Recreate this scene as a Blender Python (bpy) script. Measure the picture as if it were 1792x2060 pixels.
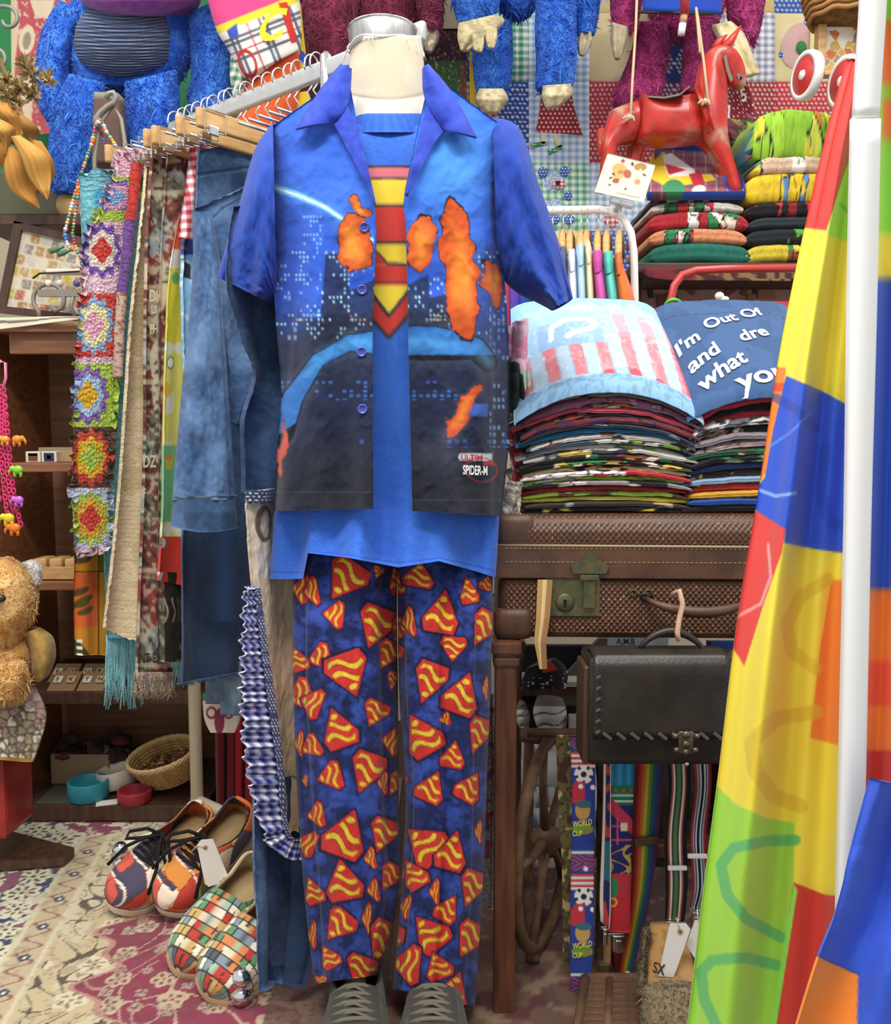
import bpy, bmesh, math, random
import numpy as np
from mathutils import Vector, Matrix

for o in list(bpy.data.objects):
    bpy.data.objects.remove(o, do_unlink=True)
scene = bpy.context.scene
COL = scene.collection
random.seed(7)

# ------------------------------------------------------------------ camera
CAM_H, PITCH, FPX = 0.965, math.radians(5.0), 1793.0
W_PX, H_PX = 1792, 2060
cam_data = bpy.data.cameras.new('camera')
cam_data.sensor_fit = 'HORIZONTAL'
cam_data.sensor_width = 36.0
cam_data.lens = FPX / W_PX * 36.0
cam_data.clip_start = 0.02
cam = bpy.data.objects.new('camera', cam_data)
COL.objects.link(cam)
cam.location = (0, 0, CAM_H)
cam.rotation_euler = (math.radians(90) - PITCH, 0, 0)
scene.camera = cam

# ------------------------------------------------------------------ light
world = bpy.data.worlds.new('room_ambience')
scene.world = world
world.use_nodes = True
world.node_tree.nodes['Background'].inputs[0].default_value = (0.95, 0.97, 1.0, 1)
world.node_tree.nodes['Background'].inputs[1].default_value = 0.68

def ceiling_light(loc, sx, sy, power, col=(1, 0.97, 0.93)):
    l = bpy.data.lights.new('ceiling_panel_light', 'AREA')
    l.shape = 'RECTANGLE'; l.size = sx; l.size_y = sy
    l.energy = power; l.color = col
    o = bpy.data.objects.new('ceiling_panel_light', l)
    o.location = loc
    COL.objects.link(o)
    return o
ceiling_light((-0.25, 0.30, 2.62), 1.3, 0.35, 40)
ceiling_light((0.85, 1.25, 2.62), 0.35, 1.3, 16)
ceiling_light((-0.95, 1.45, 2.62), 0.35, 1.0, 13)

vs = scene.view_settings
vs.view_transform = 'Standard'
vs.look = 'None'
vs.exposure = 0.32
vs.gamma = 1.0
vs.use_curve_mapping = False

# ------------------------------------------------------------------ pixel / world helpers
SP, CP = math.sin(PITCH), math.cos(PITCH)
def ray(px, py):
    px = np.asarray(px, float); py = np.asarray(py, float)
    cx = (px - W_PX / 2) / FPX; cy = -(py - H_PX / 2) / FPX
    return cx, CP + cy * SP, -SP + cy * CP
def pts(px, py, Y):
    dx, dy, dz = ray(px, py)
    t = np.asarray(Y, float) / dy
    return np.stack([dx * t, dy * t, CAM_H + dz * t], -1)
def at(px, py, Y):
    return Vector(pts(px, py, Y).tolist())
def plane_pts(px, py, p0, n):
    dx, dy, dz = ray(px, py)
    t = ((p0[0]) * n[0] + (p0[1]) * n[1] + (p0[2] - CAM_H) * n[2]) / (dx * n[0] + dy * n[1] + dz * n[2])
    return np.stack([dx * t, dy * t, CAM_H + dz * t], -1)
def on_floor(px, py, z=0.0):
    p = plane_pts(px, py, (0, 0, z), (0, 0, 1))
    return Vector(p.tolist())
def zat(py, Y):
    return at(896, py, Y).z
def xat(px, Y):
    return at(px, 873, Y).x

# ------------------------------------------------------------------ colour helpers
def s2l(c):
    c = np.clip(np.asarray(c, float), 0, 255) / 255.0
    g = c.mean(-1, keepdims=True); c = np.clip(g + (c - g) * 0.90, 0, 1)
    return np.where(c <= 0.04045, c / 12.92, ((c + 0.055) / 1.055) ** 2.4)
def hx(h):
    h = h.lstrip('#')
    return (int(h[0:2], 16), int(h[2:4], 16), int(h[4:6], 16))
def RGB(c):
    return hx(c) if isinstance(c, str) else c

def vnoise(x, y, seed=0):
    x = np.asarray(x, float); y = np.asarray(y, float)
    xi = np.floor(x).astype(np.int64); yi = np.floor(y).astype(np.int64)
    xf = x - xi; yf = y - yi
    u = xf * xf * (3 - 2 * xf); v = yf * yf * (3 - 2 * yf)
    def h(a, b):
        n = (a * 374761393 + b * 668265263 + seed * 1442695041) & 0x7fffffff
        n = ((n ^ (n >> 13)) * 1274126177) & 0x7fffffff
        return ((n ^ (n >> 16)) & 0xffff) / 65535.0
    return (h(xi, yi) * (1 - u) + h(xi + 1, yi) * u) * (1 - v) + (h(xi, yi + 1) * (1 - u) + h(xi + 1, yi + 1) * u) * v
def fbm(x, y, seed=0, o=4):
    r = 0; a = 0.5; t = 0
    for i in range(o):
        r = r + a * vnoise(np.asarray(x) * 2 ** i, np.asarray(y) * 2 ** i, seed + i * 17); t += a; a *= 0.5
    return r / t
def cell(x, y, seed=0):
    """voronoi: nearest id (0..1) and border distance"""
    x = np.asarray(x, float); y = np.asarray(y, float)
    xi = np.floor(x).astype(np.int64); yi = np.floor(y).astype(np.int64)
    d1 = np.full(x.shape, 9.0); d2 = np.full(x.shape, 9.0); idn = np.zeros(x.shape)
    def h(a, b, s):
        n = (a * 374761393 + b * 668265263 + (seed + s) * 1442695041) & 0x7fffffff
        n = ((n ^ (n >> 13)) * 1274126177) & 0x7fffffff
        return ((n ^ (n >> 16)) & 0xffff) / 65535.0
    for i in (-1, 0, 1):
        for j in (-1, 0, 1):
            a = xi + i; b = yi + j
            d = np.hypot(a + h(a, b, 1) - x, b + h(a, b, 2) - y)
            m = d < d1
            d2 = np.where(m, d1, np.minimum(d2, d)); idn = np.where(m, h(a, b, 3), idn); d1 = np.where(m, d, d1)
    return idn, d2 - d1
def base(px, c):
    out = np.empty(np.shape(px) + (3,)); out[...] = RGB(c); return out
def paint(c, m, col, a=1.0):
    m = (np.asarray(m, float) * a)[..., None]
    c[...] = c * (1 - m) + np.asarray(RGB(col), float) * m
    return c
def ell(px, py, cx, cy, rx, ry, rot=0):
    a = math.radians(rot); ca, sa = math.cos(a), math.sin(a)
    x = (px - cx) * ca + (py - cy) * sa; y = -(px - cx) * sa + (py - cy) * ca
    return (x / rx) ** 2 + (y / ry) ** 2
def inpoly(px, py, poly):
    r = np.zeros(np.shape(px), bool); n = len(poly); j = n - 1
    for i in range(n):
        xi, yi = poly[i]; xj, yj = poly[j]
        if yi != yj:
            r ^= ((yi > py) != (yj > py)) & (px < (xj - xi) * (py - yi) / (yj - yi) + xi)
        j = i
    return r
def pdist(px, py, line):
    d = np.full(np.shape(px), 1e9)
    for (x0, y0), (x1, y1) in zip(line[:-1], line[1:]):
        vx, vy = x1 - x0, y1 - y0
        t = np.clip(((px - x0) * vx + (py - y0) * vy) / (vx * vx + vy * vy + 1e-9), 0, 1)
        d = np.minimum(d, np.hypot(px - x0 - t * vx, py - y0 - t * vy))
    return d
def sst(a, b, x):
    t = np.clip((x - a) / (b - a), 0, 1); return t * t * (3 - 2 * t)
def gingham(px, py, s, c, w=(250, 250, 250)):
    a = (np.floor(px / s) % 2); b = (np.floor(py / s) % 2)
    k = ((a + b) / 2)[..., None]
    return np.asarray(RGB(w), float) * (1 - k) + np.asarray(RGB(c), float) * k
def dots(px, py, s, r, c, d=(250, 250, 250)):
    row = np.floor(py / s)
    x = (px + (row % 2) * s / 2) % s - s / 2; y = py % s - s / 2
    return paint(base(px, c), np.hypot(x, y) < r, d)

# ------------------------------------------------------------------ materials
MATS = {}
def _new(name):
    m = bpy.data.materials.new(name); m.use_nodes = True
    nt = m.node_tree; b = nt.nodes['Principled BSDF']
    return m, nt, b
def add_bump(nt, b, scale, strength, kind='noise', dist=0.002, detail=4, stretch=None):
    tc = nt.nodes.new('ShaderNodeTexCoord')
    src = tc.outputs['Object']
    if stretch:
        mp = nt.nodes.new('ShaderNodeMapping'); mp.inputs['Scale'].default_value = stretch
        nt.links.new(src, mp.inputs[0]); src = mp.outputs[0]
    if kind == 'wave':
        t = nt.nodes.new('ShaderNodeTexWave'); t.inputs['Scale'].default_value = scale
    else:
        t = nt.nodes.new('ShaderNodeTexNoise'); t.inputs['Scale'].default_value = scale; t.inputs['Detail'].default_value = detail
    nt.links.new(src, t.inputs['Vector'])
    bp = nt.nodes.new('ShaderNodeBump'); bp.inputs['Strength'].default_value = strength; bp.inputs['Distance'].default_value = dist
    nt.links.new(t.outputs['Fac'], bp.inputs['Height'])
    nt.links.new(bp.outputs['Normal'], b.inputs['Normal'])
    return t
def vcmat(kind):
    """material that takes its print from the mesh colour attribute"""
    key = 'vc_' + kind
    if key in MATS: return MATS[key]
    m, nt, b = _new(key)
    a = nt.nodes.new('ShaderNodeAttribute'); a.attribute_name = 'print'
    nt.links.new(a.outputs['Color'], b.inputs['Base Color'])
    rough, sheen, sc, st, di = {'cloth': (0.85, 0.1, 900, 0.25, 0.0006), 'denim': (0.9, 0.1, 700, 0.6, 0.001), 'knit': (0.95, 0.3, 260, 0.8, 0.004),
                                'fur': (0.8, 0.2, 300, 0.3, 0.002), 'gloss': (0.28, 0, 60, 0.08, 0.001), 'satin': (0.55, 0.15, 500, 0.1, 0.0005),
                                'rug': (0.95, 0.2, 600, 0.7, 0.003), 'leather': (0.42, 0, 320, 0.35, 0.001), 'paper': (0.8, 0, 300, 0.1, 0.0005)}[kind]
    b.inputs['Roughness'].default_value = rough
    b.inputs['Sheen Weight'].default_value = sheen
    b.inputs['Specular IOR Level'].default_value = 0.5 if kind in ('gloss', 'leather') else 0.2
    add_bump(nt, b, sc, st, dist=di, detail=2)
    MATS[key] = m
    return m
def mat(name, c, rough=0.6, metal=0.0, bump=None, var=0.0, vscale=20, c2=None, stretch=None, trans=0.0, alpha=1.0, emit=0.0):
    if name in MATS: return MATS[name]
    m, nt, b = _new(name)
    lin = tuple(s2l(RGB(c))) + (1,)
    b.inputs['Base Color'].default_value = lin
    b.inputs['Roughness'].default_value = rough
    b.inputs['Metallic'].default_value = metal
    if rough > 0.7: b.inputs['Specular IOR Level'].default_value = 0.25
    if var > 0 or c2 is not None:
        l2 = tuple(s2l(RGB(c2))) + (1,) if c2 is not None else tuple(x * (1 - var) for x in lin[:3]) + (1,)
        tc = nt.nodes.new('ShaderNodeTexCoord'); mp = nt.nodes.new('ShaderNodeMapping')
        if stretch: mp.inputs['Scale'].default_value = stretch
        nz = nt.nodes.new('ShaderNodeTexNoise'); nz.inputs['Scale'].default_value = vscale; nz.inputs['Detail'].default_value = 5
        rp = nt.nodes.new('ShaderNodeValToRGB'); rp.color_ramp.elements[0].position = 0.35; rp.color_ramp.elements[1].position = 0.65
        rp.color_ramp.elements[0].color = lin; rp.color_ramp.elements[1].color = l2
        nt.links.new(tc.outputs['Object'], mp.inputs[0]); nt.links.new(mp.outputs[0], nz.inputs['Vector'])
        nt.links.new(nz.outputs['Fac'], rp.inputs[0]); nt.links.new(rp.outputs[0], b.inputs['Base Color'])
    if bump: add_bump(nt, b, bump[0], bump[1], dist=bump[2] if len(bump) > 2 else 0.002, stretch=stretch)
    if trans: b.inputs['Transmission Weight'].default_value = trans
    if alpha < 1: b.inputs['Alpha'].default_value = alpha
    if emit:
        b.inputs['Emission Color'].default_value = lin; b.inputs['Emission Strength'].default_value = emit
    MATS[name] = m
    return m
def paintm(c, rough=0.5, metal=0.0):
    c = RGB(c)
    return mat('plain_%02x%02x%02x_%d_%d' % (int(c[0]), int(c[1]), int(c[2]), int(rough * 100), int(metal * 10)), c, rough, metal)

M_WHITE = mat('white_enamel', '#f2f1ea', 0.3)
M_CREAM_TUBE = mat('cream_tube', '#e8dfc0', 0.35)
M_CHROME = mat('chrome', '#d8d8d8', 0.15, 1.0)
M_STEEL = mat('brushed_steel', '#c9c6c0', 0.3, 1.0, var=0.25, vscale=6, stretch=(60, 60, 1))
M_DARKMETAL = mat('dark_metal', '#3d3731', 0.45, 0.6)
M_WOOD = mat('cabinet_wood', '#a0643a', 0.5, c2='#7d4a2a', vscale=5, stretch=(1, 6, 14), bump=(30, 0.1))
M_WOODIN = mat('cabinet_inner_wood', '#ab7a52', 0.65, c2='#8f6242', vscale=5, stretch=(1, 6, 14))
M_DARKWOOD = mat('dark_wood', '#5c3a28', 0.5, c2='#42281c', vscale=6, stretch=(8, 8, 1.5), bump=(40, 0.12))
M_POSTWOOD = mat('post_wood', '#6d3f26', 0.35, c2='#4c2817', vscale=7, stretch=(10, 10, 1.2), bump=(40, 0.1))
M_PALEWOOD = mat('pale_wood', '#d9ab6c', 0.5, c2='#c4924f', vscale=8, stretch=(3, 3, 12))
M_IRON = mat('rusty_iron', '#7a583c', 0.7, 0.2, c2='#5a3c28', vscale=30, bump=(120, 0.4))

# ------------------------------------------------------------------ objects
CENTER = {}
ROOTS = []
def tag(o, label, cat=None, group=None, kind=None):
    if label: o['label'] = label
    if cat: o['category'] = cat
    if group: o['group'] = group
    if kind: o['kind'] = kind
    return o
def thing(name, label, cat, group=None):
    o = bpy.data.objects.new(name, None)
    o.empty_display_size = 0.05
    COL.objects.link(o); tag(o, label, cat, group)
    CENTER[o] = Vector((0, 0, 0)); ROOTS.append(o)
    return o
def link_mesh(name, me, material, parent=None, smooth=True, smooth_angle=None):
    n = len(me.vertices)
    co = np.empty(n * 3); me.vertices.foreach_get('co', co); co = co.reshape(-1, 3)
    c = (co.min(0) + co.max(0)) / 2
    me.vertices.foreach_set('co', (co - c).ravel())
    if material is not None:
        me.materials.clear(); me.materials.append(material)
    if smooth: me.polygons.foreach_set('use_smooth', np.ones(len(me.polygons), bool))
    me.update()
    o = bpy.data.objects.new(name, me)
    COL.objects.link(o)
    c = Vector(c.tolist()); CENTER[o] = c
    if parent is not None:
        o.parent = parent; o.location = c - CENTER[parent]
    else:
        o.location = c
    return o
def settle_roots():
    for r in ROOTS:
        mn = Vector((1e9,) * 3); mx = Vector((-1e9,) * 3)
        for ch in r.children:
            c = CENTER[ch]
            bb = [Vector(b) for b in ch.bound_box]
            for b in bb:
                p = ch.rotation_euler.to_matrix() @ b + c
                for i in range(3):
                    mn[i] = min(mn[i], p[i]); mx[i] = max(mx[i], p[i])
        loc = Vector(((mn.x + mx.x) / 2, (mn.y + mx.y) / 2, mn.z))
        old = CENTER[r]
        for ch in r.children: ch.location = ch.location - (loc - old)
        r.location = loc; CENTER[r] = loc
def raw_mesh(name, V, quads, tris=None, col=None):
    V = np.asarray(V, float); quads = np.asarray(quads, np.int32).reshape(-1, 4)
    me = bpy.data.meshes.new(name)
    nt_ = 0 if tris is None else len(tris)
    loops = quads.ravel()
    starts = np.arange(len(quads)) * 4
    if nt_:
        tris = np.asarray(tris, np.int32).reshape(-1, 3)
        starts = np.concatenate([starts, len(loops) + np.arange(nt_) * 3])
        loops = np.concatenate([loops, tris.ravel()])
    me.vertices.add(len(V)); me.vertices.foreach_set('co', V.ravel())
    me.loops.add(len(loops)); me.loops.foreach_set('vertex_index', loops.astype(np.int32))
    me.polygons.add(len(starts)); me.polygons.foreach_set('loop_start', starts.astype(np.int32))
    me.update(calc_edges=True)
    me.validate()
    if col is not None: set_col(me, col)
    return me
def set_col(me, col):
    """col: (N,3) sRGB 0..255 per vertex"""
    lin = s2l(col).reshape(-1, 3)
    a = me.color_attributes.new('print', 'FLOAT_COLOR', 'POINT')
    d = np.ones((len(lin), 4), np.float32); d[:, :3] = lin
    a.data.foreach_set('color', d.ravel())
def grid_quads(nv, nu, closed=False):
    i = np.arange(nv - 1)[:, None]; j = np.arange(nu if closed else nu - 1)[None, :]
    j2 = (j + 1) % nu
    return np.stack([i * nu + j, i * nu + j2, (i + 1) * nu + j2, (i + 1) * nu + j], -1).reshape(-1, 4)
def edge(p, t):
    """Catmull-Rom through pixel points p (k,2), t in 0..1 by index"""
    p = np.asarray(p, float); n = len(p)
    if n == 2: return p[0] + (p[1] - p[0]) * t[:, None]
    x = t * (n - 1); i = np.clip(np.floor(x).astype(int), 0, n - 2); f = (x - i)[:, None]
    p0 = p[np.clip(i - 1, 0, n - 1)]; p1 = p[i]; p2 = p[i + 1]; p3 = p[np.clip(i + 2, 0, n - 1)]
    return 0.5 * (2 * p1 + (p2 - p0) * f + (2 * p0 - 5 * p1 + 4 * p2 - p3) * f * f + (3 * p1 - p0 - 3 * p2 + p3) * f ** 3)
def val(v, t):
    if np.isscalar(v): return np.full(len(t), float(v))
    v = np.asarray(v, float)
    return np.interp(t * (len(v) - 1), np.arange(len(v)), v)
def solid(o, th, off=-1.0):
    m = o.modifiers.new('thickness', 'SOLIDIFY'); m.thickness = th; m.offset = off
    if len(o.data.polygons) > 3500: m.use_rim_only = True
    return o

def aa(col, px, py, U, T):
    """print sampled four times per mesh cell, so that edges stay smooth"""
    if px.size < 2500: return col(px, py, U, T)
    gu = [np.gradient(q, axis=1) for q in (px, py, U)]; gt = [np.gradient(q, axis=0) for q in (px, py, T)]
    r = 0
    for a, b in ((-.36, -.18), (.18, -.36), (.36, .18), (-.18, .36)):
        r = r + col(px + a * gu[0] + b * gt[0], py + a * gu[1] + b * gt[1], U + a * gu[2], T + b * gt[2]) * .25
    return r
def psheet(name, L, R, Y, col=None, material=None, parent=None, nu=40, nv=80, fold=None, plane=None, thick=0.004, kind='cloth', hem=None):
    """cloth sheet spanned between the two edges L and R (lists of picture points) lying at distance Y
       (number, list along the sheet, or fn(px,py,u,v)) or in the vertical plane (p0, n); fold moves it towards the viewer"""
    t = np.linspace(0, 1, nv); u = np.linspace(0, 1, nu)
    l = edge(L, t); r = edge(R, t)
    P = l[:, None, :] * (1 - u)[None, :, None] + r[:, None, :] * u[None, :, None]
    U, T = np.meshgrid(u, t)
    px, py = P[..., 0], P[..., 1]
    if hem is not None: py = py + hem(U) * T ** 6
    if plane is not None:
        V = plane_pts(px, py, *plane); n = np.asarray(plane[1], float)
        if fold is not None: V = V + fold(U, T)[..., None] * n
    else:
        y = Y(px, py, U, T) if callable(Y) else np.broadcast_to(val(Y, t)[:, None], px.shape)
        if fold is not None: y = y - fold(U, T)
        V = pts(px, py, y)
    c = None
    if callable(col): c = aa(col, px, py, U, T); material = vcmat(kind)
    elif col is not None: c = base(px, col); material = vcmat(kind)
    me = raw_mesh(name, V.reshape(-1, 3), grid_quads(nv, nu), col=None if c is None else c.reshape(-1, 3))
    o = link_mesh(name, me, material, parent)
    if thick: solid(o, thick, -1.0)
    return o
def ptube(name, L, R, Y, b, col=None, material=None, parent=None, nf=30, nb=16, nv=60, fold=None, cap=(False, False), kind='cloth', pw=1.0, bb=None, thick=0, hem=None):
    """closed sleeve / leg / body between two outline edges: elliptical section, centre distance Y, half depth b"""
    t = np.linspace(0, 1, nv)
    a = np.concatenate([np.linspace(math.pi, 0, nf), np.linspace(0, -math.pi, nb + 2)[1:-1]])
    l = edge(L, t); r = edge(R, t)
    cs = np.cos(a); u = (cs + 1) / 2
    P = l[:, None, :] * (1 - u)[None, :, None] + r[:, None, :] * u[None, :, None]
    U, T = np.meshgrid(u, t)
    sn = np.sign(np.sin(a)) * np.abs(np.sin(a)) ** pw
    Yc = val(Y, t)[:, None]; B = val(b, t)[:, None] * np.ones_like(U); Bk = B if bb is None else val(bb, t)[:, None] * np.ones_like(U)
    px, py = P[..., 0], P[..., 1]
    if hem is not None: py = py + hem(U) * T ** 8
    off = np.where(sn >= 0, B * sn, Bk * sn)
    if fold is not None: off = off + fold(U, T) * (sn > 0.02)
    yf = Yc - off
    V = np.where((sn >= 0)[None, :, None], pts(px, py, yf), 0)
    Vb = pts(px, py, Yc * np.ones_like(px)); Vb[..., 1] = yf
    V = np.where((sn >= 0)[None, :, None], V, Vb)
    nu = len(a)
    V = V.reshape(-1, 3); q = grid_quads(nv, nu, True); tris = []
    c = None
    if callable(col): c = aa(col, px, py, U, T).reshape(-1, 3); material = vcmat(kind)
    elif col is not None: c = base(px, col).reshape(-1, 3); material = vcmat(kind)
    for k, row in ((0, 0), (1, nv - 1)):
        if cap[k]:
            ci = len(V); V = np.vstack([V, V[row * nu:(row + 1) * nu].mean(0)])
            if c is not None: c = np.vstack([c, c[row * nu:(row + 1) * nu].mean(0)])
            for j in range(nu):
                x, y_ = row * nu + j, row * nu + (j + 1) % nu
                tris.append((ci, x, y_) if k else (ci, y_, x))
    me = raw_mesh(name, V, q, tris or None, c)
    o = link_mesh(name, me, material, parent)
    if thick: solid(o, thick, -1)
    return o

class MB:
    """collects simple shapes into one mesh"""
    def __init__(s): s.v = []; s.f = []; s.c = []
    def add(s, V, F, c=None):
        o = len(s.v); s.v += [tuple(x) for x in V]; s.f += [tuple(i + o for i in f) for f in F]
        s.c += [RGB(c) if c is not None else (200, 200, 200)] * len(V)
        return s
    def box(s, ctr, size, rot=None, c=None, bev=0.0):
        bm = bmesh.new(); bmesh.ops.create_cube(bm, size=1)
        for v in bm.verts: v.co = Vector((v.co.x * size[0], v.co.y * size[1], v.co.z * size[2]))
        if bev: bmesh.ops.bevel(bm, geom=list(bm.edges), offset=bev, segments=2, affect='EDGES', profile=0.6)
        R = rot if rot is not None else Matrix.Identity(3)
        V = [R @ v.co + Vector(ctr) for v in bm.verts]; bm.verts.index_update()
        F = [[v.index for v in f.verts] for f in bm.faces]; bm.free()
        return s.add(V, F, c)
    def tube(s, path, r, n=8, c=None, caps=True, closed=False):
        P = [Vector(p) for p in path]; m = len(P)
        rs = [r] * m if np.isscalar(r) else list(r)
        V = []; F = []
        up = None
        for i in range(m):
            if closed: d = P[(i + 1) % m] - P[i - 1]
            else: d = P[min(i + 1, m - 1)] - P[max(i - 1, 0)]
            if d.length < 1e-9: d = Vector((0, 0, 1))
            d.normalize()
            if up is None:
                up = Vector((0, 0, 1)) if abs(d.z) < 0.9 else Vector((0, 1, 0))
            a = d.cross(up)
            if a.length < 1e-6: a = d.cross(Vector((1, 0, 0)))
            a.normalize(); b = a.cross(d); up = b
            for k in range(n):
                t = 2 * math.pi * k / n
                V.append(P[i] + (a * math.cos(t) + b * math.sin(t)) * rs[i])
        for i in range(m if closed else m - 1):
            for k in range(n):
                i2 = (i + 1) % m
                F.append((i * n + k, i * n + (k + 1) % n, i2 * n + (k + 1) % n, i2 * n + k))
        if caps and not closed:
            F.append(tuple(range(n))[::-1]); F.append(tuple((m - 1) * n + k for k in range(n)))
        return s.add(V, F, c)
    def ball(s, ctr, r, c=None, nu=12, nv=8, rot=None):
        r = (r, r, r) if np.isscalar(r) else r
        V = []; F = []
        for i in range(nv + 1):
            p = math.pi * i / nv
            for k in range(nu):
                t = 2 * math.pi * k / nu
                q = Vector((r[0] * math.sin(p) * math.cos(t), r[1] * math.sin(p) * math.sin(t), r[2] * math.cos(p)))
                V.append((rot @ q if rot is not None else q) + Vector(ctr))
        for i in range(nv):
            for k in range(nu):
                F.append((i * nu + k, (i + 1) * nu + k, (i + 1) * nu + (k + 1) % nu, i * nu + (k + 1) % nu))
        return s.add(V, F, c)
    def lathe(s, ctr, prof, n=24, c=None, rot=None):
        V = []; F = []
        for (r, z) in prof:
            for k in range(n):
                t = 2 * math.pi * k / n
                q = Vector((r * math.cos(t), r * math.sin(t), z))
                V.append((rot @ q if rot is not None else q) + Vector(ctr))
        for i in range(len(prof) - 1):
            for k in range(n):
                F.append((i * n + k, i * n + (k + 1) % n, (i + 1) * n + (k + 1) % n, (i + 1) * n + k))
        F.append(tuple(range(n))[::-1]); F.append(tuple((len(prof) - 1) * n + k for k in range(n)))
        return s.add(V, F, c)
    def prism(s, poly, d, c=None):
        """poly: list of 3d points, extruded by vector d"""
        d = Vector(d); n = len(poly)
        V = [Vector(p) for p in poly] + [Vector(p) + d for p in poly]
        F = [tuple(range(n)), tuple(range(n, 2 * n))[::-1]] + [(i, i + n, (i + 1) % n + n, (i + 1) % n) for i in range(n)]
        return s.add(V, F, c)
    def strip(s, path, wv, th, c=None):
        """flat band along path; wv: half-width vector, th: thickness vector"""
        V = []; F = []; m = len(path); wv = Vector(wv); th = Vector(th)
        for p in path:
            p = Vector(p); V += [p - wv, p + wv, p + wv + th, p - wv + th]
        for i in range(m - 1):
            for k in range(4):
                F.append((i * 4 + k, i * 4 + (k + 1) % 4, i * 4 + 4 + (k + 1) % 4, i * 4 + 4 + k))
        F.append((0, 1, 2, 3)); F.append(tuple((m - 1) * 4 + k for k in (3, 2, 1, 0)))
        return s.add(V, F, c)
    def build(s, name, material=None, parent=None, smooth=False, vc=None):
        me = bpy.data.meshes.new(name)
        me.from_pydata(s.v, [], s.f); me.update()
        bm = bmesh.new(); bm.from_mesh(me); bmesh.ops.recalc_face_normals(bm, faces=bm.faces); bm.to_mesh(me); bm.free()
        if vc: set_col(me, np.array(s.c, float)); material = vcmat(vc)
        return link_mesh(name, me, material, parent, smooth)

def skin_mesh(name, V, E, sub=2, smooth_it=0):
    """continuous body grown from a skeleton: V = [(pos, radius or (rx, ry))], E = edges"""
    me = bpy.data.meshes.new(name)
    me.from_pydata([tuple(p) for p, r in V], E, []); me.update()
    o = bpy.data.objects.new(name, me); COL.objects.link(o)
    sk = o.modifiers.new('skin', 'SKIN'); sk.use_smooth_shade = True
    for i, (p, r) in enumerate(V):
        d = me.skin_vertices[0].data[i]
        d.radius = (r, r) if np.isscalar(r) else r
        d.use_root = (i == 0)
    ss = o.modifiers.new('sub', 'SUBSURF'); ss.levels = sub; ss.render_levels = sub
    dg = bpy.context.evaluated_depsgraph_get()
    dg.update()
    m2 = bpy.data.meshes.new_from_object(o.evaluated_get(dg))
    bpy.data.objects.remove(o, do_unlink=True)
    m2.name = name
    return m2
def mesh_arrays(me):
    co = np.empty(len(me.vertices) * 3); me.vertices.foreach_get('co', co)
    no = np.empty(len(me.vertices) * 3); me.vertices.foreach_get('normal', no)
    return co.reshape(-1, 3), no.reshape(-1, 3)
def color_mesh(me, fn, kind, name, parent=None):
    co, no = mesh_arrays(me)
    set_col(me, fn(co, no))
    return link_mesh(name, me, vcmat(kind), parent)
def fur_on(o, n, length, c1, c2, parent, droop=0.5, seed=1, name='fur', keep=None, width=0.0022):
    """tufts of pile as real blades on the mesh object o (world = CENTER + local)"""
    rng = np.random.default_rng(seed)
    me = o.data; me.calc_loop_triangles()
    co, no = mesh_arrays(me)
    co = co + np.array(CENTER[o])
    tri = np.empty(len(me.loop_triangles) * 3, np.int32); me.loop_triangles.foreach_get('vertices', tri); tri = tri.reshape(-1, 3)
    A, B, C = co[tri[:, 0]], co[tri[:, 1]], co[tri[:, 2]]
    ar = np.linalg.norm(np.cross(B - A, C - A), axis=1)
    fn_ = np.cross(B - A, C - A); 
    if keep is not None:
        ar = ar * keep((A + B + C) / 3)
    k = rng.choice(len(tri), n, p=ar / ar.sum())
    r1 = np.sqrt(rng.random(n))[:, None]; r2 = rng.random(n)[:, None]
    P = A[k] * (1 - r1) + B[k] * r1 * (1 - r2) + C[k] * r1 * r2
    N = no[tri[k, 0]] + no[tri[k, 1]] + no[tri[k, 2]]; N /= np.linalg.norm(N, axis=1)[:, None] + 1e-9
    cl = np.stack([fbm(P[:, 0] * 45, P[:, 2] * 45 + P[:, 1] * 30, seed + s, 2) - 0.5 for s in (1, 2, 3)], -1) * 2.2
    D = N * 0.75 + cl + rng.normal(0, 0.22, (n, 3)) + np.array([0, 0, -droop])
    D /= np.linalg.norm(D, axis=1)[:, None]
    Lh = length * (0.6 + 0.7 * rng.random(n))[:, None]
    S = np.cross(D, rng.normal(0, 1, (n, 3))); S /= np.linalg.norm(S, axis=1)[:, None]
    S *= width
    mid = P + D * Lh * 0.55; D2 = D + np.array([0, 0, -droop * 0.7]); tip = mid + D2 / np.linalg.norm(D2, axis=1)[:, None] * Lh * 0.5
    P = P - N * 0.003
    V = np.stack([P - S, P + S, mid - S * 0.8, mid + S * 0.8, tip], 1).reshape(-1, 3)
    i = np.arange(n)[:, None] * 5
    q = i + np.array([[0, 1, 3, 2]]); t = i + np.array([[2, 3, 4]])
    mix = np.clip(fbm(P[:, 0] * 30, P[:, 2] * 30, seed + 9, 3) * 1.3 - 0.15 + rng.normal(0, 0.16, n), 0, 1)[:, None]
    c = np.array(RGB(c1)) * (1 - mix) + np.array(RGB(c2)) * mix
    me2 = raw_mesh(name, V, q, t, np.repeat(c, 5, 0))
    f = link_mesh(name, me2, vcmat('fur'), parent)
    f['kind'] = 'stuff'
    return f

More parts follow.
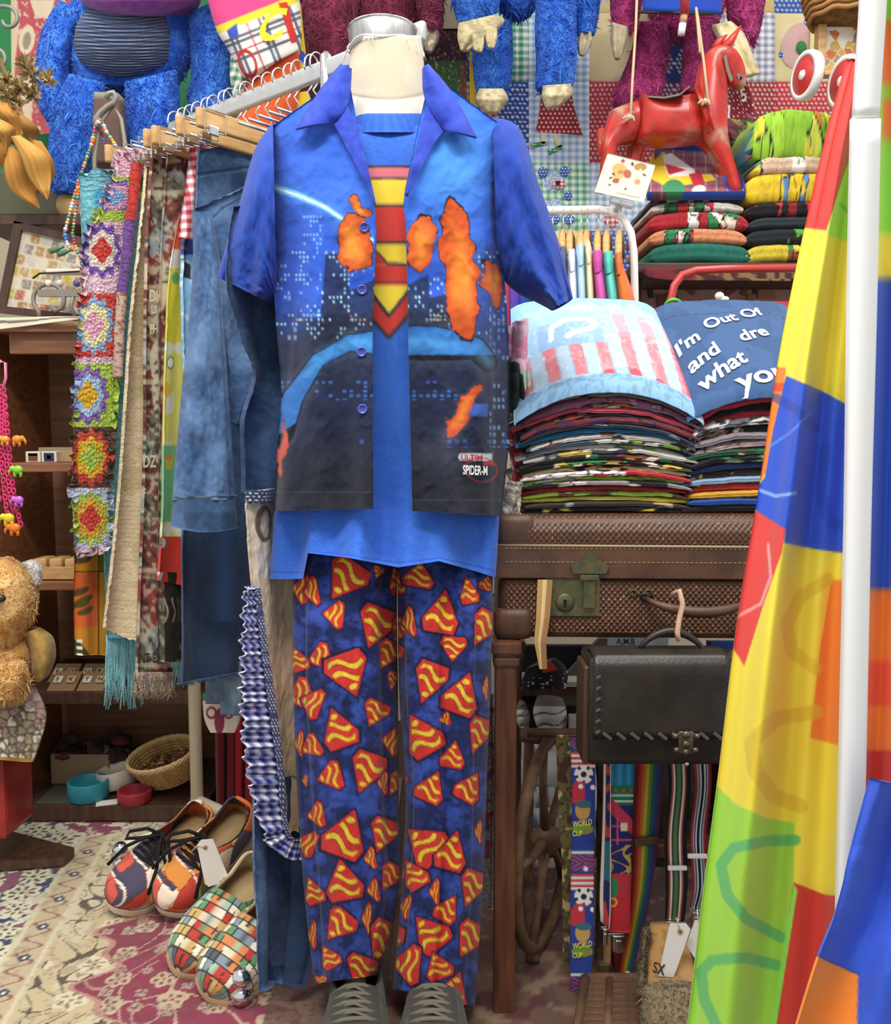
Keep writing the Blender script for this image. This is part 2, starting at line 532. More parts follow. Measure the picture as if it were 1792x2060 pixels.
FONT_CACHE = {}
def glyphs(s, bold=False):
    """triangulated outline of a word in units of letter height"""
    if s in FONT_CACHE: return FONT_CACHE[s]
    cu = bpy.data.curves.new('lettering', 'FONT'); cu.body = s; cu.size = 1.0; cu.resolution_u = 4
    if bold: cu.offset = 0.025
    o = bpy.data.objects.new('lettering', cu); COL.objects.link(o)
    dg = bpy.context.evaluated_depsgraph_get(); dg.update()
    me = bpy.data.meshes.new_from_object(o.evaluated_get(dg))
    bpy.data.objects.remove(o, do_unlink=True)
    bm = bmesh.new(); bm.from_mesh(me); bmesh.ops.triangulate(bm, faces=bm.faces)
    bmesh.ops.subdivide_edges(bm, edges=[e for e in bm.edges if e.calc_length() > 0.2], cuts=1, use_grid_fill=True)
    bmesh.ops.triangulate(bm, faces=bm.faces); bm.verts.index_update()
    V = np.array([v.co[:2] for v in bm.verts]); F = [[v.index for v in f.verts] for f in bm.faces]
    bm.free(); bpy.data.meshes.remove(me)
    FONT_CACHE[s] = (V, F)
    return V, F
def lettering(name, s, org, xdir, ydir, where, material, parent, bold=True, squeeze=None):
    """word printed on a surface: org/xdir/ydir are picture points (pixels per letter height), where(px,py)->3d"""
    V, F = glyphs(s, bold)
    px = org[0] + V[:, 0] * xdir[0] + V[:, 1] * ydir[0]; py = org[1] + V[:, 0] * xdir[1] + V[:, 1] * ydir[1]
    P = where(px, py)
    me = bpy.data.meshes.new(name); me.from_pydata(P.tolist(), [], F); me.update()
    o = link_mesh(name, me, material, parent, smooth=False)
    return o
def copy_tree(o, off=(0, 0, 0), parent=None):
    c = o.copy(); COL.objects.link(c); CENTER[c] = CENTER[o] + Vector(off)
    if parent is not None: c.parent = parent
    else:
        c.location = o.location + Vector(off)
        if o in ROOTS: ROOTS.append(c)
    for ch in list(o.children): copy_tree(ch, off, c)
    return c
# ================================================================== the room
def pbox(mb, x0, y0, x1, y1, Y, d, c=None, bev=0.0):
    a = at(x0, y0, Y); b = at(x1, y1, Y)
    return mb.box(((a.x + b.x) / 2, Y + d / 2, (a.z + b.z) / 2), (abs(b.x - a.x), d, abs(a.z - b.z)), c=c, bev=bev)
M_FLOOR = mat('floor_boards', '#4a3326', 0.6, c2='#33221a', vscale=6, stretch=(2, 14, 1), bump=(40, 0.15))
M_WALL = mat('plaster_wall', '#c9b89a', 0.9, var=0.12, vscale=3, bump=(60, 0.05))
fl = MB().box((0, 1.4, -0.03), (5.2, 4.6, 0.06)).build('floor', M_FLOOR); tag(fl, 'dark brown wooden floor under the rug', kind='structure')
wb = MB().box((0, 2.99, 1.6), (5.2, 0.1, 3.2)).build('wall_back', M_WALL); tag(wb, 'beige back wall behind the quilt and shelves', kind='structure')

# ------------------------------------------------------------------ rug
def rug_cols(X, Y):
    # picture-independent floor pattern; the border runs along the line from A to B
    A = on_floor(182, 1662); B = on_floor(0, 1952)
    d = (B - A).normalized(); n = Vector((-d.y, d.x, 0))
    if n.x < 0: n = -n
    s = (X - A.x) * d.x + (Y - A.y) * d.y
    w = (X - A.x) * n.x + (Y - A.y) * n.y          # >0 towards the field
    k = 100
    nz = fbm(X * 14, Y * 14, 3); fine = fbm(X * 60, Y * 60, 8)
    c = base(X, '#2c3a66')
    def rosettes(cc, mask, step, r, pet, ca, cb, seed, jit=0.5):
        gx = np.floor(s / step); gy = np.floor(w / step)
        for i in (-1, 0, 1):
            for j in (-1, 0, 1):
                a = gx + i; b = gy + j
                jx = vnoise(a * 7.3 + 0.5, b * 3.1 + 0.5, seed) * jit; jy = vnoise(a * 2.9 + 0.5, b * 5.7 + 0.5, seed + 5) * jit
                dx = s - (a + 0.25 + jx) * step; dy = w - (b + 0.25 + jy) * step
                rr = np.hypot(dx, dy); th = np.arctan2(dy, dx)
                rad = r * (0.72 + 0.28 * np.abs(np.cos(th * pet / 2 + a))) * (0.7 + 0.6 * vnoise(a + 0.3, b + 0.7, seed + 9))
                m = (rr < rad) & mask
                paint(cc, m, ca); paint(cc, (rr < rad * 0.72) & (rr > rad * 0.36) & (np.cos(th * pet + 1) > 0.1) & mask, cb)
                paint(cc, (rr < rad * 0.16) & mask, cb)
    navy = w < 0
    v1 = np.abs(np.sin(s * 42 + 2.2 * np.sin(w * 60)) + np.sin(w * 55 + 2 * np.sin(s * 33)))
    paint(c, navy & (v1 < 0.25), '#cfc79f')
    paint(c, navy & (fine > 0.64), '#d9d2ad')
    rosettes(c, navy, 0.075, 0.042, 8, '#e2dab5', '#55503f', 4, 0.35)
    paint(c, navy & (vnoise(X * 30, Y * 30, 12) > 0.84), '#8c4b60')
    wav = 0.25 + 0.028 * np.sin(s * 34) + 0.018 * np.sin(s * 71 + 1) + 0.07 * np.sin(s * 6.5 + 0.9)
    cream = (w >= 0) & (w < wav)
    paint(c, cream, '#d6c6a0')
    paint(c, cream & (nz > 0.55), '#cdb98c')
    v2 = np.sin(s * 55 + 3 * np.sin(w * 38)) + np.sin(w * 70 + 2.6 * np.sin(s * 40 + 1))
    paint(c, cream & (np.abs(v2) < 0.16) & (w > 0.075), '#5d4f3d')
    paint(c, cream & (np.abs(v2 - 1.15) < 0.10) & (w > 0.075), '#a5765c')
    guard = (w > 0.008) & (w < 0.06)
    paint(c, guard, '#c8b48c')
    v3 = np.sin(s * 120) * 0.018
    paint(c, guard & (np.abs(w - 0.034 - v3) < 0.004), '#9c5f50')
    paint(c, guard & (np.hypot((s % 0.105) - 0.05, w - 0.034) < 0.011), '#43465e')
    paint(c, guard & (np.hypot((s % 0.105) - 0.05, w - 0.034) < 0.004), '#e8e0c0')
    paint(c, (w > -0.004) & (w < 0.008), '#d8cca4'); paint(c, (w > 0.060) & (w < 0.068), '#d8cca4')
    rosettes(c, cream & (w > 0.08), 0.11, 0.030, 6, '#e0d3ae', '#9a7a5a', 14, 0.5)
    paint(c, (w >= wav - 0.012) & (w < wav), '#c08878')
    red = w >= wav
    paint(c, red, '#96304a'); paint(c, red & (nz > 0.58), '#8a3344')
    v4 = np.sin(s * 26 + 2.5 * np.sin(w * 19 + 1)) + np.sin(w * 30 + 2.2 * np.sin(s * 21))
    paint(c, red & (np.abs(v4) < 0.09), '#c9ac8e')
    rosettes(c, red, 0.088, 0.027, 5, '#c9b28e', '#8a4a4a', 24, 0.6)
    rosettes(c, red, 0.06, 0.014, 4, '#b99c80', '#6f4f58', 34, 0.7)
    paint(c, red & (np.abs(v4 - 1.3) < 0.10), '#b98c80')
    med = ((X + 0.86) ** 2 + ((Y - 2.12) * 1.6) ** 2 < 0.0095)
    paint(c, med, '#8c3350'); paint(c, med & (fine > 0.53), '#dccfae')
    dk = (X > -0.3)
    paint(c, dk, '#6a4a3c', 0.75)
    paint(c, (vnoise(X * 90, Y * 90, 2) > 0.72), '#7c6a58', 0.25)
    return c
nx, ny = 390, 310
gx = np.linspace(-1.35, -0.12, nx); gy = np.linspace(1.18, 2.42, ny)
GX, GY = np.meshgrid(gx, gy)
V = np.stack([GX, GY, np.full_like(GX, 0.006) + 0.0015 * fbm(GX * 20, GY * 20, 5)], -1)
rug = link_mesh('persian_rug', raw_mesh('persian_rug', V.reshape(-1, 3), grid_quads(ny, nx), col=rug_cols(GX, GY).reshape(-1, 3)), vcmat('rug'))
solid(rug, 0.006, -1); tag(rug, 'floral Persian rug with crimson field and navy and cream borders', 'rug')
# dark brown rug under the sewing stand
nx, ny = 130, 110
GX, GY = np.meshgrid(np.linspace(-0.10, 0.95, nx), np.linspace(1.18, 2.35, ny))
def rug2(X, Y):
    c = base(X, '#5a3a2c'); n = fbm(X * 18, Y * 18, 31)
    paint(c, n > 0.55, '#6b4a38'); paint(c, (np.abs(np.sin(X * 40 + 3 * np.sin(Y * 23)) + np.sin(Y * 37)) < 0.2), '#8a6a50'); paint(c, vnoise(X * 25, Y * 25, 5) > 0.7, '#5b2226')
    return c
V = np.stack([GX, GY, np.full_like(GX, 0.005)], -1)
rg2 = link_mesh('rug', raw_mesh('rug', V.reshape(-1, 3), grid_quads(ny, nx), col=rug2(GX, GY).reshape(-1, 3)), vcmat('rug'))
solid(rg2, 0.004, -1); tag(rg2, 'worn brown rug under the sewing machine stand', 'rug')

# ------------------------------------------------------------------ cabinet on the left
CY = 2.13
cab = thing('shelf_cabinet', 'open brown wooden shelf cabinet standing behind the clothes rack', 'cabinet')
xl0, xl1, xr0, xr1 = -40, 17, 412, 445
def cab_board(name, x0, y0, x1, y1, Y, d, m, sm=0.003):
    return pbox(MB(), x0, y0, x1, y1, Y, d, bev=sm).build(name, m, cab)
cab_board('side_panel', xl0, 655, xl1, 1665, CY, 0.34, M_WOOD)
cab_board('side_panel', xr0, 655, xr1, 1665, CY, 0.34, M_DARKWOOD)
cab_board('top_rail', xl1, 668, xr0, 712, CY + 0.004, 0.03, M_WOOD)
tb = pbox(MB(), xl0 - 4, 648, xr1 + 4, 668, CY - 0.02, 0.38, bev=0.003).build('cabinet_top', M_WOOD, cab)
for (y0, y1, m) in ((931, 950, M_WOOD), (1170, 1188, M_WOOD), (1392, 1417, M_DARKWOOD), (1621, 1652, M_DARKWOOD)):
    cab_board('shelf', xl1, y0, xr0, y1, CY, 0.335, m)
bp = pbox(MB(), xl0, 668, xr1, 1652, CY + 0.325, 0.015).build('back_panel', M_WOODIN, cab)
def shelf_z(py): return at(200, py, CY).z
SZ = [shelf_z(y) for y in (931, 1170, 1392, 1621)]
STOP = shelf_z(648)

# ------------------------------------------------------------------ dark shelf board on the wall, upper left
b = MB(); pbox(b, -60, 432, 178, 452, 2.30, 0.36, bev=0.003)
o = b.build('wall_shelf', M_DARKWOOD); tag(o, 'dark brown wall shelf board above the stamp picture frame', 'shelf')
WSZ = at(0, 432, 2.30).z
br = pbox(MB(), 150, 452, 170, 640, 2.45, 0.02).build('shelf_upright', M_DARKWOOD, o)
br2 = pbox(MB(), -58, 452, -40, 648, 2.45, 0.02).build('shelf_upright', M_DARKWOOD, o)
# ================================================================== mannequin and its outfit
MY = 1.40
man = thing('mannequin', 'headless cream dress form with a brushed steel neck cap', 'mannequin')
M_FORM = mat('form_fabric', '#cdbfa4', 0.9, var=0.08, vscale=8, bump=(500, 0.15, 0.0006))
M_FORM2 = mat('form_fabric_light', '#e6dfcb', 0.9, bump=(500, 0.15, 0.0006))
def neckcol(px, py, U, T):
    c = base(px, '#d3c6ac'); n = fbm(px / 40, py / 40, 3)
    paint(c, n > 0.55, '#cbbc9f', 0.6)
    line = 198 - 0.0018 * 6 * (px - 778) ** 2 / 6
    paint(c, py > line, '#ddd6c4'); paint(c, np.abs(py - line) < 2.5, '#b3a58b')
    paint(c, py < 76, '#e4dcc8')
    return c
ptube('neck', [(707, 66), (702, 130), (699, 195), (690, 250)], [(847, 72), (853, 130), (857, 195), (868, 250)], MY, [.056, .059, .062, .068], neckcol, parent=man, nf=60, nb=30, nv=70, cap=(True, False))
ct_ = at(771, 27, MY - .05); cb_ = at(776, 71, MY - .052); cx0 = xat(774, MY)
cap_ = MB().lathe((cx0, MY, cb_.z), [(.0495, -.004), (.0495, .002), (.0512, ct_.z - cb_.z - .003), (.050, ct_.z - cb_.z), (.0002, ct_.z - cb_.z + .001)], 56).build('neck_cap', M_STEEL, man, True)
rim = MB()
a = np.linspace(0, 2 * math.pi, 40, endpoint=False)
cc = Vector((cx0, MY, ct_.z - .002))
rim.tube([cc + Vector((0.0508 * math.cos(t), 0.051 * math.sin(t), 0)) for t in a], 0.0018, 6, closed=True)
rim.build('cap_rim', M_CHROME, cap_, True)
# frayed gauze thread round the top of the neck
g = MB(); rng = random.Random(3)
cc = Vector((xat(778, MY), MY, cb_.z - .001))
g.tube([cc + Vector((0.0555 * math.cos(t), 0.0575 * math.sin(t), 0.003 * math.sin(5 * t))) for t in a], 0.0013, 5, closed=True)
for k in range(14):
    t = rng.uniform(math.pi, 2 * math.pi) if k > 3 else rng.choice([0.02, -0.1, math.pi + .1])
    p = cc + Vector((0.056 * math.cos(t), 0.058 * math.sin(t), 0))
    out = Vector((math.cos(t), math.sin(t), 0))
    g.tube([p, p + out * 0.004 + Vector((0, 0, -0.006)), p + out * 0.005 + Vector((rng.uniform(-.004, .004), 0, -rng.uniform(.010, .024)))], [0.0009, 0.0007, 0.0003], 4)
g.build('gauze_edge', mat('gauze', '#f0ebdd', 0.9), man, True)
ptube('torso', [(692, 240), (620, 300), (615, 500), (640, 800), (620, 1080)], [(866, 240), (940, 300), (945, 500), (920, 800), (950, 1080)], MY, [.045, .055, .065, .055, .045], material=M_FORM2, parent=man, nf=24, nb=20, nv=24, cap=(True, True))
for (l, r) in (([(650, 1060), (660, 1500), (690, 2000)], [(775, 1060), (765, 1500), (735, 2000)]), ([(800, 1060), (840, 1500), (850, 2040)], [(940, 1060), (930, 1500), (905, 2040)])):
    ptube('leg', l, r, MY, [.040, .040, .025], material=M_FORM2, parent=man, nf=14, nb=12, nv=12, cap=(True, True))

# ------------------------------------------------------------------ T-shirt
def bdep(py, k=0.0):
    return np.interp(py, [130, 200, 240, 330, 600, 1030, 1200], [.052, .066, .078, .100, .112, .112, .118]) + k
def teecol(px, py, U, T):
    c = base(px, '#2c63cf')
    n = fbm(px / 60, py / 160, 5); paint(c, n > 0.5, '#3a70d6', 0.35)
    fine = vnoise(px / 5, py / 3, 8); paint(c, fine > 0.6, '#4c80dd', 0.25)
    D, Rd, Ye = '#3d3a44', '#d63a33', '#f3d437'
    z = np.abs(px - 785) < 120
    arch = 0.0011 * (px - 785) ** 2
    q = py - arch * 0.35
    for (y0, y1, k) in ((332, 337, D), (337, 357, '#db6f78'), (357, 361, D), (361, 411, Ye), (411, 416, D), (416, 485, Rd), (485, 491, D), (491, 532, Ye), (532, 568, Rd), (568, 574, D)):
        paint(c, z & (q >= y0) & (q < y1), k)
    paint(c, z & (pdist(px, py, [(740, 492), (762, 512), (778, 530), (830, 534)]) < 3), D)
    paint(c, z & inpoly(px, py, [(735, 490), (762, 512), (778, 532), (735, 532)]), Rd)
    V = [(735, 571), (832, 571), (832, 622), (782, 680), (735, 628)]
    paint(c, inpoly(px, py, V), Rd)
    paint(c, (pdist(px, py, [(735, 628), (782, 680), (832, 622)]) < 4), D)
    paint(c, inpoly(px, py, [(737, 574), (830, 574), (782, 634)]), Ye)
    paint(c, pdist(px, py, [(740, 580), (782, 636), (828, 578)]) < 3.5, D)
    hemy = py > 1e9
    paint(c, (T > 0.972) & (T < 0.977), '#2450ad')
    return c
tee = thing('t_shirt', 'bright blue T-shirt with red and yellow printed bands worn under the open shirt', 't-shirt')
th = lambda U: np.interp(U, [0, .15, .172, .35, .57, .75, .92, 1], [0, 0, -52, -42, -22, -34, -12, 0])
tfold = lambda U, T: sst(0.45, 1, T) * (0.012 * np.sin(U * 19 + 1) + 0.010 * np.sin(U * 31 + 2)) - 0.03 * sst(0.17, 0.12, U) * sst(.7, 1, T) + 0.002 * (fbm(U * 14, T * 22, 4) - .5)
ptube('body', [(696, 246), (640, 262), (598, 330), (578, 600), (562, 900), (552, 1030), (541, 1165)], [(865, 246), (925, 268), (962, 330), (988, 600), (1000, 900), (1004, 1030), (997, 1162)],
      MY, [.060, .068, .084, .094, .094, .104, .135], teecol, parent=tee, nf=210, nb=30, nv=360, pw=.85, fold=tfold, hem=th)
ptube('neckband', [(697, 228), (693, 247), (690, 266)], [(862, 228), (868, 247), (872, 266)], MY, [.066, .073, .079], lambda px, py, U, T: paint(base(px, '#2a5cc4'), (np.floor(px / 3) % 2) > 0, '#2f66d0'), parent=tee, nf=60, nb=30, nv=10)

# ------------------------------------------------------------------ short sleeved shirt
def shirtY(px, py):
    s = np.clip((px - 785) / 236.0, -1, 1)
    b = bdep(py, 0.012)
    y = MY - b * np.sqrt(1 - s * s * 0.98)
    d = sst(300, 700, py)
    y = y - d * (0.010 * np.sin(px / 26 + py / 260) + 0.006 * np.sin(px / 13 - py / 170 + 1))
    y = y - 0.007 * (fbm(px / 38 + py / 90, py / 70 - px / 120, 21) - 0.5) + 0.010 * np.abs(fbm(px / 55 - py / 80, py / 60 + px / 70, 61, 3) - .5) - 0.010 * (fbm(px / 90, py / 130, 33) - .5)
    y = y - 0.010 * sst(996, 985, px) * sst(300, 420, py) - 0.010 * sst(585 - (py - 640) * 0.09, 600 - (py - 640) * 0.09, px) * sst(560, 640, py)
    return y
def win(px, py, sx, sy, ph, seed, dens):
    i = np.floor((px + ph) / sx); j = np.floor(py / sy)
    fx = (px + ph) / sx - i; fy = py / sy - j
    r = vnoise(i * 3.7 + .5, j * 5.3 + .5, seed)
    cl = vnoise(i / 4.0, j / 2.2, seed + 3)
    return (fx > .2) & (fx < .75) & (fy > .15) & (fy < .75) & (r * 0.5 + cl * 0.5 > 1 - dens)
def shirtcol(px, py, U=None, T=None):
    c = base(px, '#234fc4')
    paint(c, sst(480, 200, py), '#2f66d6', 0.8)
    g = np.exp(-((px - 905) / 90) ** 2 - ((py - 330) / 110) ** 2); paint(c, g, '#3f90e6', 0.9)
    g = np.exp(-((px - 700) / 110) ** 2 - ((py - 400) / 70) ** 2); paint(c, g, '#3c74dc', 0.6)
    edge_ = 625 + 16 * np.sin(px / 22) + 22 * (fbm(px / 30, py / 60, 4) - .5) + 0.1 * np.abs(px - 780)
    dk = sst(-60, 45, py - edge_)
    paint(c, dk, '#20263f', 0.95)
    paint(c, sst(800, 1000, py), '#262730', 0.85)
    # printed towers
    for (poly, k) in (([(600, 448), (628, 420), (652, 440), (656, 640), (606, 640)], '#2a54c2'), ([(655, 512), (690, 508), (702, 560), (702, 700), (640, 700)], '#1b2238'),
                      ([(702, 585), (758, 560), (758, 700), (702, 700)], '#1d2540'), ([(818, 575), (862, 552), (866, 700), (818, 700)], '#1f2740'), ([(952, 500), (985, 490), (1024, 520), (1024, 720), (952, 720)], '#27408c'),
                      ([(862, 600), (905, 590), (905, 700), (862, 700)], '#1c2136'), ([(935, 440), (975, 440), (975, 520), (935, 520)], '#2f68d0')):
        paint(c, inpoly(px, py, poly), k, 0.75)
    m = (py > 505) & (py < 690)
    paint(c, m & win(px, py, 7.5, 9, 0, 3, .36) & ((px < 760) | (px > 815)), '#a8dcf2', 0.85)
    paint(c, (px > 600) & (px < 650) & (py > 430) & (py < 640) & win(px, py, 6.5, 9, 2, 8, .45), '#79b8f0', 0.8)
    paint(c, (px > 985) & (py > 600) & (py < 900) & win(px, py, 9, 14, 0, 5, .42), '#7ab4ee', 0.75)
    paint(c, (px < 600) & (py > 580) & (py < 800) & win(px, py, 12, 16, 0, 6, .30), '#8fb6e6', 0.7)
    paint(c, (py > 765) & (py < 805) & win(px, py, 14, 9, 0, 11, .5), '#3a70d8', 0.8)
    paint(c, (py > 880) & (py < 900) & win(px, py, 16, 14, 0, 12, .45), '#3158c4', 0.8)
    paint(c, (np.abs(py - 640) < 5) & win(px, py, 9, 10, 0, 15, .45), '#e8b457', 0.9)
    # pale streak across the chest
    dl = pdist(px, py, [(543, 375), (600, 393), (650, 415), (700, 447), (752, 485)])
    paint(c, np.exp(-(dl / 16) ** 2) * (px < 752), '#4f9be8', 0.45)
    paint(c, (dl < 8 - (px - 543) / 60) & (px < 752), '#6fb8ec'); paint(c, (dl < 2.2) & (px < 752), '#d2efff')
    # plain abstract patches standing in for the printed picture
    wx_ = px + 16 * (fbm(px / 26, py / 26, 41) - .5) * 2; wy_ = py + 16 * (fbm(px / 26, py / 26, 47) - .5) * 2
    def patch(cx, cy, rx, ry, rot, ca, cb, halo='#3d6fd0', glow=True):
        e = ell(wx_, wy_, cx, cy, rx, ry, rot)
        if glow: paint(c, np.exp(-np.clip(e - 1, 0, 9) * 3.2) * (e >= 1), halo, 0.35)
        paint(c, e < 1, '#2a1c24'); paint(c, e < 0.90, ca); paint(c, np.exp(-e * 2.6) * (e < 0.90), cb, 0.9)
    arc = pdist(px, py, [(570, 870), (592, 800), (640, 725), (700, 690), (790, 688), (880, 690), (960, 700), (985, 730)])
    below = sst(690, 770, py)
    wd = 26 + 10 * np.sin(px / 60)
    paint(c, np.exp(-np.clip(arc - wd, 0, 99) / 14) * (py > 600), '#5a6274', 0.45)
    paint(c, (arc < wd), '#17181c'); paint(c, (arc < wd - 3) & (py - 700 < 14 + 0.7 * np.abs(px - 790) * (px < 700)), '#2a6fc0'); paint(c, np.exp(-(arc / 13) ** 2) * (py < 760), '#4aa0dc', 0.6)
    patch(712, 492, 36, 60, -12, '#c9481d', '#f09a2a')
    patch(722, 420, 14, 34, -38, '#cf4f1c', '#f2a634', glow=False)
    patch(846, 490, 26, 66, 14, '#c9481d', '#ec9128')
    patch(925, 545, 37, 150, -7, '#c8441c', '#f09228')
    patch(992, 570, 20, 50, -16, '#c8441c', '#e88a2a', glow=False)
    patch(930, 828, 19, 64, 32, '#cf4420', '#ef8a2a', '#8a8a96')
    patch(566, 905, 9, 62, 6, '#cf4a34', '#d8564a', glow=False)
    paint(c, inpoly(px, py, [(952, 812), (982, 812), (980, 838), (940, 838)]), '#3b63c8', 0.8)
    hz = np.exp(-((px - 880) / 60) ** 2 - ((py - 900) / 40) ** 2); paint(c, hz, '#5b606e', 0.35)
    # label plate
    paint(c, inpoly(px, py, [(924, 910), (990, 910), (990, 929), (924, 929), (919, 920)]), '#3a2a34'); paint(c, inpoly(px, py, [(925, 912), (990, 912), (990, 927), (925, 927), (921, 920)]), '#c4d2da')
    e = ell(px, py, 968, 945, 32, 24, 8); paint(c, (np.abs(e - 1) < .1) | ((e < 1) & (px > 972) & (np.abs(py - 932) < 5)), '#b8343a', 0.9)
    # hem and placket stitching
    paint(c, np.abs(py - (990 + (px > 800) * 16)) < 1.3, '#3d4156', 0.8)
    return c
shirt = thing('button_shirt', 'open blue and navy short-sleeved shirt with city skyline print on the dress form', 'shirt')
Yf = lambda px, py, U, T: shirtY(px, py)
LP = ([(545, 258), (547, 380), (550, 500), (557, 640), (568, 790), (561, 900), (552, 1028)], [(700, 150), (738, 350), (757, 450), (751, 620), (750, 780), (750, 900), (750, 1024)])
RP = ([(865, 150), (815, 385), (816, 450), (820, 620), (823, 780), (826, 900), (829, 1028)], [(998, 246), (1003, 380), (1008, 500), (1018, 640), (1021, 790), (1020, 900), (1006, 1038)])
psheet('front_panel', *LP, Yf, shirtcol, parent=shirt, nu=95, nv=340, thick=0.002)
psheet('front_panel', *RP, Yf, shirtcol, parent=shirt, nu=95, nv=340, thick=0.002)
psheet('back_panel', [(545, 258), (550, 500), (568, 790), (552, 1028)], [(998, 246), (1008, 500), (1021, 790), (1006, 1038)], lambda px, py, U, T: MY + 0.10 * np.sqrt(np.clip(1 - (2 * U - 1) ** 2, 0, 1)),
       lambda px, py, U, T: paint(base(px, '#2450c0'), sst(560, 660, py), '#1e2236'), parent=shirt, nu=30, nv=50, thick=0.002)
def slcol(px, py, U, T):
    c = base(px, '#1e41a4'); n = fbm(px / 60, py / 60, 6); paint(c, n > .5, '#254cb4', .5); paint(c, sst(.35, 1, T) * sst(.2, .9, U), '#1b2a6a', .8)  # shading of the lower sleeve painted into the cloth colour
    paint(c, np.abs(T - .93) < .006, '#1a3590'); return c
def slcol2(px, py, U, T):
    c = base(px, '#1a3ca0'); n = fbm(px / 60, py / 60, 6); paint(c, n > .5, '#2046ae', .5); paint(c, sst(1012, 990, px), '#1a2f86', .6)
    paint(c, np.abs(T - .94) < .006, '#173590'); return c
sf = lambda U, T: 0.016 * np.abs(fbm(U * 5 + T * 5, T * 6 - U * 4, 31) - .5) + 0.014 * np.sin(U * 8 + T * 2.5) * T + 0.008 * np.sin(U * 15 - T * 4) * T + 0.008 * (fbm(U * 9 + T * 4, T * 7, 9) - .5)
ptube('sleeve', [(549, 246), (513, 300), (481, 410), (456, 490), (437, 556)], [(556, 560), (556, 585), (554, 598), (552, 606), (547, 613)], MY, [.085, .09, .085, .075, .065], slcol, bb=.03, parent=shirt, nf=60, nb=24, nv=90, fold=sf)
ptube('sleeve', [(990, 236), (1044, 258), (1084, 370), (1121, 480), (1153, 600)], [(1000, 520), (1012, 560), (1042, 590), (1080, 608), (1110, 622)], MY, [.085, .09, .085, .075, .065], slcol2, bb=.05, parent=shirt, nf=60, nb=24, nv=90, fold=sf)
colc = lambda px, py, U, T: paint(paint(base(px, '#2b43b8'), fbm(px / 20, py / 20, 3) > .55, '#3550c6', .6), np.minimum(np.minimum(U, 1 - U), 1 - T) < .05, '#2638a6', .7)
Yc_ = lambda px, py, U, T: shirtY(px, py) - 0.016 - 0.012 * np.sin(np.pi * np.clip(U, 0, 1))
psheet('collar_leaf', [(688, 131), (648, 180), (597, 262)], [(704, 138), (698, 212), (668, 246)], Yc_, colc, parent=shirt, nu=30, nv=50, thick=0.003)
psheet('collar_leaf', [(853, 138), (858, 205), (896, 262)], [(858, 131), (908, 190), (957, 279)], Yc_, colc, parent=shirt, nu=30, nv=50, thick=0.003)
psheet('lapel', [(668, 243), (702, 305), (752, 400)], [(698, 210), (726, 280), (757, 412)], lambda px, py, U, T: shirtY(px, py) - 0.010 - 0.006 * U, colc, parent=shirt, nu=20, nv=50, thick=0.003)
psheet('lapel', [(859, 210), (838, 292), (814, 390)], [(897, 262), (870, 296), (818, 396)], lambda px, py, U, T: shirtY(px, py) - 0.010 - 0.006 * (1 - U), colc, parent=shirt, nu=20, nv=50, thick=0.003)
psheet('collar_stand', [(690, 131), (688, 240)], [(858, 131), (866, 240)], lambda px, py, U, T: MY + 0.078 * np.sqrt(np.clip(1 - (2 * U - 1) ** 2, 0, 1)) - 0.012, colc, parent=shirt, nu=24, nv=10, thick=0.003)
M_BTN = mat('purple_button', '#4b56bd', 0.2)
for (x, y) in ((733, 457), (728, 583), (727, 708), (729, 823)):
    p = Vector(pts(x, y, shirtY(np.array(float(x)), np.array(float(y))) - 0.003).tolist())
    rot = (cam.location - p).to_track_quat('Z', 'Y').to_matrix()
    bt = MB().lathe(p, [(0.0066, 0), (0.0071, 0.001), (0.0068, 0.0024), (0.0054, 0.0026), (0.0048, 0.0016), (0.0001, 0.0016)], 20, rot=rot).build('button', M_BTN, shirt, True)
    hl = MB()
    for (dx, dy) in ((-1, -1), (1, -1), (-1, 1), (1, 1)):
        hl.lathe(p + rot @ Vector((dx * .0015, dy * .0015, .0016)), [(.0008, 0), (.0008, .0004)], 8, rot=rot)
    hl.build('thread_hole', paintm('#1c1c50', .6), bt)
onshirt = lambda px, py: pts(px, py, shirtY(px, py) - 0.0035)
lettering('printed_word', 'ULTIM', (927, 926), (15.6, 0.3), (0, -17), onshirt, paintm('#c22a34', .8), shirt)
lettering('printed_word', 'SPIDER-M', (931, 954), (12.0, 0.4), (0, -26), onshirt, paintm('#f2f2f2', .8), shirt)

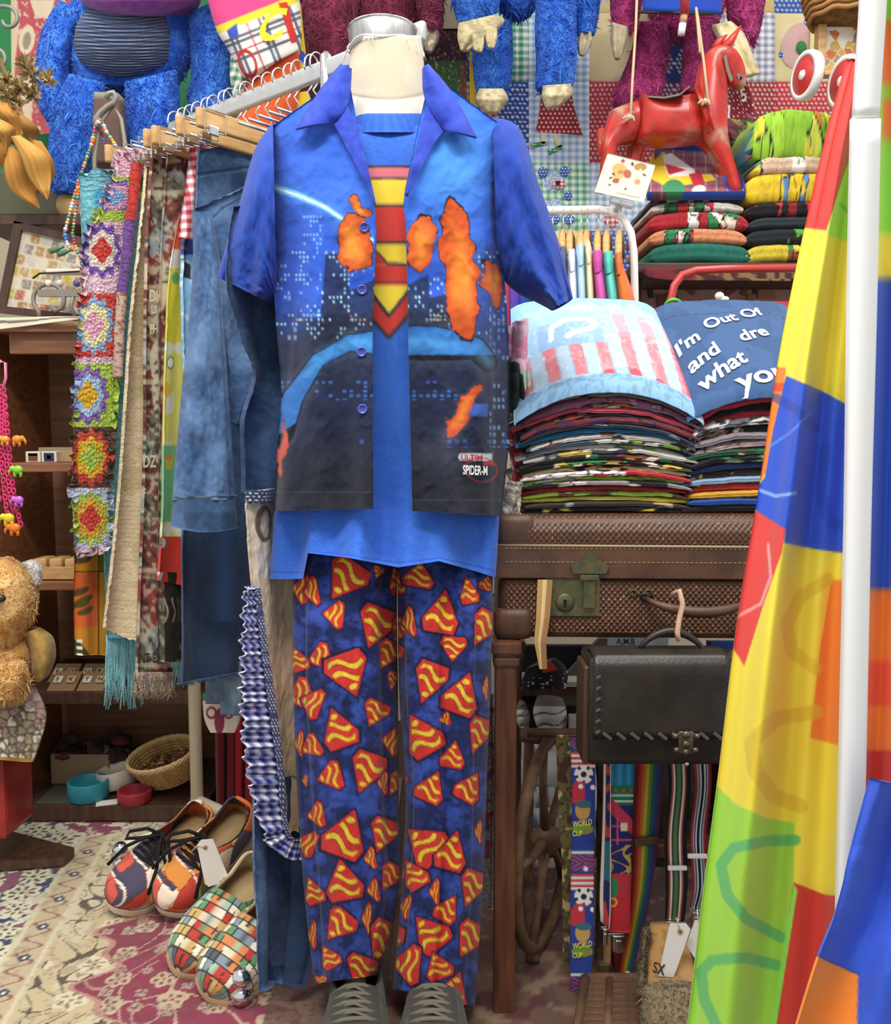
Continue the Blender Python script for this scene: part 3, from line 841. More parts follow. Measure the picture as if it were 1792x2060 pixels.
# ------------------------------------------------------------------ trousers
SH = []
for (x, y, w, h, r) in ((520, 260, 270, 240, 35), (430, 530, 160, 230, 95), (765, 630, 250, 280, 20), (320, 870, 140, 220, 75), (550, 1000, 290, 290, -20), (470, 1420, 220, 280, 160), (755, 1310, 170, 170, 25), (860, 850, 130, 210, 30),
                        (895, 1050, 80, 150, 10), (880, 1520, 120, 240, 100), (690, 1770, 210, 290, 20), (400, 1800, 160, 220, 75), (815, 1850, 90, 210, 90), (925, 260, 100, 240, 170), (1100, 220, 250, 170, 190), (1280, 510, 250, 320, 190),
                        (1490, 340, 130, 210, 170), (1370, 800, 210, 190, 5), (1180, 1065, 190, 300, 20), (1440, 1150, 230, 290, 200), (1120, 1470, 200, 300, 150), (1370, 1630, 180, 200, 190), (1570, 1480, 120, 280, 20), (1610, 640, 120, 280, 30),
                        (1620, 1110, 50, 220, 90), (1200, 1880, 180, 210, 205), (170, 330, 110, 240, 100), (255, 350, 90, 240, 80), (155, 880, 110, 180, 160), (170, 1170, 120, 290, 70), (255, 1220, 110, 250, 110), (160, 1540, 80, 230, 90), (250, 1570, 80, 200, 60),
                        (945, 660, 90, 220, 20), (1015, 590, 75, 260, 80), (1630, 280, 90, 110, 200), (780, 200, 80, 80, 20), (1300, 1350, 80, 110, 80), (205, 1830, 50, 110, 90), (920, 1860, 55, 210, 30), (1500, 1880, 140, 220, 210)):
    SH.append((x / 3.896 + 560, y / 3.896 + 1100, w / 3.896, h / 3.896, r))
for (x, y, w, h, r) in ((290, 310, 115, 210, 80), (530, 455, 270, 330, 200), (820, 470, 180, 240, 20), (715, 650, 70, 190, 80), (215, 530, 110, 210, 110), (510, 820, 270, 300, 170), (270, 900, 110, 210, 160), (740, 900, 70, 200, 80), (875, 800, 110, 210, 30),
                        (470, 1180, 190, 200, 40), (690, 1120, 85, 280, 90), (820, 1310, 180, 320, 25), (260, 1250, 80, 250, 90), (395, 1420, 110, 170, 150), (640, 1530, 220, 190, 20), (325, 1600, 60, 90, 120), (1140, 530, 160, 330, 130), (1360, 590, 200, 290, 195),
                        (1565, 440, 65, 210, 90), (1060, 770, 120, 230, 150), (1220, 910, 90, 230, 90), (1330, 1040, 110, 220, 210), (1515, 890, 140, 280, 20), (990, 1030, 60, 210, 100), (1180, 1230, 180, 270, 140), (1500, 1290, 160, 260, 30), (1000, 1480, 210, 330, 95),
                        (1250, 1490, 190, 180, 160), (1370, 1690, 210, 270, 200), (1110, 1780, 90, 70, 20)):
    SH.append((x / 3.896 + 560, y / 3.896 + 1560, w / 3.896, h / 3.896, r))
PENT = [(-.42, -.5), (.42, -.5), (.52, -.22), (0, .55), (-.52, -.22)]
def pantcol(px, py, U=None, T=None):
    n = fbm(px / 24, py / 24, 13, 4); n2 = fbm(px / 9 + n * 3, py / 9, 17, 3)
    c = base(px, '#2a3f94'); paint(c, sst(.45, .62, n), '#1b2450', .8); paint(c, sst(.58, .68, n2), '#151c40', .65); paint(c, sst(.42, .30, n), '#3857b8', .6)
    for (cx, cy, w, h, r) in SH:
        z = (np.abs(px - cx) < max(w, h) * .75) & (np.abs(py - cy) < max(w, h) * .75)
        if not z.any(): continue
        a = math.radians(r); ca, sa = math.cos(a), math.sin(a)
        # unit frame of the badge, squeezed into its box
        x0 = (px - cx) * ca + (py - cy) * sa; y0 = -(px - cx) * sa + (py - cy) * ca
        hw = abs(w * ca) + abs(h * sa); hh = abs(w * sa) + abs(h * ca)
        hw = max(hw * .92, 8); hh = max(hh * .92, 8)
        u = x0 / hw; v = y0 / hh
        paint(c, z & inpoly(u / 1.12, v / 1.12, PENT), '#14173a')
        m = z & inpoly(u, v, PENT)
        paint(c, m, '#dd2f2a')
        wv = v - 0.13 * np.sin(u * 7)
        inn = m & inpoly(u / .82, v / .82, PENT)
        k1 = (np.abs(wv + .26) < .085); k2 = (np.abs(wv - .04) < .085) ; k3 = ell(u, v, .02, .30, .14, .09) < 1
        paint(c, inn & (k1 | k2 | k3), '#8a2a1e'); 
        k1 = (np.abs(wv + .26) < .065); k2 = (np.abs(wv - .04) < .065); k3 = ell(u, v, .02, .30, .12, .07) < 1
        paint(c, inn & (k1 | k2 | k3), '#f3c92c')
    paint(c, n2 > .66, '#203060', .12)
    return c
pant = thing('trousers', 'navy trousers printed with red and yellow shield badges on the dress form', 'trousers')
def pf(steps, seed):
    def f(U, T):
        r = 0.006 * np.sin(U * 9 + T * 2 + seed) + 0.006 * (fbm(U * 7, T * 12, seed) - .5) + 0.005 * (fbm(U * 20 + T * 8, T * 18, seed + 3) - .5)
        for (u0, s, wd) in steps: r = r + s * sst(u0 - wd, u0 + wd, U + 0.02 * np.sin(T * 5))
        return r
    return f
ptube('trouser_leg', [(592, 1090), (589, 1250), (590, 1400), (598, 1600), (612, 1800), (632, 1979)], [(800, 1090), (798, 1250), (800, 1400), (801, 1600), (801, 1800), (758, 1962)], MY, [.045, .078, .083, .082, .08, .075], pantcol, parent=pant,
      nf=130, nb=40, nv=340, fold=pf([(.15, .022, .012), (.85, -.02, .03), (.05, -.004, .02)], 2), pw=.75)
ptube('trouser_leg', [(799, 1090), (800, 1250), (803, 1400), (816, 1600), (806, 1800), (790, 1988)], [(992, 1090), (990, 1250), (986, 1400), (978, 1600), (970, 1800), (955, 2026)], MY, [.045, .078, .083, .082, .08, .075], pantcol, parent=pant,
      nf=130, nb=40, nv=340, fold=pf([(.10, .020, .012), (.46, -.014, .008), (.84, -.012, .012)], 6), pw=.75)
ptube('waistband', [(600, 1030), (594, 1110)], [(985, 1030), (990, 1110)], MY, [.045, .045], pantcol, parent=pant, nf=60, nb=30, nv=20)
# ================================================================== right-hand side: stand, suitcase, folded shirts
TY = 1.40
stand = thing('sewing_stand', 'old brown wooden sewing machine stand holding up the wicker suitcase', 'stand')
def post(px0, px1, Y, m=M_POSTWOOD, top=1290):
    a = at(px0, top, Y); b = at(px1, top, Y); w = b.x - a.x; cx = (a.x + b.x) / 2
    b_ = MB(); zt = a.z
    b_.box((cx, Y + w / 2, zt / 2 - .004), (w * .82, w * .82, zt + .008), bev=.004)
    b_.box((cx, Y + w / 2, zt - .012), (w * 1.12, w * 1.12, .022), bev=.004)
    b_.box((cx, Y + w / 2, zt - .035), (w * .98, w * .98, .016), bev=.004)
    return b_.build('post', m, stand)
post(992, 1046, TY); post(1560, 1610, TY); post(1010, 1055, TY + .40); post(1500, 1545, TY + .40)
za = at(1000, 1290, TY).z
for x in (xat(1019, TY) + 0.0, xat(1585, TY)):
    MB().box((x, TY + .22, za - .02), (.03, .40, .04), bev=.003).build('side_rail', M_POSTWOOD, stand)
MB().box(((xat(1019, TY) + xat(1585, TY)) / 2, TY + .42, za - .02), (.52, .03, .04), bev=.003).build('back_rail', M_POSTWOOD, stand)
MB().box(((xat(1019, TY) + xat(1585, TY)) / 2, TY + .40, .10), (.52, .03, .03), bev=.003).build('stretcher', M_POSTWOOD, stand)

# --- wicker suitcase (local frame: x along the front, y into depth, z up)
SC0 = Vector((xat(1004, TY + .02), TY + .02, za + .0005))
SW, SD = .50, .36
SH_ = at(1000, 1040, TY + .02).z - za
ang = math.radians(-2.0); sc_x = Vector((math.cos(ang), math.sin(ang), 0)); sc_y = Vector((-math.sin(ang), math.cos(ang), 0))
def scp(x, y, z): return SC0 + sc_x * x + sc_y * y + Vector((0, 0, z))
scR = Matrix((sc_x, sc_y, Vector((0, 0, 1)))).transposed()
suit = thing('suitcase', 'woven brown wicker suitcase with leather lid band and tarnished brass lock', 'suitcase')
M_LEATHER = mat('brown_leather', '#6a452c', 0.5, c2='#4b2f1e', vscale=14, bump=(160, 0.25))
M_BRASS = mat('tarnished_brass', '#77683f', 0.5, 0.6, c2='#4d5a42', vscale=60, bump=(150, .3))
def wick(x, z, seed, dark):
    row = np.floor(z / .0052); ph = (row % 2) * math.pi
    wv = np.sin(x / .0046 * math.pi + ph); rz = np.sin((z / .0052 % 1) * math.pi)
    h = .0022 * np.clip(wv, -.3, 1) * rz
    c = base(x, dark); n = fbm(x * 30, z * 30, seed); k = vnoise(x / .0046, row * 3.1, seed + 2)
    paint(c, sst(0, 1, wv * rz), '#8d5730', .85); paint(c, (k > .78) & (wv * rz > .4), '#b5793f'); paint(c, sst(.45, .7, n), '#4d3120', .5); paint(c, rz < .35, '#2c1a10', .7)
    return h, c
def wick_sheet(name, x0, x1, prof, seed, dark, nu=330, nv=60):
    """prof: (y,z) points from bottom to top, woven sheet following it"""
    pr = np.array(prof); d = np.r_[0, np.cumsum(np.hypot(*np.diff(pr, axis=0).T))]
    s = np.linspace(0, d[-1], nv); y = np.interp(s, d, pr[:, 0]); z = np.interp(s, d, pr[:, 1])
    x = np.linspace(x0, x1, nu); X, S = np.meshgrid(x, s); h, c = wick(X, S, seed, dark)
    Yl = y[:, None] - h - .0006; Z = z[:, None] + h * (s / d[-1])[:, None] * .4
    V = np.array(SC0) + X[..., None] * np.array(sc_x) + Yl[..., None] * np.array(sc_y) + Z[..., None] * np.array((0, 0, 1))
    return link_mesh(name, raw_mesh(name, V.reshape(-1, 3), grid_quads(nv, nu), col=c.reshape(-1, 3)), vcmat('leather'), suit)
hb = SH_ * .50
MB().box(scp(SW / 2, SD / 2, hb / 2), (SW, SD, hb), scR, bev=.012).build('lower_case', M_LEATHER, suit, True)
MB().box(scp(SW / 2, SD / 2, (hb + SH_) / 2 + .001), (SW + .012, SD + .012, SH_ - hb), scR, bev=.022).build('lid', M_LEATHER, suit, True)
wick_sheet('lower_weave', .012, SW - .012, [(-.001, .010), (-.003, .03), (-.003, hb - .004)], 3, '#5a3620', nv=90)
wick_sheet('lid_weave', .03, SW - .02, [(-.008, hb + (SH_ - hb) * .52), (-.0085, SH_ - .022), (-.002, SH_ - .008), (.012, SH_ + .0015), (.10, SH_ + .0025)], 5, '#4f301d', nv=60)
MB().box(scp(SW / 2, -.0065, hb + (SH_ - hb) * .27), (SW + .016, .010, (SH_ - hb) * .52), scR, bev=.002).build('lid_band', M_LEATHER, suit)
for zz in (hb + (SH_ - hb) * .28, hb + (SH_ - hb) * .50):
    st = MB()
    for k in range(66): st.box(scp(.012 + k * .0075, -.0122, zz), (.0042, .0012, .0009), scR)
    st.build('stitching', mat('stitch_thread', '#b59a72', .9), suit)['kind'] = 'stuff'
MB().tube([scp(-.008, -.010, hb + (SH_ - hb) * .545), scp(SW * .5, -.0125, hb + (SH_ - hb) * .54), scp(SW + .006, -.012, hb + (SH_ - hb) * .53)], .0022, 8).build('piping', mat('pale_piping', '#a58a66', .7), suit, True)
for (cx, cz, hh) in ((.028, .024, .052), (.030, SH_ - .025, .058)):
    MB().box(scp(cx - .004, .004, cz), (.062, .030, hh), scR, bev=.013).build('corner_cap', M_LEATHER, suit, True)
# lock
lx = .118
lk = MB().box(scp(lx, -.006, hb - .030), (.088, .004, .062), scR, bev=.0015).build('lock_plate', M_BRASS, suit)
MB().lathe(scp(lx - .012, -.008, hb - .038), [(.015, 0), (.015, .002), (.012, .004), (.0002, .004)], 20, rot=scR @ Matrix.Rotation(math.radians(90), 3, 'X')).build('lock_disc', M_BRASS, lk, True)
kb = MB().lathe(scp(lx - .012, -.0125, hb - .035), [(.0028, 0), (.0028, .001)], 10, rot=scR @ Matrix.Rotation(math.radians(90), 3, 'X')); kb.box(scp(lx - .012, -.013, hb - .041), (.0026, .001, .009), scR)
kb.build('keyhole', paintm('#15100a', .8), lk)
hs = MB().box(scp(lx + .026, -.011, hb - .022), (.019, .005, .05), scR, bev=.0015); hs.box(scp(lx + .026, -.0125, hb + .003), (.030, .007, .010), scR, bev=.002)
hs.prism([scp(lx + .000, -.0125, hb + .010), scp(lx + .052, -.0125, hb + .010), scp(lx + .056, -.0125, hb + .022), scp(lx + .044, -.0125, hb + .030), scp(lx + .030, -.0125, hb + .040), scp(lx + .026, -.0125, hb + .046), scp(lx + .020, -.0125, hb + .040), scp(lx + .008, -.0125, hb + .030), scp(lx - .004, -.0125, hb + .022)], -sc_y * .004)
hs.build('hasp', M_BRASS, suit)
# handle
hx0, hx1, hz = .235, .395, hb - .030
hp = [scp(hx0 + (hx1 - hx0) * k / 20, -.012 - .030 * math.sin(math.pi * k / 20) ** .6, hz - .016 * math.sin(math.pi * k / 20) ** .7) for k in range(21)]
MB().tube(hp, [.004 + .005 * math.sin(math.pi * k / 20) for k in range(21)], 12).build('handle', M_LEATHER, suit, True)
for x in (hx0, hx1):
    MB().tube([scp(x + .009 * math.cos(t), -.010 - .003 * math.sin(t), hz + .006 * math.sin(t) + .002) for t in np.linspace(0, 2 * math.pi, 16, endpoint=False)], .0022, 6, closed=True).build('handle_ring', M_DARKMETAL, suit, True)
for k in (0, 1):
    MB().tube([scp(hx0 - .020 + .024 * k + .005 * math.cos(t), -.006, hz + .008 + .005 * math.sin(t)) for t in np.linspace(0, 2 * math.pi, 14, endpoint=False)], .0018, 6, closed=True).build('eyelet', M_BRASS, suit, True)
# cotton strap hanging out of the suitcase
sp_ = MB(); sx = .072
for k, (dx, cc_) in enumerate(((-.006, '#c89a58'), (.001, '#e3c48a'), (.007, '#a87a45'))):
    sp_.strip([scp(sx + dx + .001 * k, -.016 - .001 * k, hb), scp(sx + dx - .002, -.018 - k * .002, hb - .06), scp(sx - .006 + dx * .8, -.017 - k * .002, hb - .10), scp(sx + dx * .3, -.015, hb - .145)], sc_x * .0042, sc_y * -.0012, cc_)
o = sp_.build('webbing_strap', None, None, vc='cloth'); tag(o, 'narrow tan webbing strap hanging out of the wicker suitcase lid', 'strap')

# ------------------------------------------------------------------ folded shirts
def folded(name, label, cx, w, Yf, d, z0, t0, t1, sag, tilt, col, pal, seed, group=None, dx=0.0, nx=64, roll=0.0):
    """one folded T-shirt: z0 height of its underside at the front centre, t0/t1 thickness front/back"""
    rng = np.random.default_rng(seed)
    x = np.linspace(-1, 1, nx)
    a = np.concatenate([np.linspace(.5 * math.pi, 1.5 * math.pi, 14), ])
    # section ring: front roll, bottom, back roll, top    (yy: 0 front .. 1 back, zz: 0..1)
    ring = [(.5 + .5 * math.cos(q), .5 + .5 * math.sin(q)) for q in np.linspace(.5 * math.pi, 1.5 * math.pi, 13)]
    yy = [r[0] * 0.09 for r in ring] + [.25, .5, .75, .93, 1.0, .93, .75, .5, .25]
    zz = [r[1] for r in ring] + [0, 0, 0, 0.02, .5, .98, 1, 1, 1]
    yy = np.array(yy); zz = np.array(zz)
    crease = np.array([1 - .28 * math.exp(-((z - .5) / .10) ** 2) if i < 13 else 1 for i, z in enumerate(zz)])
    X, Yy = np.meshgrid(x, yy, indexing='ij'); _, Zz = np.meshgrid(x, zz, indexing='ij')
    wav = .004 * (fbm(x * 3 + seed, np.full_like(x, seed * .7), 3) - .5) * 2 + .002 * (fbm(x * 9 + seed, np.full_like(x, seed * 1.7), 5) - .5)
    rnd = (1 - np.abs(x) ** 10 * .55)[:, None]
    th = (t0 + (t1 - t0) * Yy) * rnd
    yl = (Yy * d) + (1 - crease)[None, :] * .012 + .006 * (fbm(x * 2.5 + seed * 3, np.full_like(x, 1.5), 9) - .5)[:, None] * (1 - Yy)
    sg = -sag * (np.abs(x) ** 2.2)[:, None] * (1 - .25 * Yy)
    z = z0 + Zz * th + sg + yl * tilt + wav[:, None] * min(1, sag * 60 + .25) + roll * X + (1 - rnd) * t0 * .3
    V = np.stack([cx + dx + X * w / 2, Yf + yl, z], -1)
    c = base(X, col)
    if pal:
        idn, bd = cell(X * 5 + seed, Zz * .9 + Yy * 9 + seed * .37, seed)
        msk = (fbm(X * 2.2 + seed, Yy * 3, seed + 4, 2) > .47)
        for k, p in enumerate(pal):
            paint(c, msk & (idn > k / len(pal)) & (idn <= (k + 1) / len(pal)) & (vnoise(X * 9, Zz * 2 + k, seed) > .3), p)
        paint(c, msk & (bd < .06), '#25201f')
    n = fbm(X * 20, Yy * 60 + Zz * 5, seed + 6); paint(c, n > .6, '#000000', .10)
    nr = len(yy)
    V = V.reshape(-1, 3); c = c.reshape(-1, 3)
    q = grid_quads(nx, nr, True)[:, ::-1]
    tris = []
    for row in (0, nx - 1):
        ci = len(V); V = np.vstack([V, V[row * nr:(row + 1) * nr].mean(0)]); c = np.vstack([c, c[row * nr]])
        for j in range(nr):
            f = (ci, row * nr + j, row * nr + (j + 1) % nr); tris.append(f if row == 0 else f[::-1])
    o = link_mesh(name, raw_mesh(name, V, q, tris, c), vcmat('cloth'))
    tag(o, label, 't-shirt', group)
    return o
ORD = ['first', 'second', 'third', 'fourth', 'fifth', 'sixth', 'seventh', 'eighth', 'ninth', 'tenth', 'eleventh', 'twelfth', 'thirteenth', 'fourteenth', 'fifteenth', 'sixteenth', 'seventeenth', 'eighteenth', 'nineteenth', 'twentieth', 'twenty-first', 'twenty-second', 'twenty-third', 'twenty-fourth']
ZS = SC0.z + SH_ + .004
SY = TY + .06
st1 = [('black', '#1d1c22', ['#2a2a30', '#e6cf4a']), ('dark patterned', '#3b3630', ['#8b8f98', '#c8a070', '#2c2620']), ('yellow', '#d9c93a', None), ('lime green', '#93b53a', ['#6a3f34', '#2f7a3a']), ('bright red', '#c42a2e', None), ('grey', '#9a948c', ['#2a282a', '#e8e0d4']),
       ('lime', '#a2c82c', ['#e6e3c0', '#b8d84a']), ('red and white', '#c9303a', ['#f0e8e4', '#c9303a', '#f0e8e4']), ('tan', '#d6ba86', ['#1c1a1a', '#d6ba86']), ('black comic-print', '#1c1b1e', ['#e0b83a', '#7a4030', '#3f8a4a', '#e8dcc0']), ('orange and black', '#2a2526', ['#d88a36', '#2c6a4a', '#7a3a2c', '#e8e0d8']),
       ('off-white', '#c9c4bc', ['#555a66', '#d8b840', '#4a3a6a']), ('pale grey', '#b0aca6', ['#4a6a9a', '#86b04a', '#a0a4ac']), ('slate blue', '#4a566e', ['#90a84a', '#d8d4cc', '#6a7080']), ('white graphic', '#d0cac2', ['#2e4a40', '#a85a48', '#c8c0b4']), ('teal blue', '#1f6f9e', None),
       ('dark multicolour', '#3a4048', ['#3a9a86', '#4a3a6a', '#8a8a92']), ('maroon', '#7a3038', ['#3a2a66', '#7a3038']), ('black photo-print', '#262224', ['#d8c8b4', '#8a6a58', '#b03a30']), ('rose pink', '#c8485c', None), ('lilac', '#9a9ab8', ['#d88a3a', '#5a3a7a', '#e8dcd0']), ('plum', '#8a4a68', ['#c07a9a', '#8a4a68']), ('grey-brown striped', '#7a6a64', ['#2a2626', '#e8e2da', '#c04a30'])]
n1 = len(st1); cx1 = xat(1222, SY); w1 = .285
z = ZS; ZTOP = at(1222, 790, SY).z
t0 = (ZTOP - ZS) / n1
for i, (nm, c_, pal) in enumerate(st1):
    f = i / (n1 - 1)
    folded('folded_t_shirt', 'folded %s T-shirt, %s above the suitcase under the striped blue shirt' % (nm, ORD[i]), cx1, w1 + random.Random(i).uniform(-.02, .015) + .012 * f, SY + random.Random(i + 50).uniform(-.008, .008), .25, z, t0 * .96, t0 * .96 + .0055, .004 + .040 * f ** 1.4, .50 * f ** 1.3, c_, pal, i + 3, 'T-shirts stacked under the striped light blue shirt', dx=random.Random(i + 9).uniform(-.008, .008))
    z += t0
st2 = [('black', '#1b1a1e', ['#2c2a2e', '#5a2030']), ('royal blue', '#1f4b9a', None), ('amber yellow', '#d89a2c', None), ('red', '#c03028', None), ('pale blue print', '#8aa8c8', ['#d8d8dc', '#4a6a9a', '#c8a070']), ('yellow and brown', '#3a3230', ['#e0c84a', '#c8a078', '#2a4a7a']), ('navy', '#1c2c5c', None), ('black with green', '#22242a', ['#2f6a3c', '#1c1b1e', '#7a8a5a']),
       ('green print', '#2c5a3c', ['#c8beb0', '#5a4034', '#2c7a44']), ('dusty pink', '#b89098', ['#2a2628', '#c8a8a8']), ('grey marbled', '#8a8084', ['#5a5458', '#b0a4a8']), ('black skull-print', '#232024', ['#d8ccb8', '#8a6a4a']), ('charcoal', '#3a383c', ['#6a686c', '#d0ccc4']), ('crimson', '#b02c38', None), ('black plain', '#1c1a1c', None), ('coral red', '#c83844', None)]
n2 = len(st2); cx2 = xat(1540, SY); w2 = .255; z = ZS; ZT2 = at(1540, 800, SY).z; t2 = (ZT2 - ZS) / n2
for i, (nm, c_, pal) in enumerate(st2):
    f = i / (n2 - 1)
    folded('folded_t_shirt', 'folded %s T-shirt, %s above the suitcase under the lettered navy shirt' % (nm, ORD[i]), cx2, w2 + random.Random(i + 70).uniform(-.015, .01), SY + random.Random(i + 90).uniform(-.006, .010), .25, z, t2 * .96, t2 * .96 + .0065, .003 + .034 * f ** 1.5, .45 * f ** 1.3, c_, pal, i + 43, 'T-shirts stacked under the lettered navy shirt', dx=random.Random(i + 39).uniform(-.006, .008))
    z += t2
# top shirt of the first stack: pale blue with red stripes
def top_shirt(name, label, cx, w, z0, th, sag, tilt, colf, d=.30, nx=110, ny=110, bow=0.0, skew=0.0):
    root = thing(name, label, 't-shirt')
    u = np.linspace(-1, 1, nx); v = np.linspace(0, 1, ny)
    U, Vv = np.meshgrid(u, v)
    prof = np.where(Vv < .05, np.sqrt(np.clip(1 - (1 - Vv / .05) ** 2, 0, 1)), 1)
    wid = w / 2 * (1 - .10 * Vv)
    x = cx + U * wid + skew * Vv
    y = SY - .012 + Vv * d
    hump = .012 * np.sin(np.pi * np.clip(Vv, 0, 1)) + bow * np.sin(np.pi * Vv)
    edge_ = (1 - np.abs(U) ** 12)
    zz = z0 - sag * np.abs(U) ** 2.2 * (1 - .75 * Vv) + tilt * (Vv * d) + th * prof * (0.45 + .55 * edge_) + hump + .004 * (fbm(U * 3, Vv * 4, 5) - .5) + .002 * (fbm(U * 9, Vv * 9, 8) - .5)
    V = np.stack([x, y, zz], -1)
    o = link_mesh('upper_face', raw_mesh('upper_face', V.reshape(-1, 3), grid_quads(ny, nx), col=colf(U, Vv).reshape(-1, 3)), vcmat('cloth'), root)
    lo = V.copy(); lo[..., 2] = zz - th * prof * .95 - .001
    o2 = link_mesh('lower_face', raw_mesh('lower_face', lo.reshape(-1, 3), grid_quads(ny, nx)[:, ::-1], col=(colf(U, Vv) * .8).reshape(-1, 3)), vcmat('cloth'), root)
    sd = []
    for k in (0, nx - 1):
        s_ = np.stack([V[:, k], lo[:, k]], 1).reshape(-1, 3)
        o3 = link_mesh('side_fold', raw_mesh('side_fold', s_, grid_quads(ny, 2), col=base(np.zeros(ny * 2), tuple(colf(U, Vv)[ny // 2, k]))), vcmat('cloth'), root)
        solid(o3, .003, 0)
    return root, V
def bluestr(U, Vv):
    c = base(U, '#8fc3ea'); n = fbm(U * 3, Vv * 3, 3); paint(c, n > .5, '#9fceef', .5)
    fan = (U + .05) * (1 + .25 * (1 - Vv))
    k = np.floor(fan * 5.6); fr = fan * 5.6 - k
    zone = (Vv > .09) & (Vv < .36 + .16 * sst(-.3, .5, U)) 
    paint(c, zone & (k % 2 == 0) & (fr > .05) & (fr < .95), '#d9535e'); paint(c, zone & (k % 2 == 1), '#a9c6d8', .7)
    paint(c, zone & ((fr < .05) | (fr > .95)), '#7fa6c8', .8)
    paint(c, (Vv > .36) & (Vv < .62) & (U > -.7) & (U < .1), '#6ea8de', .9)
    l = pdist(U, Vv, [(-.55, .45), (-.52, .58), (-.30, .66), (-.02, .64), (.05, .58), (-.05, .52), (-.22, .50), (-.35, .46)])
    paint(c, l < .028, '#f4f6f6')
    paint(c, (Vv > .45) & (U > .25) & (k % 2 == 0) & (Vv < .75), '#d87a86', .8)
    paint(c, Vv < .075, '#86b6dc'); paint(c, (fbm(U * 30, Vv * 60, 9) > .55) & (Vv < .085), '#6f8ea8', .6)
    return c
ts1, TV1 = top_shirt('striped_t_shirt', 'folded light blue T-shirt with red stripes on top of the taller T-shirt stack', cx1, .305, ZS + t0 * n1 + .001, .013, .052, .60, bluestr)
def navyt(U, Vv):
    c = base(U, '#33527e'); n = fbm(U * 4, Vv * 5, 6); paint(c, n > .5, '#3d5f8e', .6); paint(c, np.abs(Vv - .80 - .02 * np.sin(U * 5)) < .004, '#22365a'); return c
ts2, TV2 = top_shirt('lettered_t_shirt', 'folded navy T-shirt with white handwritten lettering beside the striped light blue shirt', cx2 + .012, .285, ZS + t2 * n2 + .001, .012, .040, .62, navyt)
M_LET = mat('white_ink', '#f1f3f3', .8)
def on_top(TV):
    ny_, nx_ = TV.shape[:2]
    def f(u, v):
        i = np.clip(v * (ny_ - 1), 0, ny_ - 1.001); j = np.clip((u + 1) / 2 * (nx_ - 1), 0, nx_ - 1.001)
        i0 = i.astype(int); j0 = j.astype(int); fi = (i - i0)[:, None]; fj = (j - j0)[:, None]
        P = (TV[i0, j0] * (1 - fj) + TV[i0, j0 + 1] * fj) * (1 - fi) + (TV[i0 + 1, j0] * (1 - fj) + TV[i0 + 1, j0 + 1] * fj) * fi
        P[:, 2] += .0022; P[:, 1] -= .0012
        return P
    return f
w_on = on_top(TV2)
for (s, org, xd, yd) in (("I'm", (-.95, .40), (.28, .075), (-.03, .15)), ('Out Of', (-.50, .57), (.30, .06), (-.03, .15)), ('and', (-.86, .235), (.29, .07), (-.04, .15)), ('dre', (-.14, .40), (.30, .06), (-.03, .15)), ('what', (-.80, .075), (.31, .075), (-.04, .16)), ('you', (-.40, .012), (.44, .06), (-.04, .17)), ('y', (.40, .25), (.30, .06), (-.03, .15))):
    lettering('lettering', s, org, xd, yd, w_on, M_LET, ts2)
# clear plastic wrap on the striped shirt
m, nt, b_ = _new('clear_film'); MATS['clear_film'] = m
b_.inputs['Base Color'].default_value = (1, 1, 1, 1); b_.inputs['Roughness'].default_value = .12; b_.inputs['Alpha'].default_value = .16; b_.inputs['Specular IOR Level'].default_value = 1.0
ny_, nx_ = TV1.shape[:2]
sub = TV1[4:86, 8:102].copy()
uu, vv = np.meshgrid(np.linspace(0, 1, sub.shape[1]), np.linspace(0, 1, sub.shape[0]))
wr = np.abs(fbm(uu * 6 + vv * 4, vv * 7 - uu * 2, 12) - .5) * .05 + np.abs(fbm(uu * 14, vv * 14 + uu * 6, 15) - .5) * .016
sub[..., 2] += .004 + wr; sub[..., 1] -= .003
fm = link_mesh('plastic_bag', raw_mesh('plastic_bag', sub.reshape(-1, 3), grid_quads(*sub.shape[:2])), m)
tag(fm, 'crinkled clear plastic bag lying over the striped light blue T-shirt', 'plastic bag')

# garments slumped to the left of the stack
def slump(name, label, L, R, Y, colf, seed, cat='garment'):
    o = psheet(name, L, R, Y, colf, nu=24, nv=60, fold=lambda U, T: .010 * np.sin(U * 9 + T * 6 + seed) + .012 * (fbm(U * 4, T * 9, seed) - .5), thick=.006)
    tag(o, label, cat); return o
tie = lambda px, py, U, T: paint(paint(base(px, '#e58bb0'), fbm(px / 14, py / 20, 4) > .5, '#f0c0d4'), py > 745, '#a8d8b0', .8)
slump('tie_dye_shirt', 'pink tie-dye shirt slipping down the side of the striped shirt stack', [(1018, 660), (1022, 720), (1040, 790), (1052, 850)], [(1055, 640), (1062, 720), (1070, 790), (1078, 850)], 1.50, tie, 1)
slump('black_cardigan', 'black garment draped beside the pink tie-dye shirt and the stack', [(1016, 720), (1022, 800), (1038, 860), (1040, 900)], [(1050, 740), (1058, 800), (1070, 860), (1066, 905)], 1.485, lambda px, py, U, T: base(px, '#222a2c'), 3)
slump('red_scarf', 'red and white scarf hanging down beside the black garment to the suitcase', [(1006, 760), (1012, 830), (1026, 900), (1036, 985)], [(1040, 760), (1046, 830), (1056, 900), (1056, 990)], 1.50, lambda px, py, U, T: paint(paint(base(px, '#c23b4a'), fbm(px / 9, py / 12, 8) > .6, '#e8d0c4'), fbm(px / 12, py / 30, 3) < .35, '#7a2630'), 5)
gm = slump('mesh_pouch', 'grey mesh pouch on the suitcase corner under the red scarf', [(1006, 975), (1004, 1010), (1008, 1042)], [(1046, 968), (1048, 1010), (1044, 1042)], 1.452, lambda px, py, U, T: dots(px, py, 6, 1.8, '#b9b2a6', '#7d766c'), 7, 'pouch')
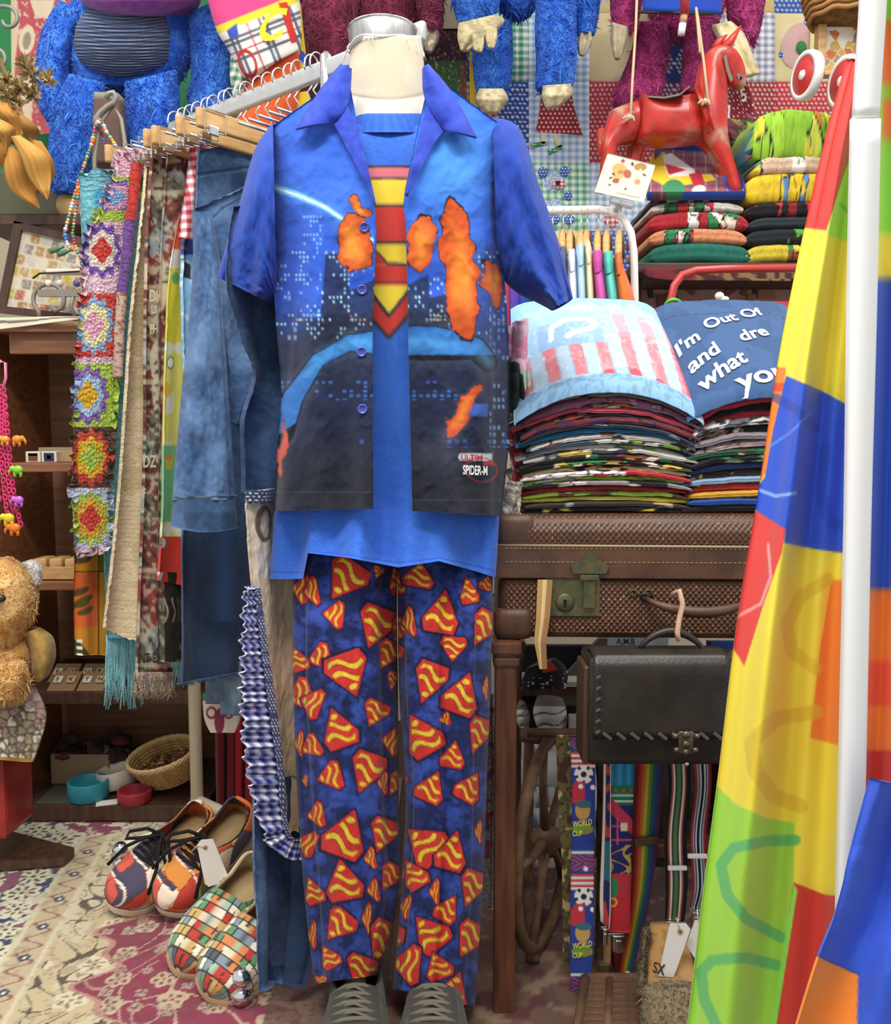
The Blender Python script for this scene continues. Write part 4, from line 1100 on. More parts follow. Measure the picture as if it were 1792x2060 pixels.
# sleeve with purple and teal cuff sticking out of the second stack
sl = psheet('striped_sleeve', [(1388, 1050), (1400, 1062)], [(1530, 1056), (1530, 1070)], SY - .02, lambda px, py, U, T: paint(paint(paint(base(px, '#5a3f8a'), px > 1448, '#e8e4e0'), px > 1454, '#2f9ac4'), px > 1496, '#e3d5cf'), nu=60, nv=8, thick=.012)
tag(sl, 'purple and teal striped sleeve tip under the lettered shirt stack', 'sleeve')

# ------------------------------------------------------------------ hanging leather satchel
BY = 1.30
M_SAT = mat('satchel_leather', '#332c24', .38, c2='#231d18', vscale=18, bump=(260, .35, .0015))
sat = thing('satchel', 'dark brown leather satchel hanging by its handle under the suitcase', 'bag')
a = at(1186, 1325, BY); b2 = at(1470, 1545, BY); wS = b2.x - a.x; hS = a.z - b2.z; cxS = (a.x + b2.x) / 2; zS = b2.z; DS = .085
MB().box((cxS, BY + DS / 2 + .008, zS + hS / 2), (wS, DS, hS), bev=.010).build('body', M_SAT, sat, True)
# front flap: sheet that rolls over the top
prof = [(DS * .7, hS + .004), (DS * .35, hS + .008), (.006, hS + .003), (-.004, hS - .010), (-.006, hS * .6), (-.007, hS * .28)]
V = []; F = []; n = len(prof); pr = np.array(prof)
tt = np.linspace(0, n - 1, 24); py_ = np.interp(tt, np.arange(n), pr[:, 0]); pz_ = np.interp(tt, np.arange(n), pr[:, 1])
xs_ = np.linspace(cxS - wS / 2 + .006, cxS + wS / 2 - .006, 30)
Xg, Tg = np.meshgrid(xs_, np.arange(24)); V = np.stack([Xg, BY + py_[Tg], zS + pz_[Tg]], -1)
fl_ = link_mesh('flap', raw_mesh('flap', V.reshape(-1, 3), grid_quads(24, 30)), M_SAT, sat); solid(fl_, .004, 1)
wl = MB()
for k in range(9):
    x = xs_[0] + .02 + k * (wS - .05) / 8; zz = zS + hS * .28
    wl.box((x, BY - .011, zz + .006), (.016, .003, .005), Matrix.Rotation(math.radians(38), 3, 'Y'), bev=.001)
for k in range(6):
    wl.box((xs_[0] + .006, BY - .010, zS + hS * (.35 + k * .1)), (.008, .003, .004), Matrix.Rotation(math.radians(-30), 3, 'Y'), bev=.001)
wl.build('lacing', mat('lacing_leather', '#5a5046', .4), sat)
for sx_ in (-1, 1):
    MB().box((cxS + sx_ * (wS / 2 + .002), BY + DS * .55, zS + hS * .46), (.010, DS * .86, hS * .9), bev=.004).build('gusset', mat('gusset_leather', '#4a3020', .5), sat, True)
hL = at(1298, 1316, BY); hR = at(1432, 1325, BY); pk = at(1362, 1276, BY)
hpts = []
for k in range(25):
    f = k / 24; x = hL.x + (hR.x - hL.x) * f; zz = hL.z + (hR.z - hL.z) * f + (pk.z - hL.z) * math.sin(math.pi * f) ** .7
    hpts.append((x, BY + .035, zz))
MB().tube(hpts, [.0035 + .003 * math.sin(math.pi * k / 24) for k in range(25)], 10).build('handle', M_SAT, sat, True)
for p in (hL, hR):
    r_ = MB().tube([(p.x + .007 * math.cos(t), BY + .035, p.z - .004 + .010 * math.sin(t)) for t in np.linspace(0, 2 * math.pi, 14, endpoint=False)], .0018, 6, closed=True); r_.box((p.x, BY + .035, p.z - .012), (.03, .02, .004), bev=.001)
    r_.build('handle_ring', M_DARKMETAL, sat, True)
kc = at(1380, 1492, BY - .014)
cl = MB()
for (dx, dz, r) in ((-.016, .008, .0045), (.016, .008, .0045), (0, .010, .006), (0, -.004, .0055), (-.014, -.013, .0045), (.014, -.013, .0045), (0, -.016, .005)):
    cl.ball(kc + Vector((dx, 0, dz)), (r, .004, r))
cl.box(kc + Vector((0, .002, -.002)), (.022, .004, .034), bev=.0015); cl.box(kc + Vector((0, .002, .008)), (.042, .003, .008), bev=.001); cl.box(kc + Vector((0, .002, -.013)), (.036, .003, .007), bev=.001)
cl.build('clasp', mat('old_nickel', '#6e6656', .35, .8), sat, True)
MB().ball(at(1381, 1537, BY - .004), .0035).build('stud', M_CHROME, sat, True)
# rope loop holding it
rp = MB(); p0 = at(1366, 1192, BY + .06)
path = [at(1352, 1196, BY + .055), at(1366, 1188, BY + .045), at(1373, 1215, BY + .04), at(1366, 1245, BY + .034), at(1362, 1272, BY + .026), at(1364, 1286, BY + .024), at(1366, 1280, BY + .045)]
rp.tube(path, .0042, 8); o = rp.build('rope_loop', mat('pale_rope', '#c9a083', .85, bump=(500, .5)), None, True); tag(o, 'short pale rope loop tying the satchel to the suitcase handle', 'rope')
# ================================================================== under the suitcase
# sewing machine: cast wheel, treadle
mach = thing('treadle_machine', 'rusty cast-iron sewing treadle with spoked wheel under the suitcase', 'sewing machine')
WY = 1.62
wc = at(1098, 1690, WY); ry = (at(1098, 1480, WY).z - at(1098, 1885, WY).z) / 2; wang = math.radians(68)
wx = Vector((math.cos(wang), math.sin(wang), 0))
def wp(r, t): return wc + wx * (r * math.cos(t)) + Vector((0, 0, r * math.sin(t)))
rw = ry
MB().tube([wp(rw * .95, t) for t in np.linspace(0, 2 * math.pi, 48, endpoint=False)], .011, 10, closed=True).build('wheel_rim', M_IRON, mach, True)
for k in range(5):
    t = k * 2 * math.pi / 5 + .45
    MB().tube([wp(.02, t), wp(rw * .5, t + .12), wp(rw * .94, t)], [.010, .007, .009], 8).build('spoke', M_IRON, mach, True)
MB().ball(wc, (.03, .022, .03)).build('hub', M_IRON, mach, True)
fr = MB(); fr.tube([at(1046, 1478, 1.66), at(1090, 1484, 1.66), at(1135, 1480, 1.66), at(1190, 1486, 1.66)], .014, 8); fr.build('frame_bar', M_IRON, mach, True)
for (l, r) in (((1064, 1486), (1072, 2030)), ((1170, 1486), (1160, 2010))):
    MB().tube([at(l[0], l[1], 1.70), at((l[0] + r[0]) / 2 - 8, 1750, 1.72), on_floor(r[0], 1935, .012)], [.010, .012, .012], 8).build('frame_leg', M_IRON, mach, True)
# treadle grille : border + slats
tp = [on_floor(1178, 1968, .03), on_floor(1284, 1968, .03), on_floor(1298, 2085, .03), on_floor(1160, 2085, .03)]
MB().tube(tp + [tp[0]], .010, 8).build('treadle_border', M_IRON, mach, True)
for k in range(9):
    f = (k + .5) / 9; a = tp[0].lerp(tp[3], f); b = tp[1].lerp(tp[2], f)
    MB().box((a + b) / 2, ((b - a).length, .016, .008), bev=.002).build('treadle_slat', M_IRON, mach)
for f in (.45,):
    a = tp[0].lerp(tp[1], f); b = tp[3].lerp(tp[2], f); MB().tube([a, b], .008, 8).build('treadle_rib', M_IRON, mach, True)
# black sheet stands in for the shaded shop back, boards in front
cb = MB(); pbox(cb, 1030, 1300, 1330, 1420, 1.98, .02); o = cb.build('dark_gap_sheet', paintm('#1c1a1e', .8)); tag(o, 'black sheet standing in for the shade behind the satchel under the suitcase', 'board')
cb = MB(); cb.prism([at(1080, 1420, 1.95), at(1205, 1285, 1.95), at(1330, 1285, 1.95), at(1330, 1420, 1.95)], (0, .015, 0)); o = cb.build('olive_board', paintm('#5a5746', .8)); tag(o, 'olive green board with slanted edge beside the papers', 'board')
cb = MB(); pbox(cb, 1030, 1372, 1350, 1382, 1.90, .10); o = cb.build('narrow_shelf', paintm('#b9b2a0', .6)); tag(o, 'thin pale shelf edge behind the satchel and rolled socks', 'shelf')
# low bookcase behind the straps: dark carcass with folded linens seen through the wheel
bk = thing('low_bookcase', 'low dark wooden bookcase behind the hanging suspenders', 'bookcase')
pbox(MB(), 1010, 1384, 1560, 1400, 1.94, .34).build('top_board', M_DARKWOOD, bk)
pbox(MB(), 1000, 1384, 1022, 1800, 1.94, .34).build('side_board', M_DARKWOOD, bk); pbox(MB(), 1540, 1384, 1560, 1800, 1.94, .34).build('side_board', M_DARKWOOD, bk)
pbox(MB(), 1000, 1384, 1560, 1800, 2.27, .012).build('back_board', M_DARKWOOD, bk)
pbox(MB(), 1020, 1776, 1545, 1794, 1.94, .34).build('bottom_board', M_DARKWOOD, bk)
def linen(x0, y0, x1, y1, seed, label, cols):
    def c_(px, py, U, T):
        c = base(px, cols[0]); paint(c, cell(px / 11, py / 9, seed)[0] > .72, cols[1]); paint(c, fbm(px / 8, py / 8, seed) > .64, cols[2]); return c
    o = psheet('folded_cloth', [(x0, y0), (x0 - 2, (y0 + y1) / 2), (x0, y1)], [(x1, y0), (x1 + 3, (y0 + y1) / 2), (x1, y1)], 1.97, c_, nu=60, nv=40, fold=lambda U, T: .016 * np.abs(np.sin(T * 9)) + .004 * fbm(U * 5, T * 5, seed), thick=.05)
    tag(o, label, 'cloth'); return o
linen(1030, 1530, 1190, 1640, 3, 'white floral cloth folded behind the upper part of the iron wheel', ('#d9d6cf', '#7a86b0', '#b07a90'))
linen(1030, 1648, 1190, 1772, 6, 'white cloth with pink flowers folded behind the lower part of the wheel', ('#dcd8d0', '#c07a90', '#6a5a66'))
linen(1200, 1560, 1400, 1772, 9, 'dark brown folded cloth on the low bookcase behind the suspenders', ('#3a2c22', '#4a382a', '#2a2018'))
# strip of pale floral cloth between trousers and stand
o = psheet('floral_curtain', [(968, 1395), (966, 1600), (955, 1820)], [(1000, 1395), (1002, 1600), (1002, 1830)], 1.66, lambda px, py, U, T: paint(paint(base(px, '#cfcac0'), cell(px / 9, py / 9, 2)[1] < .10, '#5a5a66'), vnoise(px / 14, py / 14, 4) > .74, '#b25a80'), nu=24, nv=160, fold=lambda U, T: .012 * np.sin(U * 9), thick=.004)
tag(o, 'pale floral cloth strip hanging between the trousers and the wooden post', 'cloth')
# papers, socks, shoe
o = psheet('paper_sheet', [(1222, 1278), (1220, 1330)], [(1345, 1280), (1342, 1330)], 1.80, lambda px, py, U, T: paint(paint(base(px, '#d9e2ea'), pdist(px, py, [(1245, 1300), (1260, 1302), (1275, 1298), (1290, 1303)]) < 1.5, '#6a8aa0'), (px > 1295) & (px < 1315), '#f4f6f8'), nu=60, nv=24, thick=.002, kind='paper')
tag(o, 'white paper with blue pen scribbles tucked behind the satchel handle', 'paper')
lettering('scribble', 'A,M.B', (1240, 1296), (15, 0), (0, -17), lambda x, y: pts(x, y, 1.797), paintm('#4a7088', .8), o)
o = psheet('kraft_bag', [(1300, 1318), (1290, 1350)], [(1470, 1306), (1475, 1350)], 1.72, lambda px, py, U, T: paint(paint(base(px, '#a3835c'), fbm(px / 18, py / 12, 3) > .55, '#6a4c44'), vnoise(px / 20, py / 12, 7) > .8, '#e8ddc8'), nu=40, nv=16, thick=.01); tag(o, 'crumpled brown paper bag behind the satchel handle', 'paper bag')
o = psheet('blue_cloth', [(1420, 1288), (1420, 1310)], [(1480, 1288), (1480, 1312)], 1.75, '#2f4f9a', nu=10, nv=8, thick=.02); tag(o, 'small piece of blue cloth beside the brown paper bag', 'cloth')
def sock(x0, y0, x1, y1, Y, label, c1, c2, seed):
    o = ptube('rolled_socks', [(x0 + 8, y0), (x0, (y0 + y1) / 2), (x0 + 12, y1)], [(x1 - 8, y0 + 4), (x1, (y0 + y1) / 2), (x1 - 4, y1 + 4)], Y, [.02, .035, .025], lambda px, py, U, T: paint(paint(base(px, c1), (np.abs(np.sin(T * 11 + U * 2 + .6 * np.sin(U * 7))) < .25), '#6a6460'), T < .3, c2), nf=24, nb=14, nv=40, cap=(True, True), fold=lambda U, T: .006 * np.abs(np.sin(T * 11 + U * 2)))
    tag(o, label, 'socks'); return o
sock(1072, 1402, 1140, 1470, 1.74, 'rolled white and grey socks on the sewing stand under the board', '#dcd9d3', '#8a8078', 2)
sock(1036, 1412, 1066, 1470, 1.76, 'half hidden rolled white socks beside the wooden post', '#cfcac2', '#7a6e66', 4)
o = ptube('beaded_shoe', [(1060, 1345), (1050, 1368), (1048, 1388)], [(1120, 1325), (1142, 1350), (1138, 1385)], 1.80, [.02, .035, .03], lambda px, py, U, T: paint(paint(base(px, '#1c1a1f'), (T < .4) & (U > .45) & (U < .8), '#c23a30'), (vnoise(px / 4, py / 4, 3) > .8) & (T > .5), '#d8c8b8'), nf=40, nb=14, nv=40, cap=(True, True), kind='satin'); tag(o, 'black and red slipper with tiny pale dots on the narrow shelf', 'shoe')
o = MB(); o.box(at(1155, 1455, 1.72), (.022, .02, .034), bev=.002); o = o.build('white_block', paintm('#ddd8ca', .7)); tag(o, 'small white block beside the rolled socks and the satchel', 'block')

# ------------------------------------------------------------------ hanging suspenders and straps
rail_z = at(1200, 1478, 1.51).z
rl = MB().tube([at(1060, 1474, 1.51), at(1580, 1478, 1.51)], .008, 10).build('strap_rail', M_DARKWOOD, None, True); tag(rl, 'dark wooden rail carrying the suspenders under the satchel', 'rail')
def strap(label, L, R, Y, colf, clip=True, name='suspender', nu=20, nv=150, wav=0.0, grp='suspenders hanging under the satchel', clipc=M_CHROME):
    root = thing(name, label, 'suspenders', grp)
    psheet('strap_band', L, R, Y, colf, nu=nu, nv=nv, fold=lambda U, T: .004 * np.sin(T * 7 + Y * 40) + wav * np.sin(T * 11), thick=.003, parent=root)
    if clip:
        c = at((L[-1][0] + R[-1][0]) / 2, (L[-1][1] + R[-1][1]) / 2 + 4, Y)
        w = abs(R[-1][0] - L[-1][0]) / FPX * Y
        b = MB(); b.box(c + Vector((0, 0, -.002)), (w * 1.05, .006, .006), bev=.001); b.box(c + Vector((0, 0, -.018)), (w * .55, .008, .03), bev=.002); b.box(c + Vector((0, -.004, -.022)), (w * .28, .004, .022), bev=.001)
        b.build('clip', clipc, root)
    return root
camo = lambda px, py, U, T: (lambda n: paint(paint(paint(base(px, '#6a5a34'), n > .5, '#3f4a2a'), n > .62, '#c09a62'), n < .36, '#4a2f20'))(fbm(px / 24, py / 17, 3, 3))
strap('green and brown camouflage suspender strap beside the iron wheel', [(1118, 1478), (1122, 1600), (1130, 1750), (1132, 1930)], [(1150, 1478), (1151, 1600), (1150, 1750), (1148, 1935)], 1.485, camo, clip=False)
def wc_col(px, py, U, T):
    c = base(px, '#2a3f98'); P = 246.0
    q = (py - 1512) % P
    paint(c, (q < 32) & (np.floor(q / 5.4) % 2 == 0), '#c8414a'); paint(c, (q < 32) & (np.floor(q / 5.4) % 2 == 1), '#e8dcd2')
    e = np.hypot(px - 1174, (q - 46)); paint(c, e < 19, '#e9e4da'); paint(c, (e < 6) | ((e < 19) & (e > 12) & (np.sin(np.arctan2(q - 46, px - 1174) * 5) > .55)), '#2a2836')
    d = np.abs((px - 1152) + (q - 96) * .9); paint(c, (q > 60) & (q < 104) & (d < 26) & (px < 1176), '#c8323c'); paint(c, (np.hypot(px - 1168, q - 70) < 5), '#f0e8e0')
    paint(c, np.hypot(px - 1192, q - 72) < 5, '#f0ece4')
    paint(c, (q > 100) & (q < 140) & (ell(px, q, 1172, 118, 15, 20) < 1), '#c89a4a'); paint(c, ell(px, q, 1174, 106, 16, 8) < 1, '#3a6a78')
    paint(c, (q > 140) & (q < 196) & (ell(px, q, 1172, 156, 22, 11) < 1), '#7aa83a')
    paint(c, (q > 200) & (q < 206), '#cfe6c8'); paint(c, (q > 208) & (q < 226) & (np.floor((q + 8 * np.sin(px / 12)) / 4) % 2 == 0), '#c8414a')
    paint(c, (q > 226) & (q < 240) & (np.floor((q + (px - 1150) * .5) / 4) % 2 == 0), '#b84a58')
    paint(c, np.hypot(px - 1178, q - 236) < 5, '#efe8e0'); return c
wcs = strap('blue suspender strap printed with footballs, stars and yellow lettering', [(1146, 1478), (1150, 1600), (1148, 1750), (1146, 1900), (1148, 2008)], [(1198, 1478), (1196, 1600), (1194, 1750), (1192, 1900), (1186, 2002)], 1.465, wc_col, nu=30, nv=300)
on_wc = lambda x, y: pts(x, y, np.full(np.shape(x), 1.465 - .0075))
for y in (1664, 1909):
    lettering('printed_word', 'WORLD', (1152, y), (10.5, -1.5), (0, -16), on_wc, paintm('#e8d23a', .8), wcs)
    lettering('printed_word', 'CUP', (1151, y + 18), (10.5, -.5), (0, -15), on_wc, paintm('#e8d23a', .8), wcs)
    lettering('printed_word', 'USA', (1174, y + 14), (8, -2), (0, -11), on_wc, paintm('#d0506a', .8), wcs)
strap('narrow dark brown leather strap behind the football suspender', [(1200, 1490), (1200, 1700), (1196, 1930)], [(1216, 1490), (1214, 1700), (1212, 1930)], 1.495, lambda px, py, U, T: paint(base(px, '#54412e'), fbm(px / 9, py / 40, 3) > .5, '#3a2a1e'), clip=False)
strap('cream edged navy suspender strap with red shapes', [(1214, 1490), (1212, 1640), (1206, 1800), (1208, 1850)], [(1228, 1490), (1228, 1640), (1228, 1800), (1226, 1868)], 1.47, lambda px, py, U, T: paint(paint(paint(base(px, '#232a5a'), vnoise(px / 9, py / 18, 5) > .6, '#c23a34'), (py > 1690) & (py < 1770), '#2a6a7a'), (U < .28) | (U > .93), '#d9c9b4'), nu=16)
def geo(px, py, U, T):
    c = base(px, '#2c74a8'); paint(c, np.floor(px / 9) % 2 == 0, '#2a9ac0')
    paint(c, py > 1580, '#1f7a56'); paint(c, (np.abs(py - 1600) < 2) | (np.abs(py - 1612) < 2), '#d8d8c8'); paint(c, (py > 1580) & (np.hypot((px - 1246) % 16 - 8, py - 1590) < 4), '#c8503a')
    paint(c, py > 1620, '#27296a'); paint(c, (py > 1608) & (np.abs((py - 1640) - (px - 1248)) < 16), '#cf3450')
    paint(c, (py > 1645) & (py < 1700) & ((np.abs(px - 1242) < 2) | (np.abs(py - 1662) < 2) | (np.abs(py - 1690) < 2)), '#d04a6a'); paint(c, inpoly(px, py, [(1248, 1655), (1262, 1655), (1262, 1672), (1248, 1672)]), '#e8dcb8')
    m = (py > 1700) & (py < 1758); sw = np.abs(np.sin(px / 6 + 2 * np.sin(py / 8)) + np.sin(py / 7)); paint(c, m & (sw < .35), '#d0a24a')
    paint(c, py > 1758, '#c8303c'); paint(c, (ell(px, py, 1228, 1785, 16, 22) < 1), '#2c8a50'); paint(c, py > 1806, '#cc2a2e'); paint(c, (py > 1806) & (np.abs(np.hypot(px - 1232, py - 1815) - 8) < 2), '#e0b040')
    return c
strap('multicoloured suspender strap with blue stripes, green band and red rounded end', [(1228, 1490), (1228, 1640), (1222, 1780), (1222, 1872)], [(1278, 1490), (1272, 1640), (1268, 1780), (1266, 1874)], 1.475, geo, nu=40, nv=240)
rb = ['#8a1f24', '#c2402c', '#d9772c', '#d8b83a', '#6a9a3a', '#2a6a6a', '#3a4a8a', '#5a3a66']
def rain(px, py, U, T):
    c = base(px, rb[0]); n = len(rb)
    for k in range(1, n): paint(c, U > k / n + .02, rb[k])
    return c
rbs = strap('rainbow striped suspender strap beside the black striped ones', [(1280, 1490), (1274, 1650), (1268, 1800), (1240, 1960)], [(1338, 1490), (1322, 1690), (1308, 1800), (1270, 1975)], 1.50, rain, clip=False, nu=60)
MB().box(at(1300, 1692, 1.488), (.042, .006, .014), Matrix.Rotation(math.radians(-8), 3, 'Y'), bev=.001).build('slide_buckle', mat('bronze', '#6a5a3a', .4, .7), rbs)
def striped(cs):
    def f(px, py, U, T):
        c = base(px, cs[0]); n = len(cs)
        for k in range(1, n): paint(c, U > k / n, cs[k])
        return c
    return f
g1 = ['#1c1a1c', '#1c1a1c', '#b04a3a', '#e0d4c4', '#3a3a34', '#4a7a4a', '#4a7a4a', '#3a3a34', '#e0d4c4', '#b04a3a', '#1c1a1c', '#1c1a1c']
sA = strap('black suspender strap with green, white and red centre stripes', [(1338, 1490), (1344, 1580), (1336, 1680), (1338, 1780), (1336, 1848)], [(1384, 1490), (1388, 1580), (1380, 1680), (1382, 1780), (1376, 1850)], 1.455, striped(g1), nu=48, wav=.006)
g2 = ['#9a2a28', '#9a2a28', '#9a9aa0', '#3a4a6a', '#c8ccd0', '#1c1a1c', '#1c1a1c', '#c8ccd0', '#3a4a6a', '#9a9aa0', '#9a2a28', '#9a2a28']
sB = strap('dark red suspender strap with grey and black centre stripes', [(1388, 1490), (1398, 1580), (1388, 1680), (1392, 1780), (1386, 1824)], [(1428, 1490), (1430, 1580), (1420, 1680), (1424, 1780), (1412, 1828)], 1.45, striped(g2), nu=48, wav=.006)
for (x, y, Yq, rt) in ((1362, 1746, 1.44, sA), (1402, 1722, 1.435, sB)):
    MB().box(at(x, y, Yq), (.032, .005, .007), bev=.001).build('slide_buckle', M_WHITE, rt)
# swing tag on the suspenders
def hang_tag(label, P, Y, hole, name='price_tag', cord=None, th=.0012):
    root = thing(name, label, 'tag')
    b = MB(); b.prism([at(x, y, Y) for x, y in P], (0, th, 0)); b.build('card', mat('tag_card', '#eae4d8', .8), root)
    h = at(hole[0], hole[1], Y - .001); rot = Matrix.Rotation(math.radians(90), 3, 'X')
    MB().lathe(h, [(.0045, 0), (.0045, .0006)], 16, rot=rot).build('eyelet_patch', paintm('#b98d5a', .7), root); MB().lathe(h + Vector((0, -.0008, 0)), [(.0016, 0), (.0016, .0004)], 10, rot=rot).build('eyelet_hole', paintm('#3a2a1e', .8), root)
    if cord: MB().tube([at(x, y, Y - .002) for x, y in cord], .0009, 5).build('string', mat('tag_string', '#d8ccb4', .9), root, True)
    return root
hang_tag('white price tag hanging from the black striped suspender', [(1349, 1858), (1380, 1858), (1389, 1870), (1355, 1966), (1324, 1964), (1345, 1868)], 1.385, (1368, 1874), cord=[(1368, 1874), (1364, 1858), (1360, 1846)])
hang_tag('half hidden white price tag hanging from the dark red suspender', [(1398, 1852), (1430, 1850), (1432, 1930), (1396, 1926), (1380, 1900)], 1.40, (1410, 1866), cord=[(1410, 1866), (1404, 1848), (1402, 1830)])
# red frill and yellow tape
o = psheet('red_frill', [(1216, 1880), (1225, 1930), (1245, 1960)], [(1268, 1880), (1278, 1920), (1272, 1975)], 1.52, '#a3252a', nu=30, nv=20, fold=lambda U, T: .012 * np.sin(U * 16 + T * 5), thick=.003); tag(o, 'red frilled fabric hanging behind the multicoloured suspender', 'fabric')
o = MB(); o.strip([at(1262, 1955, 1.48), at(1280, 1990, 1.46), at(1288, 2060, 1.37), at(1290, 2090, 1.33)], (.0035, 0, 0), (0, .002, 0)); o = o.build('cream_tape', paintm('#cdae78', .8)); tag(o, 'narrow cream tape trailing over the treadle grille', 'tape')
bd = MB(); bd.prism([at(1208, 1850, 1.505), at(1230, 1850, 1.505), at(1228, 1940, 1.505), at(1204, 1940, 1.505)], (0, .004, 0)); o = bd.build('leather_tab', paintm('#c9a06a', .7)); tag(o, 'tan leather tab end of a hanging brace', 'strap')
MB().box(at(1214, 1958, 1.50), (.018, .008, .036), bev=.002).build('brass_clip', mat('brass_clip', '#b0a274', .35, .8), o)
# fur-lined slipper standing on the floor
slp = thing('fur_slipper', 'tan slipper with shaggy fur trim standing behind the white tag', 'slipper')
ptube('sole', [(1308, 1858), (1296, 1930), (1290, 2010), (1296, 2075)], [(1372, 1862), (1392, 1930), (1412, 2010), (1420, 2075)], [1.46, 1.42, 1.38, 1.34], [.014, .016, .016, .014], lambda px, py, U, T: paint(base(px, '#b98a50'), fbm(px / 20, py / 20, 3) > .55, '#a5763f'), nf=30, nb=16, nv=50, cap=(True, True), parent=slp)
lettering('insole_stamp', 'SX', (1312, 1955), (20, 6), (4, -30), lambda x, y: pts(x, y, 1.405 - .022), paintm('#4a3524', .8), slp)
vb = ptube('vamp', [(1298, 1990), (1290, 2040), (1300, 2090)], [(1408, 1985), (1424, 2040), (1416, 2090)], [1.36, 1.34, 1.32], [.02, .03, .03], '#8a7558', nf=30, nb=16, nv=24, cap=(True, True), parent=slp)
fur_on(vb, 2200, .022, '#b09a70', '#5a5248', slp, seed=4, width=.0012)
edg = ptube('fur_collar', [(1294, 1872), (1286, 1940), (1284, 2000)], [(1304, 1868), (1298, 1940), (1298, 2000)], [1.43, 1.40, 1.37], [.008] * 3, '#7a6648', nf=10, nb=8, nv=24, cap=(True, True), parent=slp)
fur_on(edg, 900, .016, '#8a7550', '#4a3c2c', slp, seed=6, width=.001)

# ================================================================== foreground pole and colourful fabric
PY_ = .76
pole = thing('white_pole', 'glossy white tubular rack pole standing in front of the colour-block fabric', 'pole')
def poleX(py): return np.interp(py, [-200, 0, 240, 1000, 1700, 2600], [1764, 1757, 1742, 1727, 1712, 1690])
ys = [-200, 0, 120, 236]; ptube('upper_tube', [(poleX(y) - 27, y) for y in ys], [(poleX(y) + 27, y) for y in ys], PY_, .0115, material=M_WHITE, parent=pole, nf=20, nb=14, nv=12, cap=(True, True))
ys = [238, 600, 1000, 1400, 1700, 2200, 2700]; ptube('lower_tube', [(poleX(y) - 30 + (y > 900) * 3, y) for y in ys], [(poleX(y) + 30 - (y > 900) * 3, y) for y in ys], PY_, .013, material=M_WHITE, parent=pole, nf=20, nb=14, nv=30, cap=(True, True))
fb = at(1690, 2700, PY_); MB().tube([fb + Vector((0, 0, .01)), Vector((fb.x, fb.y, .02))], .0125, 12).build('lower_tube', M_WHITE, pole, True)
MB().tube([Vector((fb.x - .0, fb.y - .25, .015)), Vector((fb.x, fb.y + .25, .015))], .014, 12).build('foot', M_WHITE, pole, True)
tpz = at(1764, -200, PY_); MB().tube([tpz, tpz + Vector((0, .01, .03)), tpz + Vector((.02, .05, .045)), tpz + Vector((.35, .35, .05))], .0115, 12).build('cross_bar', M_WHITE, pole, True)
fab = thing('colour_block_fabric', 'bright red, yellow, blue, green and orange fabric draped beside the white pole', 'fabric')
YE, BL, RE, GR, OR = '#f2df3c', '#2f55cf', '#dd3a30', '#9fd83c', '#f4872a'
def ring(c, px, py, line, w, col, a=.9):
    d = pdist(px, py, line); paint(c, d < w, col, a)
